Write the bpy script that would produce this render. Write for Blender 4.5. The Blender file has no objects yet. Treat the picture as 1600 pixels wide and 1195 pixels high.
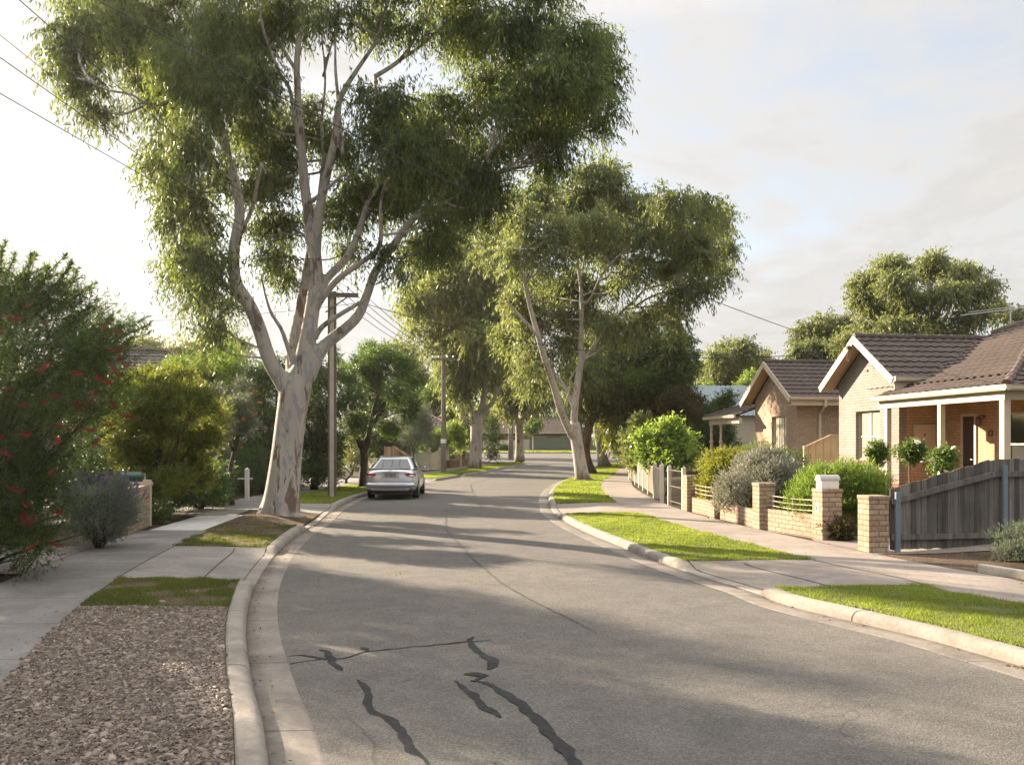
import bpy, bmesh, math, random
import numpy as np
from mathutils import Vector, Matrix

scene = bpy.context.scene
COL = scene.collection
F, HZ, CX, H = 1400.0, 695.0, 800.0, 1.85     # lens in photo pixels, horizon row, eye height
RAD = math.radians
SUN_EL, SUN_AZ = RAD(19), RAD(42)             # sun to the left of and beyond the street
SUN_DIR = Vector((-math.cos(SUN_AZ)*math.cos(SUN_EL), math.sin(SUN_AZ)*math.cos(SUN_EL), math.sin(SUN_EL)))

def gz(Y):
    t = min(1.0, max(0.0, (Y-40)/80.0)); return .9*t*t*(3-2*t)
def gza(Y):
    t = np.clip((np.asarray(Y, float)-40)/80.0, 0, 1); return .9*t*t*(3-2*t)
def G(px, py, h=0.0):
    """ground point (height h above the road) seen at a photo pixel"""
    lo, hi = 1.0, 400.0
    for _ in range(60):
        m = (lo+hi)/2
        y = HZ + F*(H-h-gz(m))/m
        if y > py: lo = m
        else: hi = m
    return Vector(((px-CX)*lo/F, lo, h+gz(lo)))
def V(px, py, Y):
    return Vector(((px-CX)*Y/F, Y, H+(HZ-py)*Y/F))

# ------------------------------------------------------------------ objects
def link(o, parent=None):
    COL.objects.link(o)
    if parent is not None: o.parent = parent
    return o
def tag(o, label=None, cat=None, group=None, kind=None):
    if label: o['label'] = label
    if cat: o['category'] = cat
    if group: o['group'] = group
    if kind: o['kind'] = kind
    return o
def thing(name, label, cat, loc=(0, 0, 0), rz=0.0, group=None):
    o = bpy.data.objects.new(name, None); o.empty_display_size = .2
    link(o); o.location = loc; o.rotation_euler = (0, 0, rz)
    return tag(o, label, cat, group)
def copy_tree(o, parent=None):
    c = o.copy(); COL.objects.link(c)
    if parent is not None: c.parent = parent
    for ch in list(o.children): copy_tree(ch, c)
    return c

def mesh_np(name, verts, faces, mat=None, parent=None, tint=None, smooth=False, uv=None):
    """verts (n,3), faces (m,k) -> object"""
    me = bpy.data.meshes.new(name)
    verts = np.asarray(verts, np.float32); faces = np.asarray(faces, np.int32)
    m, k = faces.shape
    me.vertices.add(len(verts)); me.vertices.foreach_set('co', verts.ravel())
    me.loops.add(m*k); me.loops.foreach_set('vertex_index', faces.ravel())
    me.polygons.add(m); me.polygons.foreach_set('loop_start', np.arange(0, m*k, k, dtype=np.int32))
    try: me.polygons.foreach_set('loop_total', np.full(m, k, np.int32))
    except Exception: pass
    if smooth: me.polygons.foreach_set('use_smooth', np.ones(m, bool))
    if tint is not None:
        a = me.attributes.new('tint', 'FLOAT', 'FACE'); a.data.foreach_set('value', np.asarray(tint, np.float32))
    me.update(calc_edges=True)
    if uv is not None:
        l = me.uv_layers.new(name='UVMap'); l.data.foreach_set('uv', np.asarray(uv, np.float32)[faces.ravel()].ravel())
    if mat is not None: me.materials.append(mat)
    o = bpy.data.objects.new(name, me)
    return link(o, parent)

class MB:
    """collects shapes and links them as ONE mesh object; UVs are laid in metres on every face"""
    def __init__(s): s.v = []; s.f = []
    def add(s, vs, fs):
        n = len(s.v); s.v += [Vector(v) for v in vs]; s.f += [tuple(i+n for i in f) for f in fs]; return s
    def box(s, a, b, rz=0.0, c=None):
        x0, y0, z0 = a; x1, y1, z1 = b
        vs = [Vector(p) for p in ((x0,y0,z0),(x1,y0,z0),(x1,y1,z0),(x0,y1,z0),(x0,y0,z1),(x1,y0,z1),(x1,y1,z1),(x0,y1,z1))]
        if rz:
            c = Vector(c) if c else Vector(((x0+x1)/2, (y0+y1)/2, 0)); R = Matrix.Rotation(rz, 3, 'Z')
            vs = [R @ (v-c) + c for v in vs]
        return s.add(vs, [(3,2,1,0),(4,5,6,7),(0,1,5,4),(1,2,6,5),(2,3,7,6),(3,0,4,7)])
    def beam(s, p, q, w, h, up=(0, 0, 1)):
        p, q = Vector(p), Vector(q); d = (q-p).normalized(); up = Vector(up)
        sx = d.cross(up).normalized()*w/2; sz = sx.cross(d).normalized()*h/2
        vs = [p-sx-sz, p+sx-sz, p+sx+sz, p-sx+sz, q-sx-sz, q+sx-sz, q+sx+sz, q-sx+sz]
        return s.add(vs, [(0,1,2,3),(7,6,5,4),(0,4,5,1),(1,5,6,2),(2,6,7,3),(3,7,4,0)])
    def prism(s, poly, d):
        d = Vector(d); n = len(poly); a = [Vector(p) for p in poly]; b = [p+d for p in a]
        return s.add(a+b, [tuple(range(n))[::-1], tuple(range(n, 2*n))] + [(i, (i+1) % n, (i+1) % n+n, i+n) for i in range(n)])
    def tube(s, pts, rad, seg=8, cap=True):
        pts = [Vector(p) for p in pts]; n = len(pts)
        if not hasattr(rad, '__len__'): rad = [rad]*n
        base = len(s.v); ref = None
        for i, p in enumerate(pts):
            d = (pts[min(i+1, n-1)]-pts[max(i-1, 0)])
            d = d.normalized() if d.length > 1e-9 else Vector((0, 0, 1))
            if ref is None: ref = d.orthogonal().normalized()
            ref = (ref - d*ref.dot(d)); ref = ref.normalized() if ref.length > 1e-6 else d.orthogonal().normalized()
            bi = d.cross(ref)
            for k in range(seg):
                a = 2*math.pi*k/seg; s.v.append(p+(ref*math.cos(a)+bi*math.sin(a))*rad[i])
        for i in range(n-1):
            for k in range(seg):
                a = base+i*seg+k; b = base+i*seg+(k+1) % seg
                s.f.append((a, b, b+seg, a+seg))
        if cap:
            s.f.append(tuple(base+k for k in range(seg))[::-1]); s.f.append(tuple(base+(n-1)*seg+k for k in range(seg)))
        return s
    def lathe(s, prof, seg=16, c=(0, 0, 0), axis='Z'):
        c = Vector(c); base = len(s.v)
        for r, z in prof:
            for k in range(seg):
                a = 2*math.pi*k/seg; p = (r*math.cos(a), r*math.sin(a), z)
                if axis == 'X': p = (p[2], p[0], p[1])
                elif axis == 'Y': p = (p[0], p[2], p[1])
                s.v.append(c+Vector(p))
        for i in range(len(prof)-1):
            for k in range(seg):
                a = base+i*seg+k; b = base+i*seg+(k+1) % seg; s.f.append((a, b, b+seg, a+seg))
        s.f.append(tuple(base+k for k in range(seg))[::-1]); s.f.append(tuple(base+(len(prof)-1)*seg+k for k in range(seg)))
        return s
    def mesh(s, name):
        me = bpy.data.meshes.new(name); me.from_pydata([tuple(v) for v in s.v], [], s.f)
        bm = bmesh.new(); bm.from_mesh(me); bmesh.ops.recalc_face_normals(bm, faces=bm.faces); bm.to_mesh(me); bm.free()
        l = me.uv_layers.new(name='UVMap').data
        for p in me.polygons:
            n = p.normal
            for li in p.loop_indices:
                co = me.vertices[me.loops[li].vertex_index].co
                if abs(n.z) > .75: l[li].uv = (co.x, co.y)
                else:
                    t = Vector((-n.y, n.x, 0)).normalized(); l[li].uv = (co.dot(t), co.z)
        return me
    def build(s, name, mat, parent=None, smooth=False, bevel=0.0, loc=None):
        me = s.mesh(name)
        if mat: me.materials.append(mat)
        if smooth:
            for p in me.polygons: p.use_smooth = True
        o = link(bpy.data.objects.new(name, me), parent)
        if loc is not None: o.location = loc
        if bevel:
            m = o.modifiers.new('Bevel', 'BEVEL'); m.width = bevel; m.segments = 2; m.limit_method = 'ANGLE'; m.angle_limit = RAD(35)
        return o

# ------------------------------------------------------------------ materials
def new_mat(name):
    m = bpy.data.materials.new(name); m.use_nodes = True; nt = m.node_tree; nt.nodes.clear()
    out = nt.nodes.new('ShaderNodeOutputMaterial'); return m, nt, out
class NT:
    def __init__(s, nt): s.nt = nt
    def n(s, t, **kw):
        nd = s.nt.nodes.new('ShaderNode'+t)
        for k, v in kw.items():
            if k in nd.inputs: nd.inputs[k].default_value = v
            else: setattr(nd, k, v)
        return nd
    def l(s, a, b): s.nt.links.new(a, b)
    def coord(s, which='Object', scale=(1, 1, 1)):
        tc = s.n('TexCoord'); mp = s.n('Mapping'); mp.inputs['Scale'].default_value = scale
        s.l(tc.outputs[which], mp.inputs['Vector']); return mp.outputs['Vector']
    def noise(s, vec, scale, detail=4, rough=.55, dist=0.0):
        nd = s.n('TexNoise'); nd.inputs['Scale'].default_value = scale; nd.inputs['Detail'].default_value = detail
        nd.inputs['Roughness'].default_value = rough; nd.inputs['Distortion'].default_value = dist
        s.l(vec, nd.inputs['Vector']); return nd.outputs['Fac']
    def ramp(s, fac, stops, interp='LINEAR'):
        r = s.n('ValToRGB'); r.color_ramp.interpolation = interp; e = r.color_ramp.elements
        while len(e) < len(stops): e.new(.5)
        for el, (p, c) in zip(e, stops):
            el.position = p; el.color = (c[0], c[1], c[2], 1) if hasattr(c, '__len__') else (c, c, c, 1)
        s.l(fac, r.inputs['Fac']); return r.outputs['Color']
    def mix(s, fac, a, b, mode='MIX'):
        m = s.n('Mix', data_type='RGBA', blend_type=mode)
        for sock, v in ((m.inputs[0], fac), (m.inputs[6], a), (m.inputs[7], b)):
            if isinstance(v, bpy.types.NodeSocket): s.l(v, sock)
            else: sock.default_value = v if not hasattr(v, '__len__') or len(v) == 4 else (*v, 1)
        return m.outputs[2]
    def math(s, op, a, b=0.0, c=0.0):
        m = s.n('Math', operation=op)
        for i, v in enumerate((a, b, c)):
            if isinstance(v, bpy.types.NodeSocket): s.l(v, m.inputs[i])
            else: m.inputs[i].default_value = v
        return m.outputs[0]
    def bump(s, h, strength=.3, dist=.01, normal=None):
        b = s.n('Bump'); b.inputs['Strength'].default_value = strength; b.inputs['Distance'].default_value = dist
        s.l(h, b.inputs['Height'])
        if normal is not None: s.l(normal, b.inputs['Normal'])
        return b.outputs['Normal']
    def pbsdf(s, color, rough=.8, spec=.3, metal=0.0, normal=None, **kw):
        p = s.n('BsdfPrincipled')
        for k, v in (('Base Color', color), ('Roughness', rough), ('Specular IOR Level', spec), ('Metallic', metal), *kw.items()):
            if isinstance(v, bpy.types.NodeSocket): s.l(v, p.inputs[k])
            else: p.inputs[k].default_value = v if not hasattr(v, '__len__') or len(v) == 4 else (*v, 1)
        if normal is not None: s.l(normal, p.inputs['Normal'])
        return p.outputs[0]

def plain(name, col, rough=.7, var=.25, scale=6.0, bump=.15, spec=.3, metal=0.0, stretch=(1, 1, 1), bscale=None, coat=0.0):
    m, nt, out = new_mat(name); N = NT(nt); v = N.coord('Object', stretch)
    a = N.noise(v, scale, 5); b = N.noise(v, scale*.17, 3)
    f = N.math('ADD', N.math('MULTIPLY', a, .6), N.math('MULTIPLY', b, .4))
    lo = [c*(1-var) for c in col]; hi = [min(.95, c*(1+var)) for c in col]
    c = N.ramp(f, [(.3, lo), (.7, hi)])
    h = N.noise(v, bscale or scale*4, 4)
    N.l(N.pbsdf(c, rough, spec, metal, N.bump(h, bump, .01), **({'Coat Weight': coat} if coat else {})), out.inputs[0]); return m

LIFT = ('gum_leaf', 'far_gum_leaf', 'olive_leaf', 'dark_leaf', 'mid_leaf', 'bright_leaf', 'wattle_leaf', 'lavender_leaf', 'greygreen_leaf')
def leaf_mat(name, c_dark, c_light, trans=.42, gloss=.35, tcol=None):
    if name in LIFT: c_dark = [k*1.3+.003 for k in c_dark]; c_light = [k*1.28+.006 for k in c_light]
    m, nt, out = new_mat(name); N = NT(nt)
    at = N.n('Attribute', attribute_name='tint')
    c = N.ramp(at.outputs['Fac'], [(0, c_dark), (1, c_light)])
    p = N.pbsdf(c, .48, gloss)
    tr = N.n('BsdfTranslucent')
    tc = N.mix(1.0, c, tcol or (2.1, 2.05, .95), 'MULTIPLY'); N.l(tc, tr.inputs['Color'])
    mx = N.n('MixShader'); mx.inputs[0].default_value = trans
    N.l(p, mx.inputs[1]); N.l(tr.outputs[0], mx.inputs[2]); N.l(mx.outputs[0], out.inputs[0]); return m

M = {}
def build_materials():
    # ---- asphalt: aggregate, worn paler wheel tracks, old stains
    m, nt, out = new_mat('asphalt'); N = NT(nt); v = N.coord('Object')
    ag = N.n('TexVoronoi'); ag.inputs['Scale'].default_value = 85; N.l(v, ag.inputs['Vector'])
    stones = N.ramp(ag.outputs['Color'], [(0, .062), (.55, .096), (1, .15)])
    big = N.noise(v, .35, 5, .6, .6); mid = N.noise(v, 2.6, 6, .65)
    tone = N.ramp(big, [(.3, (.86, .86, .86)), (.7, (1.16, 1.13, 1.08))])
    tone2 = N.ramp(mid, [(.3, .84), (.7, 1.16)])
    c = N.mix(1, N.mix(1, stones, tone, 'MULTIPLY'), tone2, 'MULTIPLY')
    c = N.mix(1, c, (1.06, 1.0, .935, 1), 'MULTIPLY')
    spot = N.ramp(N.noise(v, 9, 3, .5), [(.66, 0.0), (.72, 1.0)])
    c = N.mix(N.math('MULTIPLY', spot, .35), c, (.05, .048, .046, 1))
    ck = N.n('TexVoronoi', feature='DISTANCE_TO_EDGE'); ck.inputs['Scale'].default_value = .8
    wp = N.n('TexNoise'); wp.inputs['Scale'].default_value = 2.2; wp.inputs['Detail'].default_value = 5; N.l(v, wp.inputs['Vector'])
    av = N.n('VectorMath', operation='MULTIPLY_ADD'); N.l(wp.outputs['Color'], av.inputs[0]); av.inputs[1].default_value = (.7, .7, 0); N.l(v, av.inputs[2]); N.l(av.outputs[0], ck.inputs['Vector'])
    ln = N.math('MULTIPLY', N.math('LESS_THAN', ck.outputs['Distance'], .0055), N.ramp(N.noise(v, .55, 3), [(.50, 0.0), (.60, .4)]))
    c = N.mix(ln, c, (.03, .029, .028, 1))
    h = N.math('ADD', N.math('MULTIPLY', ag.outputs['Distance'], 1.0), N.math('MULTIPLY', N.noise(v, 240, 3), .6))
    N.l(N.pbsdf(c, .86, .25, 0, N.bump(h, .35, .010)), out.inputs[0]); M['asphalt'] = m
    M['tar'] = plain('tar_seal', (.03, .03, .031), .8, .5, 24, .5, .15, bscale=120)
    M['tar_old'] = plain('tar_seal_worn', (.068, .064, .06), .7, .35, 30, .25, .3)
    M['patch'] = plain('asphalt_patch', (.085, .08, .074), .9, .3, 60, .5, .2, bscale=180)
    # ---- concrete for kerb and gutter (uv.x runs along the kerb, uv.y across)
    def concrete(name, col, joint, jw, stain=.35, cross=None, grime=None):
        m, nt, out = new_mat(name); N = NT(nt); v = N.coord('Object'); uv = N.n('TexCoord').outputs['UV']
        a = N.noise(v, 1.1, 6, .65, .4); b = N.noise(v, 26, 5, .7); d = N.noise(v, 5, 6, .7, 1.0)
        c = N.ramp(a, [(.25, [k*(1-stain) for k in col]), (.72, [k*1.18 for k in col])])
        c = N.mix(1, c, N.ramp(b, [(.3, .82), (.7, 1.15)]), 'MULTIPLY')
        c = N.mix(N.math('MULTIPLY', N.ramp(d, [(.55, 0.0), (.72, 1.0)]), .4), c, [k*.45 for k in col]+[1])
        sx = N.n('SeparateXYZ'); N.l(uv, sx.inputs[0])
        def line(sock, period, w):
            f = N.math('FRACT', N.math('DIVIDE', sock, period)); g = N.math('MULTIPLY', N.math('ABSOLUTE', N.math('SUBTRACT', f, .5)), period)
            return N.math('LESS_THAN', g, w)
        j = line(sx.outputs[0], joint, jw)
        if cross: j = N.math('MAXIMUM', j, line(sx.outputs[1], cross, jw))
        if grime:
            mr = N.n('MapRange'); mr.inputs['From Min'].default_value = grime[0]; mr.inputs['From Max'].default_value = grime[1]; N.l(sx.outputs[1], mr.inputs['Value'])
            c = N.mix(N.math('MULTIPLY', mr.outputs[0], N.ramp(N.noise(v, 3.5, 5, .7), [(.3, .35), (.65, .85)])), c, (.07, .058, .046, 1))
        c = N.mix(N.math('MULTIPLY', j, .8), c, (.03, .027, .024, 1))
        h = N.math('SUBTRACT', N.noise(v, 140, 4, .7), N.math('MULTIPLY', j, 2.0))
        N.l(N.pbsdf(c, .88, .2, 0, N.bump(h, .25, .01)), out.inputs[0]); return m
    M['kerb'] = concrete('kerb_concrete', (.27, .24, .21), 2.4, .011, .48)
    M['gutter'] = concrete('gutter_concrete', (.215, .19, .168), 1.9, .009, .5, None, (.13, .28))
    M['path'] = concrete('path_concrete', (.185, .175, .165), 1.5, .009, .4)
    M['path_right'] = concrete('path_right_concrete', (.25, .215, .187), 30, .005, .35)
    M['drive'] = concrete('drive_concrete', (.235, .22, .20), 50, .006, .38)
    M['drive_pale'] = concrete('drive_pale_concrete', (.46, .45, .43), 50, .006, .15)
    M['edging'] = plain('edging_concrete', (.42, .37, .31), .85, .25, 9, .3)
    M['soil'] = plain('soil', (.085, .062, .045), .95, .5, 7, .8, .1, bscale=40)
    M['mulch'] = plain('mulch_soil', (.15, .115, .088), .95, .45, 12, .9, .1, bscale=60)
    M['garden'] = plain('garden_soil', (.05, .042, .028), .95, .55, 3, .8, .1, bscale=25)
    M['turf'] = plain('turf_soil', (.10, .105, .045), .95, .4, 5, .9, .1, bscale=70)
    M['dryturf'] = plain('dry_turf', (.085, .064, .042), .95, .5, 4, .9, .1, bscale=60)
    M['land'] = plain('land_grass', (.06, .075, .03), .95, .4, .8, .5, .1)
    # ---- bark of smooth gums
    def bark(name, pale, grey, brown, brown_amt=.5, base_h=1.0, scl=1.0):
        m, nt, out = new_mat(name); N = NT(nt); v = N.coord('Object', (scl, scl, scl*.22))
        vf = N.coord('Object', (scl*1.6, scl*1.6, scl*.5))
        a = N.noise(v, 3.2, 5, .6, .5); b = N.noise(vf, 4.2, 3, .5, .9); d = N.noise(vf, 2.4, 4, .6, .4)
        c = N.ramp(a, [(.3, [k*.78 for k in pale]), (.62, pale)])
        c = N.mix(N.ramp(b, [(.54, 0.0), (.57, .85)]), c, (*grey, 1))
        c = N.mix(N.ramp(d, [(1-.62*brown_amt-.13, 0.0), (1-.62*brown_amt-.10, .9)]), c, (*brown, 1))
        sx = N.n('SeparateXYZ'); N.l(N.n('TexCoord').outputs['Object'], sx.inputs[0])
        low = N.math('SUBTRACT', N.math('ADD', sx.outputs[2], N.math('MULTIPLY', N.noise(v, 5, 4), .9)), base_h+.3)
        mr = N.n('MapRange'); mr.inputs['From Min'].default_value = -.25; mr.inputs['From Max'].default_value = .2
        mr.inputs['To Min'].default_value = .85; mr.inputs['To Max'].default_value = 0.0; N.l(low, mr.inputs['Value'])
        c = N.mix(mr.outputs[0], c, [k*.62 for k in brown]+[1])
        h = N.math('ADD', N.noise(N.coord('Object', (scl*4, scl*4, scl*.5)), 6, 5, .65), N.math('MULTIPLY', b, .8))
        N.l(N.pbsdf(c, .82, .22, 0, N.bump(h, .55, .035)), out.inputs[0]); return m
    M['bark_gum'] = bark('gum_bark', (.40, .36, .315), (.235, .235, .235), (.13, .092, .068), .48, .12)
    M['bark_pale'] = bark('pale_gum_bark', (.42, .375, .32), (.27, .255, .24), (.17, .11, .075), .42, .5)
    M['bark_brown'] = bark('brown_bark', (.17, .115, .08), (.12, .085, .065), (.085, .05, .035), .5, .5)
    M['bark_dark'] = bark('dark_bark', (.075, .06, .047), (.06, .05, .042), (.045, .033, .026), .5, .3)
    # ---- leaves
    M['lf_gum'] = leaf_mat('gum_leaf', (.026, .039, .02), (.107, .137, .05), .47, .2, (2.0, 1.98, .95))
    M['lf_gum_far'] = leaf_mat('far_gum_leaf', (.05, .068, .035), (.15, .165, .072), .38, .25)
    M['lf_olive'] = leaf_mat('olive_leaf', (.045, .06, .032), (.148, .165, .07), .45, .22, (1.92, 1.95, .92))
    M['lf_dark'] = leaf_mat('dark_leaf', (.018, .036, .016), (.055, .09, .034), .34, .25)
    M['lf_brush'] = leaf_mat('bottlebrush_leaf', (.022, .042, .017), (.085, .125, .04), .4, .25)
    M['lf_mid'] = leaf_mat('mid_leaf', (.03, .058, .017), (.10, .145, .04), .4, .25)
    M['lf_bright'] = leaf_mat('bright_leaf', (.055, .095, .02), (.16, .215, .055), .42, .3)
    M['lf_wattle'] = leaf_mat('wattle_leaf', (.035, .055, .015), (.15, .165, .04), .42, .2, (2.0, 1.9, .7))
    M['lf_lime'] = leaf_mat('lime_leaf', (.08, .10, .018), (.23, .235, .045), .42, .25)
    M['lf_silver'] = leaf_mat('silver_leaf', (.15, .155, .125), (.40, .39, .33), .25, .25, (1.2, 1.2, .9))
    M['lf_grey'] = leaf_mat('greygreen_leaf', (.055, .075, .058), (.15, .175, .13), .3, .3, (1.4, 1.4, .9))
    M['lf_rust'] = leaf_mat('rust_leaf', (.036, .046, .018), (.125, .095, .035), .4, .3, (2.0, 1.3, .7))
    M['grass'] = leaf_mat('grass_blade', (.10, .135, .024), (.30, .335, .085), .42, .12, (1.7, 1.8, .9))
    M['grass_dry'] = leaf_mat('dry_grass_blade', (.055, .085, .018), (.19, .21, .06), .35, .15, (1.5, 1.4, .8))
    M['chips'] = leaf_mat('bark_chip', (.06, .047, .038), (.35, .285, .24), .0, .1)
    M['lf_lav'] = leaf_mat('lavender_leaf', (.09, .11, .09), (.24, .265, .215), .3, .2, (1.3, 1.3, 1.0))
    M['litter'] = leaf_mat('dead_leaf', (.09, .04, .018), (.34, .19, .09), .2, .2, (1.2, 1, .7))
    M['red_flower'] = plain('red_flower', (.27, .03, .02), .6, .45, 14, .1)
    M['white_flower'] = plain('white_flower', (.75, .70, .62), .6, .1, 14, .1)
    M['purple_flower'] = plain('purple_flower', (.17, .12, .24), .7, .35, 14, .1)
    M['orange_flower'] = plain('orange_flower', (.55, .16, .03), .7, .3, 14, .1)
    # ---- brick
    def brick(name, c1, c2, mortar, bw=.24, rh=.086, ms=.010, spots=.35):
        m, nt, out = new_mat(name); N = NT(nt); uv = N.n('TexCoord').outputs['UV']; v = N.coord('Object')
        b = N.n('TexBrick'); N.l(uv, b.inputs['Vector'])
        for k, val in (('Scale', 1.0), ('Brick Width', bw), ('Row Height', rh), ('Mortar Size', ms), ('Mortar Smooth', .15), ('Bias', 0.0)): b.inputs[k].default_value = val
        b.inputs['Color1'].default_value = (*c1, 1); b.inputs['Color2'].default_value = (*c2, 1); b.inputs['Mortar'].default_value = (*mortar, 1)
        c = N.mix(1, b.outputs['Color'], N.ramp(N.noise(v, 13, 5, .7), [(.3, 1-spots), (.7, 1+spots*.6)]), 'MULTIPLY')
        c = N.mix(1, c, N.ramp(N.noise(v, .8, 5, .6), [(.3, .86), (.7, 1.1)]), 'MULTIPLY')
        h = N.math('ADD', N.math('MULTIPLY', b.outputs['Fac'], -1.0), N.math('MULTIPLY', N.noise(v, 60, 4, .7), .5))
        N.l(N.pbsdf(c, .86, .2, 0, N.bump(h, .6, .012)), out.inputs[0]); return m
    M['brick_cream'] = brick('cream_brick', (.32, .28, .255), (.265, .23, .205), (.20, .17, .145), spots=.2)
    M['brick_tan'] = brick('tan_brick', (.52, .37, .225), (.44, .30, .175), (.33, .24, .16), spots=.22)
    M['brick_front'] = brick('front_wall_brick', (.40, .30, .215), (.31, .22, .15), (.19, .14, .105), spots=.3)
    M['brick_pink'] = brick('pink_brick', (.44, .33, .24), (.36, .26, .18), (.25, .195, .15), spots=.25)
    M['brick_red'] = brick('red_brick', (.27, .075, .045), (.20, .055, .035), (.24, .17, .13))
    M['brick_far'] = brick('brown_brick', (.24, .13, .075), (.18, .095, .06), (.22, .17, .13))
    M['rooftile'] = plain('roof_tile', (.072, .052, .043), .72, .35, 5, .25, .3)
    M['rooftile_grey'] = plain('grey_roof_tile', (.10, .088, .082), .75, .3, 5, .25, .3)
    M['rooftile_brown'] = plain('brown_roof_tile', (.12, .085, .068), .75, .3, 5, .25, .3)
    M['ridgetile'] = plain('ridge_tile', (.11, .078, .062), .75, .35, 6, .25, .3)
    M['blue_iron'] = plain('blue_roof_iron', (.20, .245, .27), .55, .12, 4, .1, .4)
    M['cream_paint'] = plain('cream_paint', (.50, .42, .31), .55, .08, 4, .08, .35)
    M['cream_trim'] = plain('cream_trim_paint', (.50, .43, .325), .5, .08, 4, .06, .35)
    M['soffit'] = plain('soffit_paint', (.45, .34, .2), .6, .1, 4, .08)
    M['white_paint'] = plain('white_paint', (.54, .49, .41), .55, .1, 6, .1, .35)
    M['white_post'] = plain('white_post_paint', (.70, .68, .64), .6, .12, 8, .15)
    M['door'] = plain('door_paint', (.035, .022, .014), .5, .2, 6, .1, .4)
    M['terracotta'] = plain('sill_tile', (.30, .12, .07), .7, .25, 12, .2)
    M['colorbond'] = plain('cream_steel', (.52, .41, .25), .5, .08, 3, .05, .4)
    M['green_fence'] = plain('green_fence_steel', (.105, .125, .095), .6, .1, 3, .05, .3)
    M['cream_fence'] = plain('cream_fence_paint', (.55, .51, .40), .6, .12, 6, .15)
    def timber(name, col, var=.5):
        m, nt, out = new_mat(name); N = NT(nt); v = N.coord('Object', (9, 9, .35)); o = N.coord('Object')
        a = N.noise(v, 5, 6, .65, .3); b = N.noise(v, 1.2, 3, .5); d = N.noise(o, 2.0, 4, .6)
        c = N.ramp(a, [(.25, [k*(1-var) for k in col]), (.75, [k*(1+var*.7) for k in col])])
        ri = N.n('NewGeometry').outputs['Random Per Island']; c = N.mix(1, c, N.ramp(ri, [(0, .6), (.5, 1.0), (1, 1.45)]), 'MULTIPLY')
        c = N.mix(1, c, N.ramp(b, [(.3, .7), (.7, 1.25)]), 'MULTIPLY'); c = N.mix(1, c, N.ramp(d, [(.3, .8), (.7, 1.15)]), 'MULTIPLY')
        N.l(N.pbsdf(c, .88, .15, 0, N.bump(a, .6, .01)), out.inputs[0]); return m
    M['paling'] = timber('grey_paling', (.135, .125, .11))
    M['paling_warm'] = timber('warm_paling', (.27, .19, .115))
    M['post_timber'] = timber('post_timber', (.40, .29, .17), .35)
    M['pole_timber'] = timber('pole_timber', (.17, .15, .125), .4)
    M['blue_steel'] = plain('blue_grey_steel', (.13, .175, .20), .45, .15, 9, .1, .5)
    M['rust_steel'] = plain('rust_steel', (.115, .088, .07), .7, .4, 9, .25, .4)
    M['pole_concrete'] = plain('pole_concrete', (.50, .46, .40), .85, .22, 5, .3)
    M['rail_steel'] = plain('rail_steel', (.46, .36, .27), .5, .15, 9, .08, .5)
    M['galv'] = plain('galvanised_steel', (.42, .42, .42), .4, .12, 9, .06, .5, .6)
    M['wire'] = plain('wire_black', (.03, .03, .03), .6, .1, 9, 0, .3)
    M['porcelain'] = plain('porcelain', (.30, .24, .2), .25, .2, 9, 0, .5)
    M['mailbox_white'] = plain('mailbox_white', (.70, .67, .60), .45, .1, 9, .08, .4)
    M['mailbox_top'] = plain('mailbox_top', (.40, .38, .36), .4, .1, 9, .08, .4)
    M['mailbox_green'] = plain('mailbox_green', (.025, .065, .045), .35, .2, 9, .05, .5)
    M['stone'] = plain('pale_stone', (.42, .38, .32), .85, .25, 12, .4)
    M['render'] = plain('cement_render', (.50, .45, .38), .85, .15, 6, .3)
    M['car'] = plain('silver_car_paint', (.53, .55, .60), .28, .05, 3, 0.0, .5, .75, coat=.7)
    M['car_dark'] = plain('black_plastic', (.018, .018, .02), .5, .1, 9, .05, .4)
    M['tyre'] = plain('tyre_rubber', (.018, .018, .018), .85, .2, 20, .3, .2)
    M['rim'] = plain('alloy_rim', (.42, .42, .43), .3, .1, 9, 0, .5, .9)
    M['chrome'] = plain('chrome', (.6, .6, .62), .15, .05, 9, 0, .5, 1.0)
    M['plate'] = plain('plate_black', (.035, .04, .04), .5, .1, 9, 0, .4)
    M['plate_text'] = plain('plate_lettering', (.62, .64, .6), .5, .05, 9, 0, .4)
    m, nt, out = new_mat('tail_lamp'); N = NT(nt)
    v = N.coord('Object'); N.l(N.pbsdf(N.ramp(N.noise(v, 30, 2), [(.3, (.35, .012, .01)), (.7, (.55, .03, .02))]), .12, .6), out.inputs[0]); M['tail'] = m
    m, nt, out = new_mat('lamp_clear'); N = NT(nt)
    v = N.coord('Object'); N.l(N.pbsdf(N.ramp(N.noise(v, 30, 2), [(.3, (.6, .5, .45)), (.7, (.75, .66, .6))]), .12, .6), out.inputs[0]); M['lampclear'] = m
    def glass(name, col, rough=.04, spec=.55):
        m, nt, out = new_mat(name); N = NT(nt); v = N.coord('Object')
        N.l(N.pbsdf(N.ramp(N.noise(v, 1.5, 3), [(.3, col), (.7, [k*1.5 for k in col])]), rough, spec, 0, None, IOR=1.45), out.inputs[0]); return m
    M['car_glass'] = glass('car_window_glass', (.02, .027, .03))
    M['win_glass'] = glass('window_glass', (.035, .036, .034), .06)
    m, nt, out = new_mat('blind_glass'); N = NT(nt); v = N.coord('Object')
    sx = N.n('SeparateXYZ'); N.l(v, sx.inputs[0])
    st = N.math('FRACT', N.math('MULTIPLY', sx.outputs[2], 20.0))
    N.l(N.pbsdf(N.ramp(st, [(.0, (.16, .145, .12)), (.35, (.36, .33, .28)), (.9, (.28, .255, .21))]), .1, .7), out.inputs[0]); M['blind_glass'] = m
build_materials()
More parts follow.
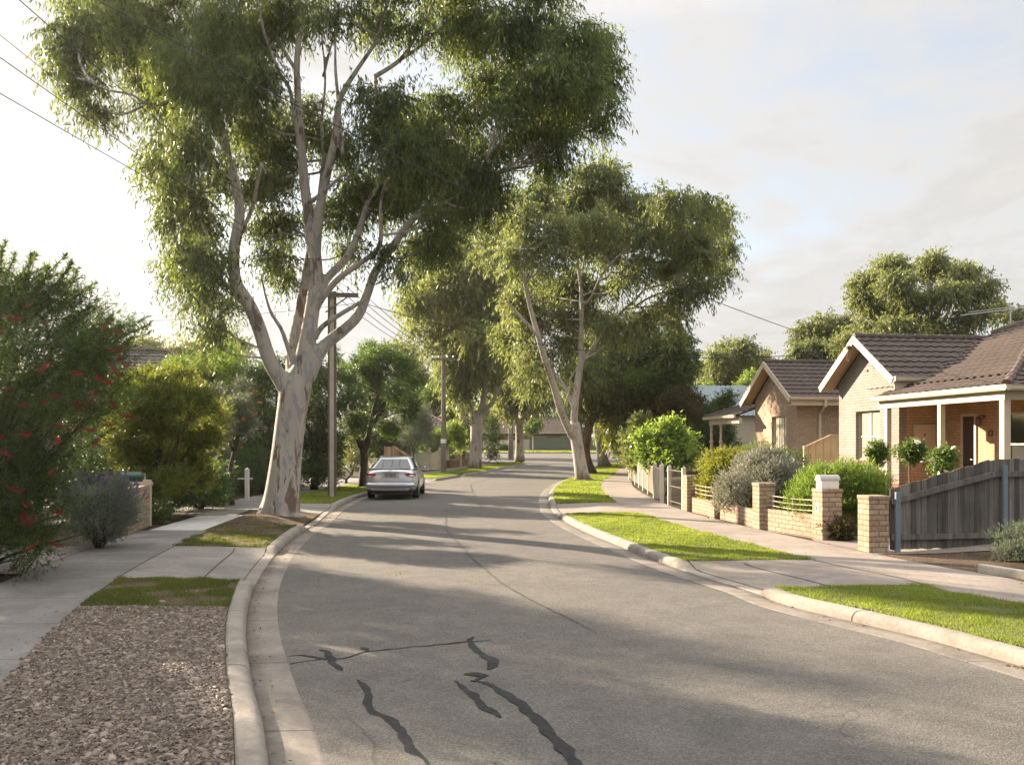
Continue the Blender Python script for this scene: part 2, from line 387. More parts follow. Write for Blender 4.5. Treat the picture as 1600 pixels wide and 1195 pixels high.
# ------------------------------------------------------------------ road edges as smooth functions of Y
class Spl:
    def __init__(s, pts):
        pts = sorted(pts); s.y = np.array([p[0] for p in pts]); s.x = np.array([p[1] for p in pts])
        d = np.gradient(s.x, s.y); s.d = d
    def __call__(s, Y):
        Y = np.asarray(Y, float); i = np.clip(np.searchsorted(s.y, Y)-1, 0, len(s.y)-2)
        h = s.y[i+1]-s.y[i]; t = np.clip((Y-s.y[i])/h, 0, 1)
        a = (1+2*t)*(1-t)**2; b = t*(1-t)**2*h; c = t*t*(3-2*t); e = t*t*(t-1)*h
        return a*s.x[i]+b*s.d[i]+c*s.x[i+1]+e*s.d[i+1]
    def slope(s, Y):
        return (s(np.asarray(Y)+.25)-s(np.asarray(Y)-.25))/.5
lpx = [(497,1186),(483,1140),(458.5,1081),(444.5,1039),(432,990),(429,955),(434,916),(446,888),(459,867.5),(483,840),(516,817),(536,798),(569,780),(660,758),(713,747.5),(760,740),(796,732),(826,726)]
rpx = [(1600,1062),(1487,1027.5),(1412,1005),(1300,977),(1187,947),(1142,928),(1067,904),(1000,879),(942,854),(891,831),(851,805),(844,787),(845,776),(851,766),(861,759),(873.5,752.5),(886,748.7),(927.5,729.5),(937,727)]
def mk(px, near, far):
    g = [G(*p) for p in px]; pts = [(p.y, p.x) for p in g]
    Y, X = max(pts); return Spl(near + pts + [(Y+a, X+b) for a, b in far])
XL = mk(lpx, [(-8, 2.4), (-3, 1.2), (2, -.12)], [(1.6, -.5), (3.2, -2.0), (4.6, -5), (5.4, -12), (6.0, -30), (6.4, -70)])
XR = mk(rpx, [(-8, 8.1), (-3, 6.7), (2, 5.35)], [(2.0, 1.3), (4.0, 3.6), (5.2, 8), (6.0, 16), (6.6, 34), (7, 70)])
YLE, YRE = XL.y[-1], XR.y[-1]
def sec(S, Y):
    return np.minimum(np.sqrt(1+S.slope(Y)**2), 2.6)
def smooth01(t): t = np.clip(t, 0, 1); return t*t*(3-2*t)
L_CROSS = [(11.5, 15.1), (19.4, 26.2), (41.5, 45.5), (50.2, 51.6)]
R_CROSS = [(10.9, 13.3), (22.6, 26.6)]
def kerb_h(side, Y):
    Y = np.asarray(Y, float); h = np.full(Y.shape, .13)
    for a, b in (L_CROSS if side == 'L' else R_CROSS):
        w = smooth01((Y-a+.15)/.45)*smooth01((b+.15-Y)/.45); h = h-(.105)*w
    return h
def bank_z(side, d, Y):
    """height of the nature strip and gardens at distance d from the asphalt edge"""
    d = np.asarray(d, float); Y = np.asarray(Y, float)
    z = gza(Y) + kerb_h(side, Y) + (.135-kerb_h(side, Y))*smooth01((d-.45)/1.4)
    if side == 'R': z = z + .28*smooth01((d-3.9)/5.0)
    else:
        z = z + .09*np.exp(-(((Y-21.6)/2.2)**2+((d-1.25)/.75)**2)) + .15*smooth01((d-4)/6)
    return z
def edge_pt(side, Y, d):
    S = XL if side == 'L' else XR; s = -1 if side == 'L' else 1
    return S(Y) + s*np.asarray(d)*sec(S, Y)
def on_bank(side, Y, d, dz=0.0):
    return Vector((float(edge_pt(side, Y, d)), float(Y), float(bank_z(side, d, Y))+dz))
def bank_d(side, X, Y):
    S = XL if side == 'L' else XR; s = -1 if side == 'L' else 1
    return s*(X-float(S(Y)))/float(sec(S, Y))
def zat(X, Y):
    """ground height anywhere"""
    if Y < YLE-3 and X < float(XL(Y)): return float(bank_z('L', bank_d('L', X, Y), Y))
    if Y < YRE-4 and X > float(XR(Y)): return float(bank_z('R', bank_d('R', X, Y), Y))
    return gz(Y)

def grid_faces(ny, nx):
    i = np.arange(ny-1)[:, None]*nx+np.arange(nx-1)[None]; i = i.ravel()
    return np.stack([i, i+1, i+nx+1, i+nx], 1)
def surf(name, side, Ys, d0, d1, mat, dz=.004, nd=6, kind='structure', z=None, uvswap=False, ds=None):
    Ys = np.asarray(Ys, float); f0 = d0(Ys) if callable(d0) else np.full(Ys.shape, d0); f1 = d1(Ys) if callable(d1) else np.full(Ys.shape, d1)
    t = np.linspace(0, 1, nd) if ds is None else np.asarray(ds)
    D = f0[:, None]+(f1-f0)[:, None]*t[None]; YY = np.repeat(Ys[:, None], len(t), 1)
    X = edge_pt(side, YY, D); Z = bank_z(side, D, YY)+dz
    if z is not None: Z = z(D, YY)
    vs = np.stack([X, YY, Z], -1).reshape(-1, 3)
    arc = np.concatenate([[0], np.cumsum(np.hypot(np.diff(X[:, 0]), np.diff(Ys)))])
    uv = np.stack([np.repeat(arc[:, None], len(t), 1), D], -1).reshape(-1, 2)
    if uvswap: uv = uv[:, ::-1]
    fc = grid_faces(len(Ys), len(t))
    if side == 'R': fc = fc
    else: fc = fc[:, ::-1]
    o = mesh_np(name, vs, fc, mat, None, smooth=True, uv=uv)
    if kind: o['kind'] = kind
    return o
def yr(a, b, st=.25): return np.linspace(a, b, max(2, int((b-a)/st)+1))

def build_ground():
    ys = np.concatenate([np.arange(-60, 130, 3.0), np.array([150, 200, 300, 450, 700])]); xs = np.array([-500, -200, -80, -30, 0, 30, 80, 200, 500.])
    X, Y = np.meshgrid(xs, ys); Z = gza(Y)-.18
    tag(mesh_np('ground', np.stack([X, Y, Z], -1).reshape(-1, 3), grid_faces(len(ys), len(xs)), M['land'], smooth=True), kind='structure')
    ys = np.concatenate([np.arange(-10, 40, 2.0), np.arange(40, 108.1, 1.0)]); xs = np.linspace(-70, 70, 57)
    X, Y = np.meshgrid(xs, ys)
    mid = (XL(np.minimum(Y, 70))+XR(np.minimum(Y, 70)))/2
    Z = gza(Y)+np.where(Y < 70, .035*np.exp(-((X-mid)/2.2)**2), 0)
    tag(mesh_np('road', np.stack([X, Y, Z], -1).reshape(-1, 3), grid_faces(len(ys), len(xs)), M['asphalt'], smooth=True), kind='structure')
    # kerbs and gutters
    for side, Ye in (('L', YLE), ('R', YRE)):
        Ys = np.concatenate([yr(-8, 30, .15), yr(30.3, Ye-7, .4), yr(Ye-6.8, Ye, .08)])
        gd = [(-.03, .0), (-.012, .006), (.0, .008), (.12, .0), (.27, -.006), (.30, .004)]
        def zg(D, YY): return gza(YY)+np.interp(D, [-.04, -.012, .0, .12, .27, .31], [.008, .019, .019, .016, .013, .02])
        o = surf('gutter', side, Ys, -.03, .31, M['gutter'], z=zg, ds=np.array([0, .05, .09, .44, .88, 1.0]))
        S = XL if side == 'L' else XR; s = -1 if side == 'L' else 1
        prof = [(.285, -.02), (.288, None, .35), (.315, None, .80), (.34, None, .95), (.37, None, 1.0), (.44, None, 1.01), (.47, None, .97), (.475, -.06)]
        kh = kerb_h(side, Ys); zz = []; xx = []
        for p in prof:
            D = np.full(Ys.shape, p[0])+(0 if p[0] > .32 else 0)
            xx.append(edge_pt(side, Ys, D)); zz.append(gza(Ys)+(p[1] if p[1] is not None else .02+(kh-.02)*p[2]))
        X = np.stack(xx, 1); Z = np.stack(zz, 1); n = len(prof)
        arc = np.concatenate([[0], np.cumsum(np.hypot(np.diff(X[:, 0]), np.diff(Ys)))])
        vs = np.stack([X, np.repeat(Ys[:, None], n, 1), Z], -1).reshape(-1, 3)
        uv = np.stack([np.repeat(arc[:, None], n, 1), np.repeat(np.arange(n)[None]*.3, len(Ys), 0)], -1).reshape(-1, 2)
        fc = grid_faces(len(Ys), n); fc = fc if side == 'R' else fc[:, ::-1]
        tag(mesh_np('kerb', vs, fc, M['kerb'], smooth=False, uv=uv), kind='structure')
        # soil of nature strip and gardens
        ds = np.concatenate([np.linspace(0, .03, 16), np.linspace(.035, .1, 9), [.2, .5, 1]])
        tag(surf('garden_soil', side, Ys, .46, 110, M['garden'], dz=-.02, ds=ds), kind='structure')
    # far verge beyond the cross street
    far = [(-90, 108), (90, 108), (90, 190), (-90, 190)]
    vs = [(x, y, gz(y)+.10) for x, y in far]
    tag(mesh_np('far_verge', np.array(vs), np.array([[0, 1, 2, 3]]), M['turf']), kind='structure')
    mb = MB(); mb.box((-90, 107.8, gz(108)-.05), (90, 108.05, gz(108)+.125)); tag(mb.build('far_kerb', M['kerb']), kind='structure')
    # ---- left side surfaces
    P0, P1 = 2.0, 3.32
    wob = lambda base, a, f, ph: (lambda Y: base+a*np.sin(Y*f+ph)+a*.6*np.sin(Y*f*2.7+ph*2))
    surf('footpath', 'L', yr(-8, 17.95), P0, P1, M['path'], .006)
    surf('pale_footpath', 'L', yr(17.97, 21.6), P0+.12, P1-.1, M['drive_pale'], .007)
    surf('footpath', 'L', yr(21.62, YLE-8), P0+.3, P1+.3, M['path'], .006)
    surf('driveway', 'L', yr(11.55, 15.15), .475, P0-.004, M['drive'], .005, nd=10)
    surf('driveway', 'L', yr(11.9, 15.15), P1+.004, 7.5, M['drive'], .005, nd=6)
    surf('driveway', 'L', yr(23.6, 26.3), .475, P0+.296, M['drive'], .005, nd=10)
    surf('driveway', 'L', yr(23.2, 26.6), P1+.304, 12, M['drive'], .005, nd=6)
    surf('driveway', 'L', yr(41.4, 45.6), .475, P0+.296, M['drive'], .005, nd=8)
    surf('driveway', 'L', yr(41.4, 45.6), P1+.304, 12, M['drive'], .005, nd=6)
    surf('bark_mulch_bed', 'L', yr(-6, 9.5), .475, P0-.01, M['mulch'], .003, nd=10)
    surf('verge', 'L', yr(9.5, 11.5), .475, P0-.01, M['dryturf'], .003, nd=8)
    surf('verge', 'L', yr(15.18, 23.55), .475, P0+.1, M['dryturf'], .004, nd=12)
    surf('verge', 'L', yr(26.35, 41.3), .475, P0+.29, M['turf'], .004, nd=6)
    surf('verge', 'L', yr(45.7, YLE-6), .475, P0+.29, M['turf'], .004, nd=6)
    # ---- right side surfaces
    Q0, Q1 = 2.28, 3.62
    surf('footpath', 'R', yr(-8, 75), Q0, Q1, M['path_right'], .006)
    surf('driveway', 'R', yr(10.95, 13.35), .475, Q0-.004, M['path_right'], .005, nd=10)
    surf('driveway', 'R', yr(14.05, 16.1), Q1+.004, 6.6, M['path_right'], .004, nd=6)
    surf('mulch_strip', 'R', yr(8.5, 14.0), Q1+.02, 8.5, M['soil'], .002, nd=10)
    surf('driveway', 'R', yr(22.7, 26.6), .475, Q0-.004, M['path_right'], .005, nd=8)
    surf('verge', 'R', yr(-6, 10.92), .475, Q0-.006, M['turf'], .004, nd=8)
    surf('verge', 'R', yr(13.38, 22.65), .475, Q0-.006, M['turf'], .004, nd=8)
    surf('verge', 'R', yr(26.65, 76), .475, lambda Y: np.minimum(Q0-.006, Q0+(74-Y)*.4), M['turf'], .004, nd=8)
    surf('front_lawn', 'R', yr(16.15, 23.5), Q1+.35, 9.5, M['turf'], .004, nd=10)
    for sd, y0, y1, dd in (('L', 11.6, 15.14, 1.995), ('L', 11.95, 15.14, 3.315), ('L', 11.7, 15.1, .98), ('R', 10.98, 13.34, 2.275), ('R', 14.1, 16.05, 3.62), ('R', 11.1, 13.2, 1.2)):
        surf('expansion_joint', sd, yr(y0, y1), dd, dd+.016, M['tar'], .0095, nd=2)
    # ---- road repairs: tar seals, seams, patches
    def ribbon(pts, name, mat, z=.006):
        """pts: (px,py,width m)"""
        P = []; 
        for (x, y, w) in pts: g = G(x, y); P.append((g.x, g.y, w*(.52 if mat == 'tar' else .42)))
        rng = random.Random(len(pts)*7+int(pts[0][0])); Q = []
        for (a, b) in zip(P[:-1], P[1:]):
            n = max(2, int(math.hypot(b[0]-a[0], b[1]-a[1])/.05))
            for k in range(n):
                t = k/n; Q.append((a[0]+(b[0]-a[0])*t, a[1]+(b[1]-a[1])*t, (a[2]+(b[2]-a[2])*t)*rng.choice((.4, .7, .9, 1.0, 1.15, 1.4))))
        Q.append(P[-1]); Q = np.array(Q)
        jit = np.random.default_rng(len(Q)).normal(size=(len(Q), 2))*.014; jit[0] = jit[-1] = 0; Q[:, :2] += jit
        for _ in range(1): Q[1:-1] = (Q[:-2]+2*Q[1:-1]+Q[2:])/4
        d = np.gradient(Q[:, :2], axis=0); d /= np.linalg.norm(d, axis=1)[:, None]+1e-9; nrm = np.stack([-d[:, 1], d[:, 0]], 1)
        A = Q[:, :2]+nrm*Q[:, 2:]/2; B = Q[:, :2]-nrm*Q[:, 2:]/2
        def zc(p):
            m = (XL(p[:, 1])+XR(p[:, 1]))/2; return gza(p[:, 1])+.035*np.exp(-((p[:, 0]-m)/2.2)**2)+z
        n = len(Q); vs = np.zeros((2*n, 3)); vs[0::2, :2] = A; vs[1::2, :2] = B; vs[0::2, 2] = zc(A); vs[1::2, 2] = zc(B)
        fc = np.array([[2*i+1, 2*i+3, 2*i+2, 2*i] for i in range(n-1)])
        tag(mesh_np(name, vs, fc, M[mat]), kind='structure')
    z2 = lambda L: [(x/2.759+420, y/2.759+780, w) for x, y, w in L]
    ribbon(z2([(383,785,.02),(410,805,.10),(432,845,.13),(418,870,.12),(440,920,.12),(520,955,.13),(560,1000,.16),(590,1050,.17),(615,1095,.14),(660,1110,.09),(685,1145,.06),(700,1220,.04)]), 'tar_crack_seal', 'tar')
    ribbon(z2([(870,795,.05),(930,800,.10),(1000,840,.12),(1080,890,.13),(1130,935,.17),(1180,985,.15),(1220,1040,.17),(1270,1090,.19),(1310,1145,.2),(1350,1230,.2)]), 'tar_crack_seal', 'tar')
    ribbon(z2([(805,795,.05),(840,830,.12),(890,865,.12),(920,900,.13),(965,925,.12),(1000,955,.04)]), 'tar_crack_seal', 'tar')
    ribbon(z2([(885,605,.02),(855,617,.1),(880,645,.13),(920,685,.12),(962,705,.2),(965,730,.2),(945,748,.05)]), 'tar_crack_seal', 'tar')
    ribbon(z2([(842,768,.08),(880,765,.34),(925,775,.24),(940,768,.08),(880,800,.05)]), 'tar_crack_seal', 'tar', .0085)
    ribbon(z2([(85,682,.06),(150,675,.06),(210,690,.10),(260,698,.10),(330,692,.06),(420,665,.05),(520,655,.05),(700,640,.05),(860,628,.05),(960,620,.03)]), 'tar_crack_seal', 'tar', .0075)
    ribbon(z2([(218,655,.05),(250,665,.12),(268,690,.14),(285,720,.2),(315,745,.04)]), 'tar_crack_seal', 'tar', .0095)
    ribbon(z2([(90,715,.03),(180,703,.06),(250,692,.05)]), 'tar_crack_seal', 'tar', .0085)
    ribbon(z2([(395,650,.08),(420,652,.12),(425,664,.05)]), 'tar_crack_seal', 'tar', .011)
    ribbon(z2([(360,960,.02),(410,990,.03),(440,1050,.04),(465,1110,.05),(470,1160,.04)]), 'road_crack', 'tar_old')
    ribbon(z2([(760,40,.05),(762,130,.05),(800,180,.05),(860,245,.04),(920,300,.05),(1000,370,.05),(1100,430,.05),(1240,500,.04),(1400,580,.03)]), 'road_seam', 'tar_old')
    ribbon([(752,795,.05),(738,770,.06),(735,758,.06),(780,742,.08),(830,728,.1)], 'road_seam', 'tar_old')
build_ground()
# ------------------------------------------------------------------ foliage
def unit(v): return v/(np.linalg.norm(v, axis=-1, keepdims=True)+1e-9)
def leaf_quads(P, D, N, L, W, fold=0.0):
    """P base, D direction, N side hint, L length, W width -> verts, faces"""
    S = unit(np.cross(D, N)); L = np.asarray(L)[:, None]; W = np.asarray(W)[:, None]
    a = P; b = P+D*L*.42+S*W*.5; c = P+D*L; d = P+D*L*.42-S*W*.5
    n = len(P); vs = np.stack([a, b, c, d], 1).reshape(-1, 3)
    return vs, np.arange(4*n).reshape(n, 4)
MODES = {  # hang, out, up, random, spray length factor, leaves per spray
    'gum':   dict(hang=1.15, out=.25, rnd=.55, k=11, sl=3.6, dr=.55, up=.15),
    'fine':  dict(hang=-.35, out=1.0, rnd=.55, k=9, sl=2.4, dr=-.05, up=.35),
    'broad': dict(hang=.15, out=.6, rnd=.9, k=7, sl=2.2, dr=.15, up=.25),
    'spike': dict(hang=-.9, out=.7, rnd=.35, k=9, sl=2.2, dr=-.15, up=.6),
    'brush': dict(hang=-.1, out=.9, rnd=.75, k=14, sl=4.2, dr=-.02, up=.5),
}
def subblobs(rng, clusters, nb, lo=.34, hi=.52):
    C, R, T = [], [], []
    for (c, r) in clusters:
        c = np.array(c, float); r = np.array(r, float)
        n = max(3, int(nb*rng.uniform(.8, 1.2)))
        u = unit(rng.normal(size=(n, 3))); u[:, 2] = u[:, 2]*.9+.08
        rho = rng.uniform(.35, .78, (n, 1))
        C.append(c+u*rho*r); s = rng.uniform(lo, hi, (n, 1)); R.append(r*s); T.append(np.clip(rng.normal(.42, .2, n), 0, 1))
    return np.concatenate(C), np.concatenate(R), np.concatenate(T)
def foliage(rng, clusters, n, L, W, mode, nb=9, tint_up=.0, lo=.34, hi=.52, flat=False):
    """n leaves spread over lumpy sprays -> verts, faces, tints, subblob centres"""
    m = MODES[mode]; C, R, T = subblobs(rng, clusters, nb, lo, hi)
    area = (R[:, 0]*R[:, 2]+R[:, 0]*R[:, 1]); k = m['k']; ns = max(1, n//k)
    idx = rng.choice(len(C), ns, p=area/area.sum())
    u = unit(rng.normal(size=(ns, 3))+np.array([0, 0, m['up']])); rho = rng.uniform(0, 1, (ns, 1))**.42
    p0 = C[idx]+u*rho*R[idx]
    sd = unit(u*.9+rng.normal(size=(ns, 3))*.45+np.array([0, 0, -m['dr']]))
    tt = (np.arange(k)[None]+rng.uniform(0, 1, (ns, k)))/k
    sl = L*m['sl']*rng.uniform(.6, 1.3, (ns, 1))
    P = p0[:, None]+sd[:, None]*(tt*sl)[..., None]; P[..., 2] -= (tt**2*sl)*.45*max(m['dr'], 0)
    D = unit(sd[:, None]*m['out']+np.array([0, 0, -m['hang']])+rng.normal(size=(ns, k, 3))*m['rnd'])
    Nn = rng.normal(size=(ns, k, 3))
    Ls = L*rng.uniform(.6, 1.25, (ns, k)); Ws = W*rng.uniform(.7, 1.25, (ns, k))
    t = np.clip(T[idx][:, None]+rng.normal(size=(ns, 1))*.12+rng.normal(size=(ns, k))*.16+tint_up, 0, 1)
    vs, fs = leaf_quads(P.reshape(-1, 3), D.reshape(-1, 3), Nn.reshape(-1, 3), Ls.ravel(), Ws.ravel())
    return vs, fs, t.ravel(), C
def smooth_path(pts, n=4):
    P = [np.array(p, float) for p in pts]
    if len(P) < 3: return P
    out = []
    for i in range(len(P)-1):
        a = P[max(i-1, 0)]; b = P[i]; c = P[i+1]; d = P[min(i+2, len(P)-1)]
        for k in range(n):
            t = k/n; out.append(.5*((2*b)+(c-a)*t+(2*a-5*b+4*c-d)*t*t+(3*b-a-3*c+d)*t**3))
    out.append(P[-1]); return out
def wood(name, limbs, twigs, mat, parent, voxel=None):
    """limbs: [(pts, radii)] merged into one skin by remeshing; twigs as plain tubes; ONE mesh"""
    A = MB(); T = MB()
    for pts, rad in limbs:
        k = np.array(rad, float)
        if len(pts) > 2:
            q = smooth_path([(*p, r) for p, r in zip([tuple(x) for x in pts], rad)], 5)
            pts = [Vector(x[:3]) for x in q]; k = np.array([x[3] for x in q])
        A.tube(pts, list(k), 12)
        if k.min() < .09: T.tube(pts, list(k*.9), 7)
    for pts, rad in twigs: T.tube(pts, rad, 4, cap=False)
    vs, fs = [], []
    if voxel:
        o = A.build('tmp_wood', None)
        r = o.modifiers.new('r', 'REMESH'); r.mode = 'VOXEL'; r.voxel_size = voxel
        s = o.modifiers.new('s', 'SMOOTH'); s.iterations = 5; s.factor = .5
        dg = bpy.context.evaluated_depsgraph_get(); me = bpy.data.meshes.new_from_object(o.evaluated_get(dg))
        vs = [v.co.copy() for v in me.vertices]; fs = [tuple(p.vertices) for p in me.polygons]
        bpy.data.objects.remove(o); bpy.data.meshes.remove(me)
    else: vs, fs = list(A.v), list(A.f)
    n = len(vs); vs += T.v; fs += [tuple(i+n for i in f) for f in T.f]
    me = bpy.data.meshes.new(name); me.from_pydata([tuple(v) for v in vs], [], fs)
    for p in me.polygons: p.use_smooth = True
    me.materials.append(mat); return link(bpy.data.objects.new(name, me), parent)

def tree(name, label, base, limbs, clusters, nleaf, L, W, mode, lmat, bmat, seed=1, voxel=None, nb=9, group=None, cat='tree', twig_r=.014, tint_up=0.0, attach=True, lo=.34, hi=.52):
    """limbs/clusters in world coordinates; the thing's Empty stands at base"""
    rng = np.random.default_rng(seed); base = Vector(base); b = np.array(base)
    root = thing(name, label, cat, base, 0, group)
    limbs = [([Vector(p)-base for p in pts], rad) for pts, rad in limbs]
    cl = [(np.array(c, float)-b, r) for c, r in clusters]
    vs, fs, t, C = foliage(rng, cl, nleaf, L, W, mode, nb, tint_up, lo, hi)
    mesh_np('crown', vs, fs, M[lmat], root, t)
    twigs = []
    if attach:
        nodes = np.array([tuple(p) for pts, rad in limbs for p in [Vector(x) for x in (smooth_path([tuple(q) for q in pts], 4) if len(pts) > 2 else [tuple(q) for q in pts])]][2:])
        for (c, r) in cl:
            d = np.linalg.norm(nodes-c, axis=1)+np.maximum(0, nodes[:, 2]-c[2]+.9*r[2])*3
            a = nodes[int(np.argmin(d))]; ln = np.linalg.norm(c-a)
            mid = (a+c)/2+np.array([0, 0, -.06*ln])+rng.normal(size=3)*.06*ln
            q = smooth_path([a, mid, c], 4); r0 = twig_r*2+.008*ln
            twigs.append(([Vector(x) for x in q], list(np.linspace(r0, twig_r*1.3, len(q)))))
            near = C[np.linalg.norm((C-c)/np.array(r), axis=1) < 1.0]
            for s in near:
                st = q[int(rng.integers(len(q)//2, len(q)))]
                md = (st+s)/2+rng.normal(size=3)*.08*np.linalg.norm(s-st)
                twigs.append(([Vector(st), Vector(md), Vector(s)], [twig_r*1.2, twig_r, twig_r*.5]))
    wood('trunk', limbs, twigs, M[bmat], root, voxel)
    return root
def pxc(Y, rows, seed=0, dyr=1.0):
    """crown clusters from traced outlines: (px,py,rx,ry[,dY]) at depth Y"""
    rng = random.Random(seed); out = []
    for i, r in enumerate(rows):
        dy = r[4] if len(r) > 4 else rng.uniform(-1, 1)*dyr
        Yc = Y+dy; s = Yc/F; p = V(r[0], r[1], Yc)
        out.append(((p.x, p.y, p.z), (r[2]*s, (r[2]+r[3])*.5*s*1.1, r[3]*s)))
    return out
def pxl(Y, pts, dys=0.0):
    """limb from traced points (px,py,radius in m[,dY])"""
    n = len(pts); P, R = [], []
    for i, p in enumerate(pts):
        dy = p[3] if len(p) > 3 else dys*i/max(1, n-1)
        P.append(V(p[0], p[1], Y+dy)); R.append(p[2])
    return P, R

def grow(limbs, pts, dys=0.0):
    """add a traced limb that starts at the depth of the limb it leaves"""
    best, yb = 1e9, None
    for P, R in limbs:
        for q in (smooth_path([tuple(p) for p in P], 4) if len(P) > 2 else P):
            u = CX+F*q[0]/q[1]; v = HZ-F*(q[2]-H)/q[1]; d = (u-pts[0][0])**2+(v-pts[0][1])**2
            if d < best: best, yb = d, q[1]
    limbs.append(pxl(yb, pts, dys))

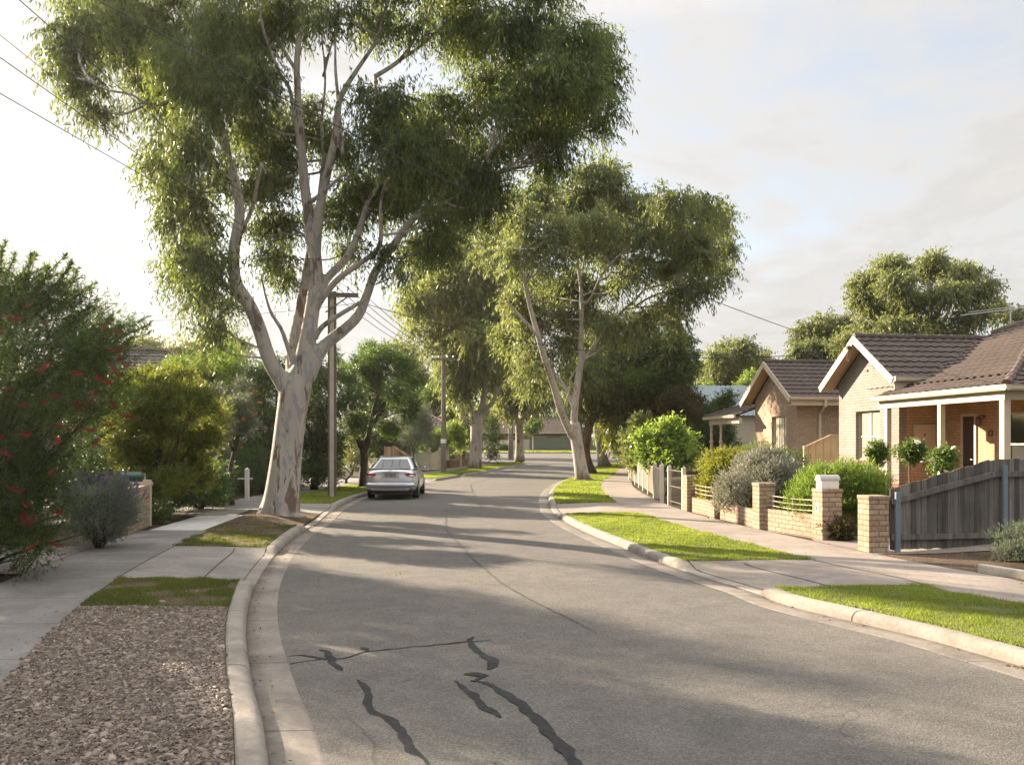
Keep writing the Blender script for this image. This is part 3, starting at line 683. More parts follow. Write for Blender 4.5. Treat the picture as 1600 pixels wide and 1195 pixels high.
def gum_trees():
    # ---- the big gum on the left nature strip
    Y = 21.8; base = on_bank('L', 21.8, 1.3, -.02); Yb = base.y
    bx = base.x
    root_l = [pxl(Y, [(436,812,.62),(437,800,.52),(440,780,.445),(444,745,.40),(449,700,.372),(455,650,.365),(462,610,.375),(470,585,.30),(474,570,.2)])]
    root_l += [pxl(Y, [(435,806,.16),(418,807,.13),(400,812,.05)], -.3), pxl(Y, [(440,805,.18),(462,808,.13),(490,818,.05)], -.2), pxl(Y, [(437,803,.2),(445,812,.14),(450,826,.04)], -.9)]
    A = [(452,618,.2),(437,590,.2),(420,560,.185),(402,505,.17),(387,472,.16),(369,442,.15),(365,402,.14),(369,370,.135),(375,332,.12),(369,293,.11),(361,261,.10),(345,217,.085),(321,181,.07),(308,134,.055),(301,100,.04),(292,60,.025)]
    B = [(462,600,.2),(457,561,.17),(466,500,.14),(475,450,.12),(482,405,.1),(496,330,.075),(505,250,.055),(503,190,.045),(508,120,.035),(500,40,.02)]
    C = [(468,600,.26),(478,545,.215),(487,490,.185),(493,440,.175),(492,400,.165),(486,370,.15),(480,320,.135),(475,280,.125),(468,190,.10),(464,112,.085),(467,64,.075),(475,37,.065),(480,0,.05),(484,-60,.035),(480,-110,.02)]
    C2 = [(493,410,.13),(495,372,.125),(498,335,.12),(507,290,.11),(515,255,.10),(524,210,.09),(529,165,.08),(539,139,.07),(561,105,.055),(584,71,.045),(593,49,.035),(605,0,.025),(612,-50,.015)]
    D = [(498,470,.11),(509,438,.105),(540,405,.1),(556,375,.09),(566,345,.08),(574,318,.065),(592,285,.05),(610,240,.04),(625,190,.03)]
    E = [(494,482,.1),(506,462,.09),(530,435,.08),(560,413,.072),(585,395,.065),(595,375,.06),(594,340,.045),(598,300,.03),(610,260,.02)]
    Fm = [(482,592,.17),(503,545,.16),(535,517,.145),(560,492,.13),(575,455,.12),(586,425,.11),(610,390,.10),(642,346,.09),(664,326,.085),(678,313,.08),(700,295,.065),(740,258,.055),(794,217,.045),(842,184,.035),(887,124,.022)]
    Gm = [(492,528,.08),(504,510,.07),(530,492,.062),(550,480,.055),(570,468,.04)]
    Hm = [(458,568,.07),(448,537,.062),(439,513,.05),(424,489,.042),(415,462,.032),(408,430,.02)]
    limbs = root_l+[pxl(Y, A, -1.6), pxl(Y, B, 2.4), pxl(Y, C, .3), pxl(Y, C2, -1.2), pxl(Y, D, 1.6), pxl(Y, E, -1.3), pxl(Y, Fm, .8), pxl(Y, Gm, -.6), pxl(Y, Hm, -.8)]
    extra = [[(642,346,.05),(675,325,.04),(700,313,.03),(720,300,.02)],[(527,146,.05),(535,240,.06)][::-1]+[(524,100,.035),(524,37,.025)],
             [(475,290,.06),(455,150,.05),(440,120,.045),(415,60,.035),(405,10,.02)],[(464,112,.06),(450,90,.05),(432,55,.04),(418,10,.025)],
             [(361,261,.06),(352,215,.055),(320,165,.05),(290,150,.045),(240,165,.035),(205,148,.028),(165,140,.02),(135,125,.012)],
             [(300,182,.05),(285,150,.045),(262,125,.04),(230,110,.03)],
             [(370,380,.055),(392,330,.05),(400,300,.045),(408,255,.03)],
             [(375,470,.05),(350,440,.04),(320,425,.03),(290,400,.02)],[(366,420,.05),(340,390,.04),(315,350,.03),(300,300,.02)],
             [(586,120,.06),(625,94,.055),(648,60,.05),(662,37,.045),(690,-20,.03)],[(610,240,.06),(590,160,.06),(586,120,.055)],
             [(625,94,.045),(660,70,.04),(707,26,.03),(740,-10,.02)],[(700,210,.055),(735,170,.05),(752,150,.045),(770,100,.04),(778,60,.03),(790,10,.02)],
             [(700,210,.05),(670,260,.06)][::-1]+[(740,160,.04),(790,110,.03),(830,80,.02)],[(794,217,.04),(850,205,.03),(900,180,.025),(940,165,.015)],
             [(520,60,.03),(505,120,.045)][::-1]+[(530,10,.02)], [(480,320,.06),(505,300,.05),(540,270,.035)]]
    for i, e in enumerate(extra): grow(limbs, e, (-1.2, 1.1, -1.5, 1.4, -2.0, 1.8, -1.4, -.8, 1.4, 1.2, 1.2, 1.8, 1.4, .4, 1.5, .6, -1)[i])
    rows = [(130,50,58,48,-1.8),(120,120,38,32,-2.2),(160,172,38,18,-2),(105,85,22,26,-2),(195,30,62,50,-.5),(210,105,58,45,1),(250,50,60,55,2),(275,110,55,50,-2.2),(250,165,45,35,.5),
      (330,40,60,50,-1.5),(340,105,50,45,1.5),(330,165,45,45,-2),(262,222,50,40,1.2),(245,260,28,30,-1),(305,225,45,40,-2.2),(290,290,48,42,.4),(268,335,28,28,-1.5),(315,345,42,40,1.6),(290,395,40,38,-.8),(272,425,22,24,.6),
      (328,420,32,36,-1.6),(310,460,28,30,.2),(336,500,17,42,-.9),(322,530,12,26,-.5),(350,470,16,26,1.5),(375,55,55,52,1.8),(405,115,48,46,-1.8),(395,180,44,40,.8),(350,270,36,36,2.2),(405,235,38,32,2.4),
      (385,300,28,28,2.6),(425,290,36,34,1.2),(415,350,28,28,2.0),(445,340,26,30,2),(432,395,26,32,.6),(448,430,16,26,1.5),
      (450,200,40,40,2.5),(440,255,32,28,2.4),(505,215,30,36,2.6),(490,160,22,20,2.6),(450,20,60,26,1),(520,15,60,24,-1.5),(590,25,50,28,1.5),(640,40,36,24,-.6),
      (545,230,36,30,1.8),(560,290,42,36,1.4),(520,330,30,30,2.2),(600,155,46,30,-2.2),(605,210,52,40,-1),(650,180,52,42,1.8),(640,245,52,42,-2),(690,165,50,36,-.6),(700,225,52,44,1.2),(735,200,40,38,2.4),(745,265,44,40,-.8),
      (690,285,46,32,2),(610,290,40,28,2.0),(770,300,34,34,.6),(725,325,34,28,1.6),(555,345,22,22,2),(540,390,18,20,2),(600,325,28,18,2.2),(640,320,26,22,2.2),(690,340,30,24,-1),
      (595,400,14,30,-.6),(625,425,14,26,.4),(655,385,32,28,1.6),(690,385,26,30,.4),
      (700,40,50,42,2.4),(755,50,52,44,.2),(805,35,48,40,-1.2),(850,45,52,44,1.6),(895,75,48,46,-.4),(935,65,34,34,1.4),(915,120,44,38,-1),(945,115,28,30,1),(860,115,46,40,-1.6),(810,105,44,38,1.6),(765,120,40,36,-1),
      (955,165,18,28,.4),(940,195,16,22,1),(895,165,40,34,1.4),(845,165,42,36,.2),(800,165,40,36,-1.6),(830,215,36,26,.8),(870,210,32,26,-.8),(790,220,34,28,1.6),(845,250,14,18,.4),(875,240,16,16,-.4),
      (150,-40,70,48,0),(260,-50,80,50,1),(380,-60,80,50,-1),(500,-70,80,46,1.5),(620,-50,80,46,-1),(740,-40,80,46,.6),(840,-30,60,36,-.6),(300,-120,110,50,0),(480,-140,120,50,0),(640,-120,110,50,0)]
    cl = pxc(Y, rows)
    tree('gum_tree', 'tall gum with mottled grey trunk forking above the kerb ahead of the parked car', base, limbs, cl, 345000, .17, .032, 'gum', 'lf_gum', 'bark_gum', 3, voxel=.04, nb=9, twig_r=.011, lo=.26, hi=.44)
    # ---- the tall gum on the right kerb by the bend
    base = G(912, 750, .135); Y = base.y
    tr = pxl(Y, [(911,753,.50),(910,746,.40),(908,735,.345),(905,715,.315),(902,695,.305),(899,676,.31),(897,662,.30)])
    fl = [pxl(Y, [(911,749,.16),(925,750,.1),(935,752,.04)], -.4), pxl(Y, [(909,749,.13),(900,751,.09),(894,753,.03)], -.3)]
    Lm = [(894,680,.22),(888,668,.2),(876,641,.19),(866,605,.18),(856,575,.17),(846,543,.155),(836,508,.13),(826,470,.11),(818,430,.09),(812,390,.06)]
    Rm = [(898,675,.22),(897,655,.2),(899,626,.19),(904,588,.18),(907,568,.17),(908,530,.14),(909,490,.12),(908,455,.10),(905,430,.09),(900,396,.07),(890,360,.05),(880,320,.03)]
    limbs = [tr]+fl+[pxl(Y, Lm, -3.6), pxl(Y, Rm, .6)]
    for p, d in (
        ([(897,640,.11),(890,622,.1),(880,600,.095),(868,585,.09)], .2),
        ([(850,555,.1),(842,530,.09),(832,515,.08),(810,490,.06),(790,470,.04)], -1.5),
        ([(907,565,.09),(925,545,.085),(964,495,.08),(991,470,.075),(1008,451,.065),(1024,434,.06),(1041,385,.045),(1060,360,.03)], 1.2),
        ([(980,483,.05),(1000,480,.045),(1024,478,.03)], .8),
        ([(1008,451,.05),(1015,420,.045),(1035,390,.04),(1055,370,.03)], .3),
        ([(907,475,.08),(922,467,.075),(941,429,.065),(966,401,.055),(985,385,.04),(1000,370,.02)], -1.2),
        ([(905,440,.07),(915,400,.06),(922,360,.05),(935,310,.03)], 1.0),
        ([(900,400,.05),(886,363,.04),(872,330,.03)], -1),
        ([(878,645,.05),(890,610,.045),(892,590,.04),(915,560,.02)], -.6)): grow(limbs, p, d)
    rows = [(925,265,40,25),(955,282,38,28),(905,300,42,28),(960,315,45,28),(1000,325,42,26),(880,320,36,26),(1050,315,40,24),(1090,325,38,28),(1115,350,30,30),(1132,385,20,26),(1120,420,26,22),(1085,365,42,34),(1050,355,42,32),
      (1015,365,36,24),(1075,405,34,28),(1045,415,26,20),(1105,405,26,24),(1090,445,26,18),(1060,450,28,22),(1035,475,26,20),(1060,500,20,22),(1105,450,10,9),(975,360,36,24),(935,350,40,26),(900,365,36,30),(865,360,34,34),
      (866,405,34,32),(915,372,22,16,2),(950,395,24,20),(1000,405,28,20),(980,430,26,18),(855,450,38,34),(890,440,30,28),(915,382,18,14),(930,455,22,22),(965,445,18,16),(1005,500,30,22),(965,510,40,26),(925,500,36,28),(882,495,30,26,1.2),
      (838,500,34,32,1.0),(815,470,34,36),(800,520,28,36),(840,550,30,28,1.0),(880,535,26,20,1.2),(856,592,18,18,1.0),(828,590,22,20),(820,560,18,24),
      (790,345,28,26,1),(768,385,24,26,2),(800,305,20,22,0),(845,310,28,30),(820,340,26,36),(835,385,30,34),(805,400,24,36),(850,270,22,24)]
    tree('gum_tree', 'tall pale-trunked gum on the right kerb where the road bends, spreading wide', base, limbs, pxc(Y, rows, 5, 3.2), 125000, .25, .058, 'gum', 'lf_olive', 'bark_pale', 8, voxel=.06, nb=9, twig_r=.02, lo=.28, hi=.46)
    # ---- gum on the far left kerb beyond the second pole
    base = G(742, 732, .135); Y = base.y
    tr = pxl(Y, [(742,735,.6),(742,729,.50),(743,715,.44),(744,690,.42),(745,668,.43),(746,655,.40)])
    limbs = [tr]+[pxl(Y, p, d) for p, d in (
        ([(742,668,.28),(736,645,.24),(731,626,.2),(728,600,.16),(726,570,.12),(722,530,.08),(715,480,.05)], -1),
        ([(745,665,.3),(752,640,.26),(757,610,.23),(758,590,.2),(762,550,.15),(764,500,.11),(770,450,.07)], .5),
        ([(752,645,.18),(768,630,.15),(780,606,.12),(790,596,.08),(800,580,.05)], -1.2),
        ([(755,650,.14),(766,632,.11),(778,610,.08)], .9),
        ([(741,668,.12),(738,652,.11),(737,640,.09)], -1.6),
        ([(736,662,.16),(722,652,.2),(721,640,.2),(727,622,.12),(730,600,.06)], 1.4),
        ([(726,565,.09),(700,520,.08),(680,500,.06),(655,480,.04)], -1.5),
        ([(760,560,.09),(775,545,.08),(790,520,.05)], 1.5))]
    rows = [(720,600,26,40),(708,560,26,40),(730,550,30,40),(755,580,22,34),(745,520,34,36),(712,500,34,36),(690,480,32,32),(662,470,28,22),(648,505,16,32),(676,518,20,26),(642,470,18,18),(770,520,28,40),(790,490,24,36),(790,545,22,30),(776,575,16,26),(735,470,38,34),(700,440,40,32),(750,430,40,32),(785,440,30,30),(665,440,32,26),(690,405,36,28),(735,395,40,28),(776,400,34,28),(650,395,28,22),(700,362,34,22),(755,355,34,24),(700,545,18,26),(805,470,18,30),(725,575,26,28)]
    tree('gum_tree', 'pale fluted gum on the far left kerb beside the second power pole', base, limbs, pxc(Y, rows, 9, 3.2), 75000, .34, .085, 'gum', 'lf_olive', 'bark_pale', 10, voxel=.09, nb=8, twig_r=.03, tint_up=.12)
    # ---- smaller gum at the street corner
    base = G(812, 720.6, .135); Y = base.y
    limbs = [pxl(Y, [(812,722,.5),(812,714,.42),(812,690,.36),(811,665,.34)])]+[pxl(Y, p, d) for p, d in (
        ([(810,668,.24),(806,650,.2),(802,635,.16),(796,610,.1),(790,590,.06)], -1), ([(812,668,.24),(815,650,.2),(818,625,.14),(822,600,.09)], .6), ([(813,664,.18),(822,646,.15),(835,634,.1),(845,622,.05)], -.5), ([(811,664,.14),(813,640,.12),(811,610,.08)], 1.4))]
    rows = [(800,610,26,26),(828,606,30,26),(848,622,24,18),(806,580,30,28),(835,575,28,24),(785,595,18,26),(820,630,16,12),(795,560,24,24),(842,598,20,18),(784,632,14,14)]
    tree('gum_tree', 'slim pale gum on the street corner in front of the brown-roofed house', base, limbs, pxc(Y, rows, 4, 3.0), 26000, .36, .10, 'gum', 'lf_gum_far', 'bark_pale', 14, voxel=.1, nb=8, twig_r=.03)
    # ---- brown trunked gum behind the right one
    base = G(920, 739.5, .135); Y = base.y
    limbs = [pxl(Y, [(920,742,.6),(919,736,.48),(916,722,.36),(914,705,.3),(916,685,.28),(920,668,.27),(926,650,.22),(933,638,.18),(944,620,.13),(952,600,.1),(960,570,.06)]),
             pxl(Y, [(914,706,.2),(910,692,.17),(907,676,.14),(905,660,.12),(902,630,.08),(900,600,.05)], .8), pxl(Y, [(921,668,.16),(924,645,.15),(918,620,.12),(915,590,.07)], -1)]
    rows = [(930,545,40,28),(975,548,42,30),(1015,545,34,30),(1045,560,24,30),(905,580,28,24),(1030,600,28,30),(930,622,24,18),(950,600,36,28),(985,610,34,28),(965,570,40,30),(920,600,30,26),(1000,575,34,30),(965,640,26,18),(935,575,30,26),(990,640,22,18),(1010,620,22,26)]
    tree('gum_tree', 'brown rough-barked gum leaning just behind the pale trunk on the right kerb', base, limbs, pxc(Y, rows, 6, 3.0), 62000, .30, .075, 'gum', 'lf_olive', 'bark_brown', 17, voxel=.07, nb=8, twig_r=.025)
    base = G(944, 728.6, .135); Y = base.y
    limbs = [pxl(Y, [(945,731,.62),(943,724,.46),(940,708,.36),(937,692,.33),(934,676,.33),(933,665,.3)])]+[pxl(Y, p, d) for p, d in (
        ([(933,668,.22),(929,650,.19),(928,625,.15),(930,595,.1)], -1), ([(935,672,.2),(942,655,.17),(950,645,.14),(965,640,.1),(985,625,.06)], 1), ([(938,690,.14),(942,674,.12),(946,650,.09),(950,620,.06)], -.6))]
    rows = [(975,650,22,20),(958,672,14,16),(990,630,28,24),(1000,665,22,22),(980,600,36,28),(1010,640,24,26),(945,615,26,24),(970,680,16,14),(965,560,34,30),(1000,570,36,30)]
    tree('gum_tree', 'third gum on the right nature strip with sunlit yellow-green hanging leaves', base, limbs, pxc(Y, rows, 7, 3.0), 36000, .34, .09, 'gum', 'lf_lime', 'bark_pale', 19, voxel=.09, nb=8, twig_r=.03, tint_up=-.15)
gum_trees()

# ------------------------------------------------------------------ simple trees and shrubs
def generic_tree(name, label, X, Y, rows, nleaf, L, W, mode, lmat, bmat='bark_dark', seed=1, base_px=None, tr=.16, nb=9, group=None, dyr=1.2, tint_up=0.0, cat='tree', forks=5, lo=.34, hi=.52):
    """crown rows traced in photo pixels at depth Y; the trunk rises from the ground under the crown"""
    rng = random.Random(seed); cl = pxc(Y, rows, seed, dyr)
    if X is None: X = sum(c[0][0] for c in cl)/len(cl)
    z0 = zat(X, Y); base = Vector((X, Y, z0))
    zc = sum(c[0][2] for c in cl)/len(cl); zlo = min(c[0][2]-c[1][2] for c in cl); fz = z0+max(.35*(zc-z0), min(zlo-z0, .6*(zc-z0)))
    fork = Vector((X+rng.uniform(-.3, .3), Y, fz))
    limbs = [([base-Vector((0, 0, .1)), base+Vector((0, 0, .15)), (base+fork)/2+Vector((rng.uniform(-.12, .12), 0, 0)), fork], [tr*1.5, tr*1.15, tr*.95, tr*.85])]
    order = sorted(cl, key=lambda c: -c[1][0]*c[1][2]); pick = order[:forks]
    for (c, r) in pick:
        c = Vector(c); md = fork.lerp(c, .5)+Vector((rng.uniform(-.2, .2), rng.uniform(-.2, .2), .08*(c-fork).length))
        limbs.append(([fork-Vector((0, 0, tr)), md, c], [tr*.7, tr*.45, tr*.2]))
    return tree(name, label, base, limbs, cl, nleaf, L, W, mode, lmat, bmat, seed, None, nb, group, cat, max(.008, tr*.1), tint_up, True, lo, hi)

def shrub(name, label, X, Y, w, h, nleaf, L, W, mode, lmat, seed=1, d=None, z=None, nb=14, cat='shrub', group=None, tint_up=0.0, lift=.52, blobs=None, base_z=None):
    rng = np.random.default_rng(seed); z0 = zat(X, Y) if base_z is None else base_z; d = d or w
    root = thing(name, label, cat, (X, Y, z0), 0, group)
    cl = blobs or [((0, 0, h*lift), (w/2, d/2, h*(1-lift))), ((0, 0, h*.28), (w*.42, d*.42, h*.28))]
    vs, fs, t, C = foliage(rng, cl, nleaf, L, W, mode, nb, tint_up, .3, .46)
    vs[:, 2] = np.maximum(vs[:, 2], .01)
    mesh_np('foliage', vs, fs, M[lmat], root, t)
    mb = MB()
    for s in C[::max(1, len(C)//14)]:
        s = Vector(s); mb.tube([(s.x*.12, s.y*.12, -.03), (s.x*.5, s.y*.5, s.z*.45), tuple(s)], [.016+.004*h, .012, .006], 5)
    mb.build('stem', M['bark_dark'], root)
    return root
def lettering(name, body, size, mat, parent, extrude=.003):
    """raised letters as a real mesh; the caller places it"""
    cu = bpy.data.curves.new(name, 'FONT'); cu.body = body; cu.size = size; cu.extrude = extrude; cu.align_x = 'CENTER'
    t = link(bpy.data.objects.new(name, cu)); dg = bpy.context.evaluated_depsgraph_get(); me = bpy.data.meshes.new_from_object(t.evaluated_get(dg))
    bpy.data.objects.remove(t); me.materials.clear(); me.materials.append(M[mat]); return link(bpy.data.objects.new(name, me), parent)
# ------------------------------------------------------------------ houses
TH = math.atan2(.1415, .99)                     # street direction of the right-hand houses
R_IN = Vector((math.cos(TH), math.sin(TH), 0)); T_AW = Vector((-math.sin(TH), math.cos(TH), 0))
def tiled_plane(name, poly, up, mat, parent, tw=.30, th=.33, step=.035, wave=.028, lift=.02):
    """a roof plane of interlocking tiles: poly is planar (local coords), up = horizontal direction of the slope"""
    P = [Vector(p) for p in poly]; n = (P[1]-P[0]).cross(P[2]-P[0]).normalized()
    if n.z < 0: n = -n; P = P[::-1]
    upv = Vector((up[0], up[1], 0)).normalized(); vdir = (upv-n*upv.dot(n)).normalized(); udir = vdir.cross(n)
    o = P[0]; us = [(p-o).dot(udir) for p in P]; vs = [(p-o).dot(vdir) for p in P]
    u0, u1, v0, v1 = min(us), max(us), min(vs), max(vs)
    nu = max(2, int((u1-u0)/(tw/6))); U = np.linspace(u0, u1, nu+1)
    rows = int((v1-v0)/th)+1; Vv, Hh = [], []
    for r in range(rows):
        a, b = v0+r*th, min(v0+(r+1)*th, v1+.001); Vv += [a, b-.004]; Hh += [step, 0.0]
    Vv = np.array(Vv); Hh = np.array(Hh)
    UU, VV = np.meshgrid(U, Vv); ph = (UU/tw) % 1.0
    w = np.where(ph < .62, np.abs(np.sin(ph/.62*math.pi))**.8, 0)*wave
    h = w+np.repeat(Hh[:, None], len(U), 1)+lift
    pts = np.array(o)+UU[..., None]*np.array(udir)+VV[..., None]*np.array(vdir)+h[..., None]*np.array(n)
    me = bpy.data.meshes.new(name); me.from_pydata([tuple(p) for p in pts.reshape(-1, 3)], [], [tuple(f) for f in grid_faces(len(Vv), len(U))])
    bm = bmesh.new(); bm.from_mesh(me); c = sum(P, Vector())/len(P)
    for i in range(len(P)):
        a, b = P[i], P[(i+1) % len(P)]; m = (b-a).cross(n).normalized()
        if m.dot(c-a) > 0: m = -m
        bmesh.ops.bisect_plane(bm, geom=bm.verts[:]+bm.edges[:]+bm.faces[:], plane_co=a, plane_no=m, clear_outer=True)
    base = [bm.verts.new(p-n*.03) for p in P]; bm.faces.new(base[::-1])
    bm.to_mesh(me); bm.free(); me.materials.append(M[mat]); return link(bpy.data.objects.new(name, me), parent)
def ridge(parent, p, q, mat='ridgetile', r=.11, name='ridge_cap'):
    p, q = Vector(p), Vector(q); n = max(2, int((q-p).length/.4)); mb = MB()
    for i in range(n):
        a, b = p.lerp(q, i/n), p.lerp(q, min(1, (i+1.08)/n)); mb.tube([a, b], [r*1.06, r*.94], 8)
    return mb.build(name, M[mat], parent, smooth=False)
def wall_with_holes(mb, b0, b1, z0, z1, a0, a1, holes):
    """a wall along b (y) between a0..a1 with rectangular openings (b0,b1,z0,z1), from boxes butted edge to edge"""
    bs = sorted({b0, b1, *[h[0] for h in holes], *[h[1] for h in holes]})
    for x, y in zip(bs[:-1], bs[1:]):
        hs = sorted([h for h in holes if h[0] < (x+y)/2 < h[1]], key=lambda h: h[2]); z = z0
        for h in hs:
            if h[2] > z: mb.box((a0, x, z), (a1, y, h[2]))
            z = h[3]
        if z < z1: mb.box((a0, x, z), (a1, y, z1))
def sash_window(parent, a, b0, b1, z0, z1, mull=1, cross=True, blind=True, mat='cream_trim', depth=.0):
    f = MB(); w = .055
    f.box((a, b0, z0), (a+.07, b0+w, z1)); f.box((a, b1-w, z0), (a+.07, b1, z1)); f.box((a, b0+w, z1-w), (a+.07, b1-w, z1)); f.box((a, b0+w, z0), (a+.07, b1-w, z0+w))
    for i in range(mull):
        c = b0+(b1-b0)*(i+1)/(mull+1); f.box((a+.004, c-.03, z0+w), (a+.066, c+.03, z1-w))
    win = f.build('window', M[mat], parent, bevel=.004)
    if cross:
        s = MB(); zm = z0+(z1-z0)*.48; s.box((a+.010, b0+w, zm-.025), (a+.06, b1-w, zm+.025)); s.build('transom', M[mat], win)
    g = MB(); g.box((a+.03, b0+.02, z0+.02), (a+.036, b1-.02, z1-.02)); g.build('pane', M['blind_glass' if blind else 'win_glass'], win)
    return win
def gutter_run(parent, p, q, out, mat='cream_trim', name='gutter'):
    p, q, out = Vector(p), Vector(q), Vector(out); mb = MB(); z = Vector((0, 0, 1))
    prof = [(0, -.10), (.08, -.10), (.105, -.06), (.105, .015), (.12, .02), (.12, .035), (.0, .035)]
    mb.prism([p+out*a+z*b for a, b in prof], q-p); return mb.build(name, M[mat], parent)

def house_front():
    ZB = .40
    root = thing('brick_house', 'cream brick house with front gable and posted verandah behind the grey paling fence', 'house', (11.23, 26.0, ZB), TH)
    L = 3.46; eh = 3.32; pk = 4.72                       # gable wall width, eave, peak of brick
    w = MB(); wall_with_holes(w, 0, L, .32, 3.0, 0, .23, [(1.0, 2.41, .98, 2.50)])
    w.prism([(0, 0, 3.0), (0, L, 3.0), (0, L, 3.45), (0, L/2, 4.62), (0, 0, 3.45)], (.23, 0, 0))
    w.box((.23, L-.23, .32), (12, L, 3.4)); w.box((1.54, .0, 2.76), (12, .23, 3.4))
    w.build('wall', M['brick_cream'], root); w = MB()
    w.box((1.3, -4.3, .0), (1.53, -2.72, 2.75)); w.box((1.3, -1.0, 0), (1.53, .23, 2.75)); w.box((1.3, -2.72, 2.28), (1.53, -1.62, 2.75)); w.box((1.3, -1.0-.62, 2.28), (1.53, -1.0, 2.75))
    w.box((1.3, -2.70, 0), (1.53, -1.62, 2.28)); w.box((1.53, -4.3, 0), (12, -4.07, 2.75)); w.box((.232, .0, .32), (1.298, .23, 3.3))
    w.build('wall', M['brick_tan'], root)
    p = MB(); p.box((-.035, -.03, -.45), (.25, L+.03, .32)); p.box((.25, -.03, -.45), (1.3, .2, .32)); p.build('plinth', M['brick_red'], root)
    fl = MB(); fl.box((-.55, -5.25, -.35), (1.3, -.034, .06)); fl.build('porch_floor', M['terracotta'], root)
    sash_window(root, .10, 1.0, 2.41, .98, 2.50)
    s = MB(); s.prism([(-.09, .9, .93), (.12, .9, .98), (.12, .9, .90), (-.09, .9, .84)], (0, 1.61, 0)); s.build('sill', M['terracotta'], root)
    b = MB(); b.box((.0, 1.0, 2.50), (.1, 2.41, 2.515)); b.build('lintel', M['cream_trim'], root)
    # gable roof
    ov, ef, hs, zt = .45, .45, L/2+.45, pk+.05
    ze = zt-hs*math.tan(RAD(33.5)); m = L/2
    tiled_plane('roof', [(-ov, -ef, ze), (6.2, -ef, ze), (6.2, m, zt), (-ov, m, zt)], (0, 1), 'rooftile', root)
    tiled_plane('roof', [(-ov, L+ef, ze), (6.2, L+ef, ze), (6.2, m, zt), (-ov, m, zt)], (0, -1), 'rooftile', root)
    ridge(root, (-ov, m, zt+.02), (4.4, m, zt+.02), 'rooftile')
    for sgn, bb in ((1, -ef), (-1, L+ef)):
        x = MB(); d = Vector((0, m-bb, zt-ze)); up = Vector((0, -d.z, d.y)).normalized()*(1 if sgn > 0 else -1)
        a = Vector((-ov-.03, bb, ze))+up*.045; c = Vector((-ov-.03, m, zt))+up*.045; dn = -up*.21
        x.prism([a, c, c+dn, a+dn], (.03, 0, 0)); x.build('bargeboard', M['cream_trim'], root)
        y = MB(); a = Vector((-ov+.004, bb, ze))-up*.06; c = Vector((-ov+.004, m, zt))-up*.06
        y.prism([a, c, c-up*.025, a-up*.025], (ov-.006, 0, 0)); y.build('soffit', M['soffit'], root)
    v = MB(); v.lathe([(.055, 0), (.06, -.03), (.02, -.05)], 10, (-.0, m+.02, 4.12), 'X'); v.build('wall_hook', M['rust_steel'], root); v = MB(); v.box((-.03, m-.05, 3.72), (-.002, m+.03, 3.77)); v.build('wall_hook', M['rust_steel'], root)
    iw = MB(); iw.lathe([(.03, -.14), (.075, -.13), (.06, -.07), (.085, -.05), (.05, 0)], 10, (-ov-.04, m+.12, pk-.26), 'X')
    iw.tube([(-ov-.1, m+.1, pk-.3), (-ov-.06, m+.22, pk-.45), (-ov-.06, m+.3, pk-.62), (-ov-.06, m+.18, pk-.68), (-ov-.06, m+.1, pk-.5)], .012, 5); iw.build('insulator', M['rust_steel'], root)
    gutter_run(root, (-ov, -ef-.01, ze+.03), (2.0, -ef-.01, ze+.03), (0, -1, 0))
    fs = MB(); fs.box((-ov+.05, -ef+.02, ze-.30), (1.6, -ef+.05, ze-.06)); fs.box((-ov+.05, -ef+.051, ze-.3), (1.6, -.01, ze-.275)); fs.build('fascia', M['cream_paint'], root)
    # main roof over the verandah
    z0, sl = 2.80, .43; zr = lambda a: z0+sl*(a+.7)
    bN = -5.45; ap = (5.3, .6)
    tiled_plane('roof', [(-.7, bN, z0), (-.7, .15, z0), (.0, .15, zr(0)), (.0, bN+.7, zr(0))], (1, 0), 'rooftile', root, th=.33)
    tiled_plane('roof', [(.0, bN+.7, zr(0)), (.0, 1.73, zr(0)), (4.2, 1.73, zr(4.2)), (5.35, .6, zr(5.35))], (1, 0), 'rooftile', root)
    zs = lambda bb: z0+sl*(bb-bN)
    tiled_plane('roof', [(-.7, bN, z0), (13, bN, z0), (13, .6, zs(.6)), (5.35, .6, zs(.6))], (0, 1), 'rooftile', root)
    zb = lambda bb: zs(.6)-sl*(bb-.6)
    tiled_plane('roof', [(4.2, 1.73, zb(1.73)), (5.35, .6, zs(.6)), (13, .6, zs(.6)), (13, 5, zb(5)), (4.2, 5, zb(5))], (0, -1), 'rooftile', root)
    ridge(root, (-.66, bN+.04, z0+.05), (5.35, .6, zr(5.35)+.04)); ridge(root, (5.35, .6, zr(5.35)+.04), (4.2, 1.73, zr(4.2)+.05)); ridge(root, (5.3, .6, zs(.6)+.05), (13, .6, zs(.6)+.05))
    gutter_run(root, (-.68, bN-.12, z0), (-.68, .16, z0), (-1, 0, 0)); gutter_run(root, (-.79, bN, z0), (12, bN, z0), (0, -1, 0))
    bm = MB(); bm.box((-.60, -5.26, 2.50), (-.45, .10, 2.775)); bm.box((-.45, -5.26, 2.5), (12, -5.11, 2.775)); bm.build('verandah_beam', M['cream_trim'], root)
    cl = MB(); cl.box((-.445, -5.1, 2.70), (1.295, -.01, 2.72)); cl.box((1.3, -5.1, 2.70), (12, -4.305, 2.72)); cl.build('verandah_ceiling', M['cream_paint'], root)
    for bb in (-.30, -2.78, -5.18):
        q = MB(); wd = .07 if bb > -5 else .085
        q.box((-.525-wd, bb-wd, -.4), (-.525+wd, bb+wd, 2.498)); q.build('verandah_post', M['cream_trim'], root, bevel=.008)
    q = MB(); q.box((5.0, -5.27, -.4), (5.15, -5.11, 2.498)); q.build('verandah_post', M['cream_trim'], root, bevel=.008)
    # porch things fixed to the walls
    x = MB(); x.box((.42, -.10, 1.15), (1.08, -.002, 2.05)); mbx = x.build('meter_box', M['cream_paint'], root, bevel=.012)
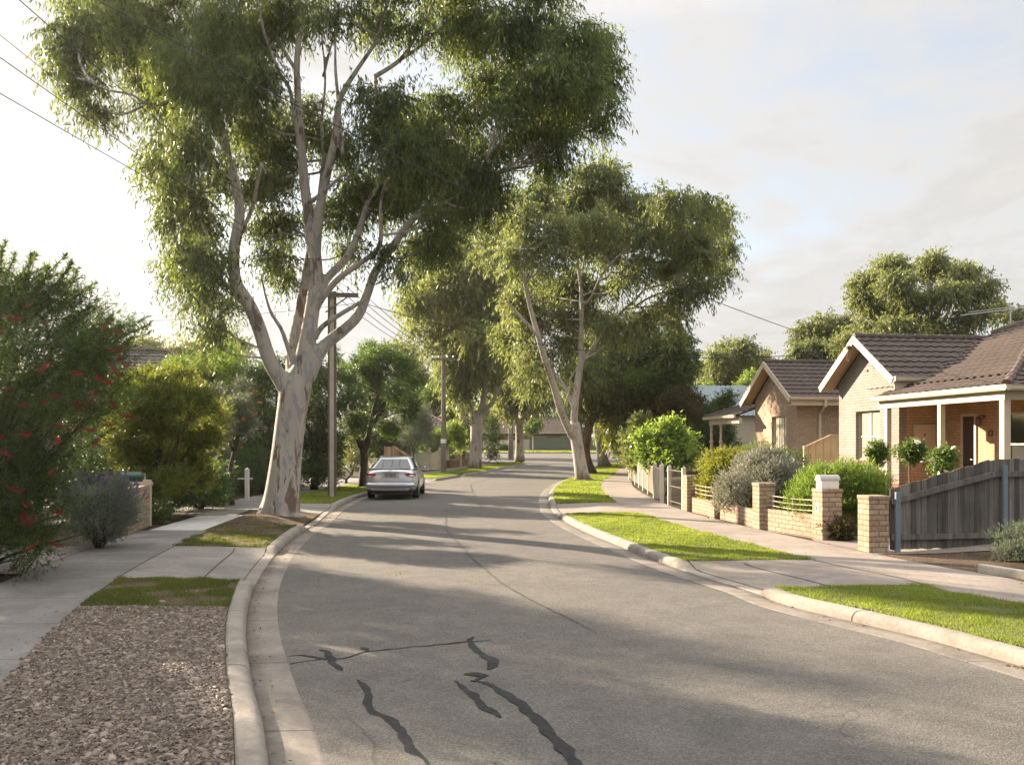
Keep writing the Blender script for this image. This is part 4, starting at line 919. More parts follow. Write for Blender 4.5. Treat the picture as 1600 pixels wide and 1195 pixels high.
    x = MB(); x.box((.72, -.106, 1.72), (.77, -.1, 1.77)); x.build('lock', M['wire'], mbx)
    d = MB(); d.box((1.285, -1.56, .06), (1.298, -1.06, 2.24)); dr = d.build('door', M['door'], root)
    f = MB(); f.box((1.26, -1.64, .06), (1.2985, -1.56, 2.32)); f.box((1.26, -1.06, .06), (1.2985, -.98, 2.32)); f.box((1.26, -1.56, 2.24), (1.2985, -1.06, 2.32)); f.build('frame', M['cream_trim'], dr)
    h = MB(); h.tube([(1.27, -1.5, 1.05), (1.24, -1.5, 1.05), (1.24, -1.42, 1.05)], .012, 6); h.build('handle', M['galv'], dr)
    lp = MB(); lp.tube([(1.30, -1.95, 2.22), (1.16, -1.95, 2.26), (1.12, -1.95, 2.2)], .016, 6); lp.lathe([(.03, .14), (.09, .08), (.085, .06), (.07, -.08), (.03, -.12)], 8, (1.12, -1.95, 2.08)); lp.lathe([(.06, -.02), (.05, .0)], 8, (1.295, -1.95, 2.22), 'X'); lp.build('porch_lamp', M['rust_steel'], root)
    sash_window(root, 1.25, -3.75, -2.95, .7, 2.3, mull=0, blind=False)
    no = lettering('house_number', '12', .24, 'wire', root, .006); no.location = (1.285, -2.2, 1.68); no.rotation_euler = (RAD(90), 0, RAD(-90))
    # television aerial on the roof
    at = thing('tv_antenna', 'thin metal television antenna on a short mast above the tiled hip roof', 'antenna', (0, 0, 0))
    g = Vector(V(1579, 513, 28.5)); at.location = g
    a = MB(); a.tube([(0, 0, -.15), (0, 0, .66)], .025, 6); a.build('mast', M['galv'], at)
    a = MB(); a.tube([(-1.55, .1, .42), (.5, -.1, .66)], .014, 5); a.tube([(-1.3, .1, .52), (.2, 0, .70)], .01, 5)
    for k in range(8):
        t = k/7; c = Vector((-1.5, .1, .425)).lerp(Vector((.45, -.1, .655)), t); l = .22+.16*t; a.tube([c+Vector((-.12, -l, .0)), c+Vector((.12, l, .0))], .007, 4)
    a.build('boom', M['galv'], at)

def house_second():
    root = thing('brick_house', 'pinkish brick house with a gable facing the street beyond the cream side fence', 'house', (11.44, 36.0, .40), TH)
    L = 4.08; zt = 4.95; ef = .5; ov = .5; m = L/2; ze = zt-(m+ef)*math.tan(RAD(33))
    w = MB(); wall_with_holes(w, 0, L, -.3, 3.0, 0, .23, [(.95, 2.35, 1.0, 2.65)])
    w.prism([(0, 0, 3.0), (0, L, 3.0), (0, L, 3.42), (0, m, 4.75), (0, 0, 3.42)], (.23, 0, 0)); w.box((.23, 0, -.3), (11, .23, 3.4)); w.box((.23, L-.23, -.3), (11, L, 3.4))
    w.box((1.6, L, -.3), (1.83, L+2.4, 3.45)); w.box((1.6, L+2.401, -.3), (1.83, L+3.4, 2.9)); w.build('wall', M['brick_pink'], root)
    sash_window(root, .1, .95, 2.35, 1.0, 2.65, mull=2, cross=False)
    s = MB(); s.prism([(-.09, .87, .95), (.12, .87, 1.0), (.12, .87, .92), (-.09, .87, .86)], (0, 1.56, 0)); s.build('sill', M['terracotta'], root)
    v = MB(); v.lathe([(.1, 0), (.11, -.03), (.03, -.05)], 10, (0, m+.05, 4.1), 'X'); v.build('gable_vent', M['rust_steel'], root)
    tiled_plane('roof', [(-ov, -ef, ze), (11, -ef, ze), (11, m, zt), (-ov, m, zt)], (0, 1), 'rooftile', root)
    tiled_plane('roof', [(-ov, L+ef, ze), (11, L+ef, ze), (11, m, zt), (-ov, m, zt)], (0, -1), 'rooftile', root)
    ridge(root, (-ov, m, zt+.02), (11, m, zt+.02), 'rooftile')
    for sgn, bb in ((1, -ef), (-1, L+ef)):
        x = MB(); d = Vector((0, m-bb, zt-ze)); up = Vector((0, -d.z, d.y)).normalized()*sgn
        a = Vector((-ov-.03, bb, ze))+up*.045; c = Vector((-ov-.03, m, zt))+up*.045; dn = -up*.23
        x.prism([a, c, c+dn, a+dn], (.03, 0, 0)); x.build('bargeboard', M['cream_trim'], root)
        y = MB(); a = Vector((-ov+.004, bb, ze))-up*.06; c = Vector((-ov+.004, m, zt))-up*.06
        y.prism([a, c, c-up*.025, a-up*.025], (ov-.006, 0, 0)); y.build('soffit', M['soffit'], root)
    gutter_run(root, (-ov, -ef-.01, ze+.03), (11, -ef-.01, ze+.03), (0, -1, 0))
    fs = MB(); fs.box((-ov+.05, -ef+.02, ze-.28), (11, -ef+.05, ze-.06)); fs.box((-ov+.05, -ef+.051, ze-.28), (11, -.01, ze-.255)); fs.build('fascia', M['cream_paint'], root)
    dp = MB(); dp.tube([(.95, -ef-.05, ze-.05), (.95, -ef-.05, ze-.3), (.95, -.08, ze-.62), (.95, -.08, -.3)], .06, 8); dp.build('downpipe', M['cream_trim'], root)
    # verandah on the far side of the gable
    tiled_plane('roof', [(-.9, L+.05, 2.75), (-.9, L+3.9, 2.75), (2.4, L+2.0, 3.9), (2.4, L+.05, 3.9)], (1, 0), 'rooftile', root)
    ridge(root, (-.9, L+3.9, 2.78), (2.4, L+2.0, 3.93), 'rooftile')
    gutter_run(root, (-.9, L+.02, 2.76), (-.9, L+3.95, 2.76), (-1, 0, 0))
    b = MB(); b.box((-.75, L+.02, 2.42), (-.6, L+3.7, 2.66)); b.build('verandah_beam', M['cream_trim'], root)
    for bb in (L+2.35, L+3.6):
        q = MB(); q.lathe([(.075, -.4), (.075, 1.55), (.10, 1.57), (.10, 1.64), (.065, 1.68), (.065, 2.3), (.1, 2.36), (.1, 2.418)], 8, (-.675, bb, 0)); q.build('verandah_post', M['cream_trim'], root)

def hip_house(name, label, X, Y, w, d, wall_h, roof_h, rz, wall_mat, roof_mat, trim='cream_trim', wins=(), ov=.5, base=None):
    """a small hip-roofed house seen in part: w along local x, d along local y"""
    z = (zat(X, Y) if base is None else base); root = thing(name, label, 'house', (X, Y, z), rz)
    wl = MB(); wl.box((-w/2, -d/2, -.4), (w/2, d/2, wall_h)); wl.build('wall', M[wall_mat], root)
    e = [(-w/2-ov, -d/2-ov), (w/2+ov, -d/2-ov), (w/2+ov, d/2+ov), (-w/2-ov, d/2+ov)]; k = d/2+ov
    rp, rq = (-w/2-ov+k, 0), (w/2+ov-k, 0); zt = wall_h+roof_h; E = [Vector((*p, wall_h)) for p in e]; A, B = Vector((*rp, zt)), Vector((*rq, zt))
    tiled_plane('roof', [E[0], E[1], B, A], (0, 1), roof_mat, root); tiled_plane('roof', [E[2], E[3], A, B], (0, -1), roof_mat, root)
    tiled_plane('roof', [E[1], E[2], B], (-1, 0), roof_mat, root); tiled_plane('roof', [E[3], E[0], A], (1, 0), roof_mat, root)
    up = Vector((0, 0, .04))
    for p, q in ((E[0], A), (E[3], A), (E[1], B), (E[2], B), (A, B)): ridge(root, p+up, q+up, 'ridgetile')
    gutter_run(root, E[0], E[1], (0, -1, 0), trim); gutter_run(root, E[1], E[2], (1, 0, 0), trim); gutter_run(root, E[0]+Vector((0, 0, .002)), E[3], (-1, 0, 0), trim)
    sf = MB(); sf.box((-w/2-ov+.01, -d/2-ov+.01, wall_h-.06), (w/2+ov-.01, d/2+ov-.01, wall_h-.04)); sf.build('soffit', M['cream_paint'], root)
    for (x0, x1, z0, z1) in wins:
        f = MB(); f.box((x0, -d/2-.05, z0), (x1, -d/2-.003, z1)); wi = f.build('window', M[trim], root)
        g = MB(); g.box((x0+.07, -d/2-.056, z0+.07), (x1-.07, -d/2-.052, z1-.07)); g.build('pane', M['win_glass'], wi)
    return root
house_front(); house_second()
hip_house('brick_house', 'brown-roofed brick house behind the green fence at the end of the street', 1.5, 127, 17, 9, 2.6, 2.3, 0, 'brick_far', 'rooftile_brown', 'white_paint', [(-6.5, -4, .6, 2.1), (-2.2, -.6, 0, 2.1), (1.6, 3.2, .7, 2.1), (5.2, 7, .7, 2.1)], .9)
hip_house('tiled_house', 'grey tiled hip roof showing between the bottlebrush and the street gum', *((lambda p: (p.x-1.3, p.y+3))(V(222, 600, 33))), 9, 7, 3.15, 2.15, RAD(12), 'brick_cream', 'rooftile_grey', base=.3)
hip_house('tiled_house', 'low grey roofed house half hidden behind the cream picket fence', *((lambda p: (p.x-1.0, p.y+3))(V(672, 660, 70))), 5.6, 6, 2.9, 1.4, RAD(-8), 'brick_cream', 'rooftile_grey', base=.4)
def blue_house():
    p = V(1145, 628, 62); root = thing('weatherboard_house', 'pale house with a blue-grey iron roof beyond the dark green garden trees', 'house', (p.x, p.y, .5), TH)
    w = MB(); w.prism([(-2.6, 0, -.4), (-2.6, 5, -.4), (-2.6, 5, 3.6), (-2.6, 2.5, 5.5), (-2.6, 0, 3.6)], (9, 0, 0)); w.build('wall', M['cream_paint'], root)
    r = MB()
    for sg, y0 in ((1, -.4), (-1, 5.4)):
        n = 60; pts0, pts1 = [], []
        for i in range(n+1):
            x = -2.9+9.6*i/n; dz = .03*math.cos(i*math.pi); pts0.append((x, y0, 3.38+dz)); pts1.append((x, 2.5, 5.62+dz))
        r.add(pts0+pts1, [(i, i+1, n+2+i, n+1+i) for i in range(n)])
    r.build('roof', M['blue_iron'], root)
    b = MB(); b.beam((-2.93, -.42, 3.28), (-2.93, 2.5, 5.5), .04, .2); b.beam((-2.93, 5.42, 3.28), (-2.93, 2.5, 5.5), .04, .2); b.build('bargeboard', M['white_paint'], root)
    wi = MB(); wi.box((-2.66, 1.8, 1.2), (-2.604, 3.2, 2.6)); f = wi.build('window', M['white_paint'], root); g = MB(); g.box((-2.668, 1.88, 1.28), (-2.664, 3.12, 2.52)); g.build('pane', M['win_glass'], f)
blue_house()

# ------------------------------------------------------------------ walls and fences on the right
def front_wall():
    pil = [(1070, 797), (1114, 808.5), (1181, 825), (1277, 842)]
    P = [G(x, y, .14) for x, y in pil]
    P[1] = P[0].lerp(P[2], .44)
    line = Vector((P[3].x-P[0].x, P[3].y-P[0].y, 0)).normalized(); ang = math.atan2(line.y, line.x)+math.pi/2   # faces the street
    root = thing('front_wall', 'low cream brick garden wall with pillars and thin rails along the footpath', 'brick wall', (P[2].x, P[2].y, zat(P[2].x, P[2].y)), 0)
    o = root.location; inn = Vector((-line.y, line.x, 0)); inn = inn if inn.x > 0 else -inn
    W = .34
    def col(c, h, w=W, nm='pillar', cap=.0):
        mb = MB(); a = c+inn*(w/2); R = math.atan2(line.y, line.x)
        cc = Vector((a.x-o.x, a.y-o.y, 0)); mb.box((cc.x-w/2, cc.y-w/2, -.3), (cc.x+w/2, cc.y+w/2, h), R, cc); mb.build(nm, M['brick_front'], root, bevel=.004)
        k = MB(); k.box((cc.x-w/2-.012, cc.y-w/2-.012, h), (cc.x+w/2+.012, cc.y+w/2+.012, h+.06), R, cc); k.build('pillar_cap', M['brick_red'] if cap else M['brick_front'], root, bevel=.006)
    line_n = line
    for i, (c, h) in enumerate(((P[0], .86), (P[2], .88), (P[3], .86))): col(c, h, W if i < 2 else .38)
    col(P[1]+inn*.0, .34, .30, 'stub_pillar')
    for a, b, h in ((P[0], P[1], .36), (P[1], P[2], .36), (P[2], P[3], .42)):
        p = a+line*(W/2)+inn*.16; q = b-line*(W/2)+inn*.16; mb = MB()
        za = -.25; pa = p-o; qa = q-o; d = inn*.055
        mb.prism([pa-d*1+Vector((0, 0, za-pa.z)), pa+d+Vector((0, 0, za-pa.z)), pa+d+Vector((0, 0, h-pa.z)), pa-d+Vector((0, 0, h-pa.z))], (q-p)*1.0)
        mb.build('wall_panel', M['brick_front'], root)
    for a, b in ((P[0], P[1]+line*.2), (P[2], P[3])):
        p = a+line*(W/2)+inn*.17-o; q = b-line*(W/2)+inn*.17-o
        rl = MB(); ln = (q-p).length; n = 10
        for hz in (.50, .60, .70):
            pts = [p.lerp(q, k/n)*1+Vector((0, 0, hz-p.lerp(q, k/n).z-.03*math.sin(math.pi*k/n))) for k in range(n+1)]; rl.tube(pts, .0095, 6)
        for t in (.12, .5, .88): c = p.lerp(q, t); rl.tube([Vector((c.x, c.y, .40)), Vector((c.x, c.y, .72))], .008, 6)
        rl.build('rail', M['rail_steel'], root)
    # number tile on the street face of the letterbox pillar
    c = P[3]-o; t = MB(); R = math.atan2(line.y, line.x); f = c-inn*.006
    t.prism([f-line*.07+Vector((0, 0, .50)), f+line*.05+Vector((0, 0, .50)), f+line*.05+Vector((0, 0, .66)), f-line*.07+Vector((0, 0, .66))], inn*.004); pl = t.build('number_tile', M['mailbox_white'], root)
    no = lettering('number', '6', .15, 'wire', pl, .002); no.location = f-inn*.010+Vector((0, 0, .53))-line*.01
    zax = -inn; xax = Vector((0, 0, 1)).cross(zax).normalized(); no.rotation_euler = Matrix((xax, Vector((0, 0, 1)), zax)).transposed().to_euler()
    # letterbox on the pillar
    top = P[3]+inn*.19; mb_root = thing('mailbox', 'white metal letterbox with a curved grey lid on the brick pillar', 'letterbox', (top.x, top.y, o.z+.92), math.atan2(inn.y, inn.x))
    mb_root.scale = (.82, .82, .9)
    b = MB(); b.box((-.20, -.12, 0), (.22, .12, .17)); b.build('body', M['mailbox_white'], mb_root, bevel=.008)
    l = MB(); l.prism([(-.225, .135*math.cos(a), .172+.11*math.sin(a)) for a in np.linspace(0, math.pi, 12)], (.47, 0, 0)); l.build('lid', M['mailbox_top'], mb_root, bevel=.004)
    s = MB(); s.box((-.203, -.09, .115), (-.2005, .09, .14)); s.build('slot', M['wire'], mb_root)
    g = MB(); g.box((.05, -.215, -.34), (.09, -.195, -.02)); g.build('bracket', M['mailbox_white'], mb_root)
    return P, line, inn
FW = front_wall()
def gate_pillar():
    p = G(1371, 863, .14); root = thing('brick_pillar', 'brick gate pillar at the end of the grey paling fence', 'pillar', (p.x, p.y+.17, zat(p.x, p.y)), TH)
    b = MB(); b.box((-.17, -.17, -.3), (.17, .17, .84)); b.build('shaft', M['brick_front'], root, bevel=.004)
    c = MB(); c.box((-.18, -.18, .84), (.18, .18, .905)); c.build('cap', M['brick_front'], root, bevel=.008)
gate_pillar()
def paling_fence():
    a = G(1391, 862, .14); b = G(1760, 853, .14); L = (b-a).length; rz = math.atan2(b.y-a.y, b.x-a.x); z = zat(a.x, a.y)-.02
    root = thing('paling_fence', 'weathered grey timber paling fence with a sloping top on blue steel posts', 'fence', (a.x, a.y, z), rz)
    K = 1.86
    top = lambda x: 1.03+(.47*min(1, x/K))
    rng = random.Random(3); mb = MB(); x = 0.0
    while x < L:
        w = .093+rng.uniform(-.004, .006); t0, t1 = top(x), top(x+w); o = rng.uniform(0, .012); j = rng.uniform(-.012, .012); g = .002+rng.uniform(0, .004)
        mb.prism([(x+g, o, .04+rng.uniform(0, .03)), (x+w, o, .04+rng.uniform(0, .03)), (x+w, o, t1+j), (x+g, o, t0+j)], (0, .016, 0)); x += w
    mb.build('paling_panel', M['paling'], root)
    for f0, f1, nm in ((.86, .86, 0), (.24, .24, 1)):
        r = MB()
        if nm == 0: r.beam((0, -.028, top(0)*.80), (K, -.028, top(K)*.84), .045, .09); r.beam((K+.001, -.028, top(K)*.84), (L, -.028, top(L)*.84), .045, .09)
        else: r.beam((0, -.028, .26), (L, -.028, .26), .045, .085)
        r.build('rail', M['paling'], root)
    for xx, h in ((.08, .98), (2.02, 1.40), (3.9, 1.42)):
        p = MB(); p.prism([(xx-.04, -.10, -.35), (xx+.04, -.10, -.35), (xx+.04, -.054, -.35), (xx-.04, -.054, -.35)], (0, 0, h+.35)); p.lathe([(.012, -.112), (.012, -.10)], 6, (xx, 0, h-.14), 'Y'); p.build('post', M['blue_steel'], root, bevel=.005)
paling_fence()
def white_panel_fence():
    a = G(1034, 785, .14); b = G(984, 749.5, .14); c = G(1046, 788, .14)
    root = thing('panel_fence', 'white wire-panel fence with capped timber posts along the curving footpath', 'fence', (a.x, a.y, zat(a.x, a.y)), 0); o = root.location
    n = 7; P = [Vector((0, 0, 0))]
    for k in range(1, n+1):
        t = k/n; q = a.lerp(b, t); bul = .0; P.append(Vector((q.x-o.x+bul, q.y-o.y, zat(q.x, q.y)-o.z)))
    for i, p in enumerate(P):
        m = MB(); h = 1.10 if i else 1.12; m.box((p.x-.055, p.y-.055, p.z-.3), (p.x+.055, p.y+.055, p.z+h)); m.prism([(p.x-.055, p.y-.055, p.z+h), (p.x+.055, p.y-.055, p.z+h), (p.x, p.y, p.z+h+.07)], (0, .002, 0)); m.build('post', M['white_paint'], root, bevel=.008)
    for p, q in zip(P[:-1], P[1:]):
        d = (q-p).normalized(); m = MB()
        for zz in (.12, .98): m.beam(p+d*.06+Vector((0, 0, zz)), q-d*.06+Vector((0, 0, zz)), .035, .05)
        ln = (q-p).length; k = int(ln/.075)
        for i in range(1, k):
            c0 = p+d*(ln*i/k); m.beam(c0+Vector((0, 0, .10)), c0+Vector((0, 0, 1.0)), .012, .055, up=d.cross(Vector((0, 0, 1))))
        m.build('panel', M['white_paint'], root)
    # gap, single post and wire gate up to the brick wall
    r2 = thing('wire_gate', 'open rusty wire gate between two white posts beside the brick wall', 'gate', (c.x, c.y, zat(c.x, c.y)), 0); o2 = r2.location
    e = FW[0][0]; q = Vector((e.x-o2.x+.05, e.y-o2.y+.4, 0))
    for p in (Vector((0, 0, 0)), q):
        m = MB(); m.box((p.x-.05, p.y-.05, -.3), (p.x+.05, p.y+.05, 1.1)); m.prism([(p.x-.05, p.y-.05, 1.1), (p.x+.05, p.y-.05, 1.1), (p.x, p.y, 1.16)], (0, .002, 0)); m.build('post', M['white_paint'], r2, bevel=.008)
    g = MB(); d = q.normalized()
    for zz in (.12, .55, 1.0): g.tube([d*.06+Vector((0, 0, zz)), q-d*.06+Vector((0, 0, zz))], .014, 5)
    for i in range(14): c0 = q*((i+1)/15); g.tube([c0+Vector((0, 0, .12)), c0+Vector((0, 0, 1.0))], .004, 4)
    g.build('wire_panel', M['rust_steel'], r2)
white_panel_fence()
def side_fences():
    # cream steel fence between the two brick houses
    a = V(1253, 720, 31.5); root = thing('steel_fence', 'cream corrugated steel side fence between the two brick houses', 'fence', (a.x+.1, a.y, .42), TH+RAD(3)); m = MB(); n = 40
    L = 2.9; top = lambda x: 1.35+.42*min(1, x/1.0)
    for i in range(n):
        x0, x1 = L*i/n, L*(i+1)/n; y = .035 if i % 4 in (0, 1) else 0.0
        m.prism([(x0, y, -.2), (x1, y, -.2), (x1, y, top(x1)), (x0, y, top(x0))], (0, .012, 0))
    m.build('sheet', M['colorbond'], root)
    r = MB(); r.beam((0, -.02, 1.36), (1.0, -.02, 1.78), .05, .05); r.beam((1.0, -.02, 1.78), (L, -.02, 1.78), .05, .05); r.build('top_rail', M['colorbond'], root)
    p = MB(); p.box((-.05, -.04, -.3), (0, .04, 1.4)); p.build('post', M['colorbond'], root)
    # short timber fence seen past the wire gate
    a = G(1062, 790, .2); root = thing('paling_fence', 'short brown timber paling fence behind the open wire gate', 'fence', (a.x+1.1, a.y+2.2, zat(a.x+1.1, a.y+2.2)), RAD(-22)); m = MB(); rng = random.Random(2)
    for i in range(18): m.box((i*.105, rng.uniform(0, .01), .02), (i*.105+.098, .02+rng.uniform(0, .008), .78+.025*i+rng.uniform(-.02, .02)))
    m.build('paling_panel', M['paling_warm'], root); r = MB(); r.beam((0, -.02, .3), (1.9, -.02, .35), .04, .07); r.beam((0, -.02, .65), (1.9, -.02, 1.0), .04, .07); r.build('rail', M['paling_warm'], root)
    # far end of the street
    def steel(name, label, x0, x1, Y, h, mat):
        root = thing(name, label, 'fence', (x0, Y, gz(Y)+.08), 0); m = MB(); n = int((x1-x0)/.18)
        for i in range(n):
            xa, xb = (x1-x0)*i/n, (x1-x0)*(i+1)/n; y = .04 if i % 2 else 0; m.box((xa, y, 0), (xb, y+.015, h))
        m.build('sheet', M[mat], root); r = MB(); r.box((0, -.03, h), (x1-x0, .07, h+.06)); r.build('top_rail', M[mat], root)
        for k in range(int((x1-x0)/3)+1):
            q = MB(); q.box((k*3-.03, -.05, 0), (k*3+.03, -.004, h)); q.build('post', M[mat], root)
    k = 118/F
    steel('steel_fence', 'long dull green steel fence at the far end of the street', (828-800)*k, (975-800)*k, 118, 1.85, 'green_fence')
    steel('steel_fence', 'pale grey steel fence panel left of the long green fence', (817-800)*k, (827.5-800)*k, 118.2, 1.55, 'galv')
    steel('steel_fence', 'low cream fence under the brown-roofed house at the street end', (755-800)*k, (816-800)*k, 119, 1.45, 'cream_fence')
    p = G(970, 713, .1); r = thing('gate_post', 'pale timber gate post beyond the third gum', 'post', (p.x, 100, gz(100)), 0); m = MB(); m.box((-.28, -.2, 0), (.28, .2, 1.9)); m.build('shaft', M['white_post'], r, bevel=.03)
    m = MB(); m.box((-.32, -.24, 1.9), (.32, .24, 2.0)); m.build('cap', M['white_post'], r)
side_fences()

# ------------------------------------------------------------------ left side street furniture
def left_furniture():
    # brick letterbox wall with green barrel letterbox
    a = Vector((-7.33, 17.1, 0)); b = Vector((-7.78, 19.3, 0)); z = zat(a.x, a.y); d = (b-a).normalized(); ang = math.atan2(d.y, d.x)
    root = thing('letterbox_wall', 'short orange brick wall between the lavender and the daisy bush', 'brick wall', (a.x, a.y, z), ang)
    L = (b-a).length
    m = MB(); m.box((0, 0, -.3), (L-.13, .23, .86)); m.build('wall_panel', M['brick_front'], root, bevel=.004)
    m = MB(); m.box((L-.128, -.02, -.3), (L, .25, .97)); m.build('end_post', M['cream_paint'], root, bevel=.006)
    m = MB(); m.tube([(.9, .11, .86), (.9, .11, 1.08), (L-.05, .11, 1.1), (L-.05, .11, .97)], .016, 6); m.build('rail', M['galv'], root)
    m = MB(); m.lathe([(.045, 0), (.05, .05), (.02, .09)], 8, (L-.04, -.05, .88), 'Y'); m.build('tap', M['galv'], root)
    p = V(206, 745, 17.5); r = thing('mailbox', 'dark green barrel letterbox beside the lavender', 'letterbox', (p.x, p.y, p.z), ang-RAD(90))
    m = MB(); m.lathe([(.085, -.20), (.10, -.18), (.10, .18), (.085, .20)], 16, (0, 0, 0), 'X'); m.build('barrel', M['mailbox_green'], r, smooth=False, bevel=.004)
    m = MB(); m.box((-.17, -.10, -.115), (.17, .10, -.098)); m.box((-.03, -.03, -.42), (.03, .03, -.115)); m.build('stand', M['white_post'], r)
    # ornament post
    p = G(337, 771, .14); r = thing('ornament_post', 'square timber post topped with a pale stone ornament by the driveway', 'post', (p.x, p.y, zat(p.x, p.y)), .2)
    m = MB(); m.box((-.085, -.085, -.2), (.085, .085, .74)); m.build('shaft', M['post_timber'], r, bevel=.008)
    m = MB(); m.lathe([(.10, .74), (.10, .79), (.05, .82), (.075, .90), (.06, .97), (.035, 1.0), (.06, 1.06), (.085, 1.14), (.075, 1.22), (.03, 1.27)], 9, (0, 0, 0)); m.tube([(0, 0, 1.2), (.05, 0, 1.3), (.12, 0, 1.29), (.15, 0, 1.2)], [.05, .05, .04, .02], 7); m.build('ornament', M['stone'], r, smooth=True)
    m = MB(); m.beam((-.09, .02, .48), (-1.0, .25, .32), .05, .07); m.beam((-.09, .02, .2), (-1.0, .25, .1), .05, .07); m.build('rail', M['paling'], r)
    # white cross post
    p = G(386, 783, .13); r = thing('marker_post', 'white painted post with a short crossbar beside the driveway', 'post', (p.x, p.y, zat(p.x, p.y)), .1)
    m = MB(); m.box((-.062, -.062, -.2), (.062, .062, .98)); m.prism([(-.062, -.062, .98), (.062, -.062, .98), (0, -.0, 1.02)], (0, .06, 0)); m.build('shaft', M['white_post'], r, bevel=.006)
    m = MB(); m.box((-.30, .064, .66), (.16, .085, .71)); m.build('crossbar', M['white_post'], r, bevel=.004)
    # rendered gate pillar and garden wall behind the car
    p = G(542, 744, .14); r = thing('gate_pillar', 'cream rendered gate pillar with a flat cap under the dark street tree', 'pillar', (p.x, p.y, zat(p.x, p.y)), .1)
    m = MB(); m.box((-.24, -.24, -.2), (.24, .24, .86)); m.build('shaft', M['render'], r, bevel=.012)
    m = MB(); m.box((-.29, -.29, .86), (.29, .29, .97)); m.build('cap', M['render'], r, bevel=.012)
    # brown timber fence behind the car
    a = V(600, 738, 52); root = thing('paling_fence', 'warm brown timber side fence with a stepped sloping top behind the silver car', 'fence', (a.x, 52, zat(a.x, 52)), RAD(8)); m = MB(); rng = random.Random(5)
    L = 1.55; prof = lambda x: 1.55 if x < .55 else 1.62-.62*(x-.55)/1.0
    for i in range(15): x = i*.104; m.box((x, rng.uniform(0, .01), 0), (x+.097, .02, prof(x)))
    m.build('paling_panel', M['paling_warm'], root); m = MB(); m.box((L, -.05, -.2), (L+.1, .05, 1.0)); m.box((.50, -.06, 0), (.58, -.005, 1.62)); m.build('post', M['post_timber'], root); m = MB(); m.beam((.6, -.03, 1.52), (L, -.03, .92), .05, .08); m.build('rail', M['post_timber'], root)
    # cream scalloped picket fence
    a = G(650.5, 735, .14); b = G(700, 730, .14); root = thing('picket_fence', 'cream picket fence with a scalloped top beyond the parked car', 'fence', (a.x, a.y, zat(a.x, a.y)), math.atan2(b.y-a.y, b.x-a.x)); L = (b-a).length
    for x in (0, L*.4, L*.73, L):
        m = MB(); m.box((x-.06, -.06, -.2), (x+.06, .06, 1.36)); m.prism([(x-.06, -.06, 1.36), (x+.06, -.06, 1.36), (x, -.06, 1.45)], (0, .12, 0)); m.build('post', M['cream_fence'], root)
    m = MB(); n = int(L/.1)
    for i in range(n):
        x = L*i/n; t = (x/(L/3)) % 1.0; h = 1.28-.16*math.sin(math.pi*t); m.box((x, -.012, .05), (x+L/n*.9, .012, h))
    m.build('picket_panel', M['cream_fence'], root)
    m = MB(); m.beam((0, .035, .3), (L, .035, .3), .04, .08); m.beam((0, .035, .95), (L, .035, .95), .04, .08); m.build('rail', M['cream_fence'], root)
    # low brick wall past the picket fence
    a = G(703, 730.5, .14); b = G(733, 727, .14); root = thing('garden_wall', 'low red-brown brick wall with a square pillar beside the far gum', 'brick wall', (a.x, a.y, zat(a.x, a.y)), math.atan2(b.y-a.y, b.x-a.x)); L = (b-a).length
    m = MB(); m.box((0, 0, -.2), (L, .23, .5)); m.build('wall_panel', M['brick_far'], root); m = MB(); m.box((L*.45, -.08, -.2), (L*.45+.5, .31, 1.05)); m.build('pillar', M['brick_pink'], root); m = MB(); m.box((L, -.08, -.2), (L+.5, .31, .95)); m.build('pillar', M['brick_pink'], root)
left_furniture()

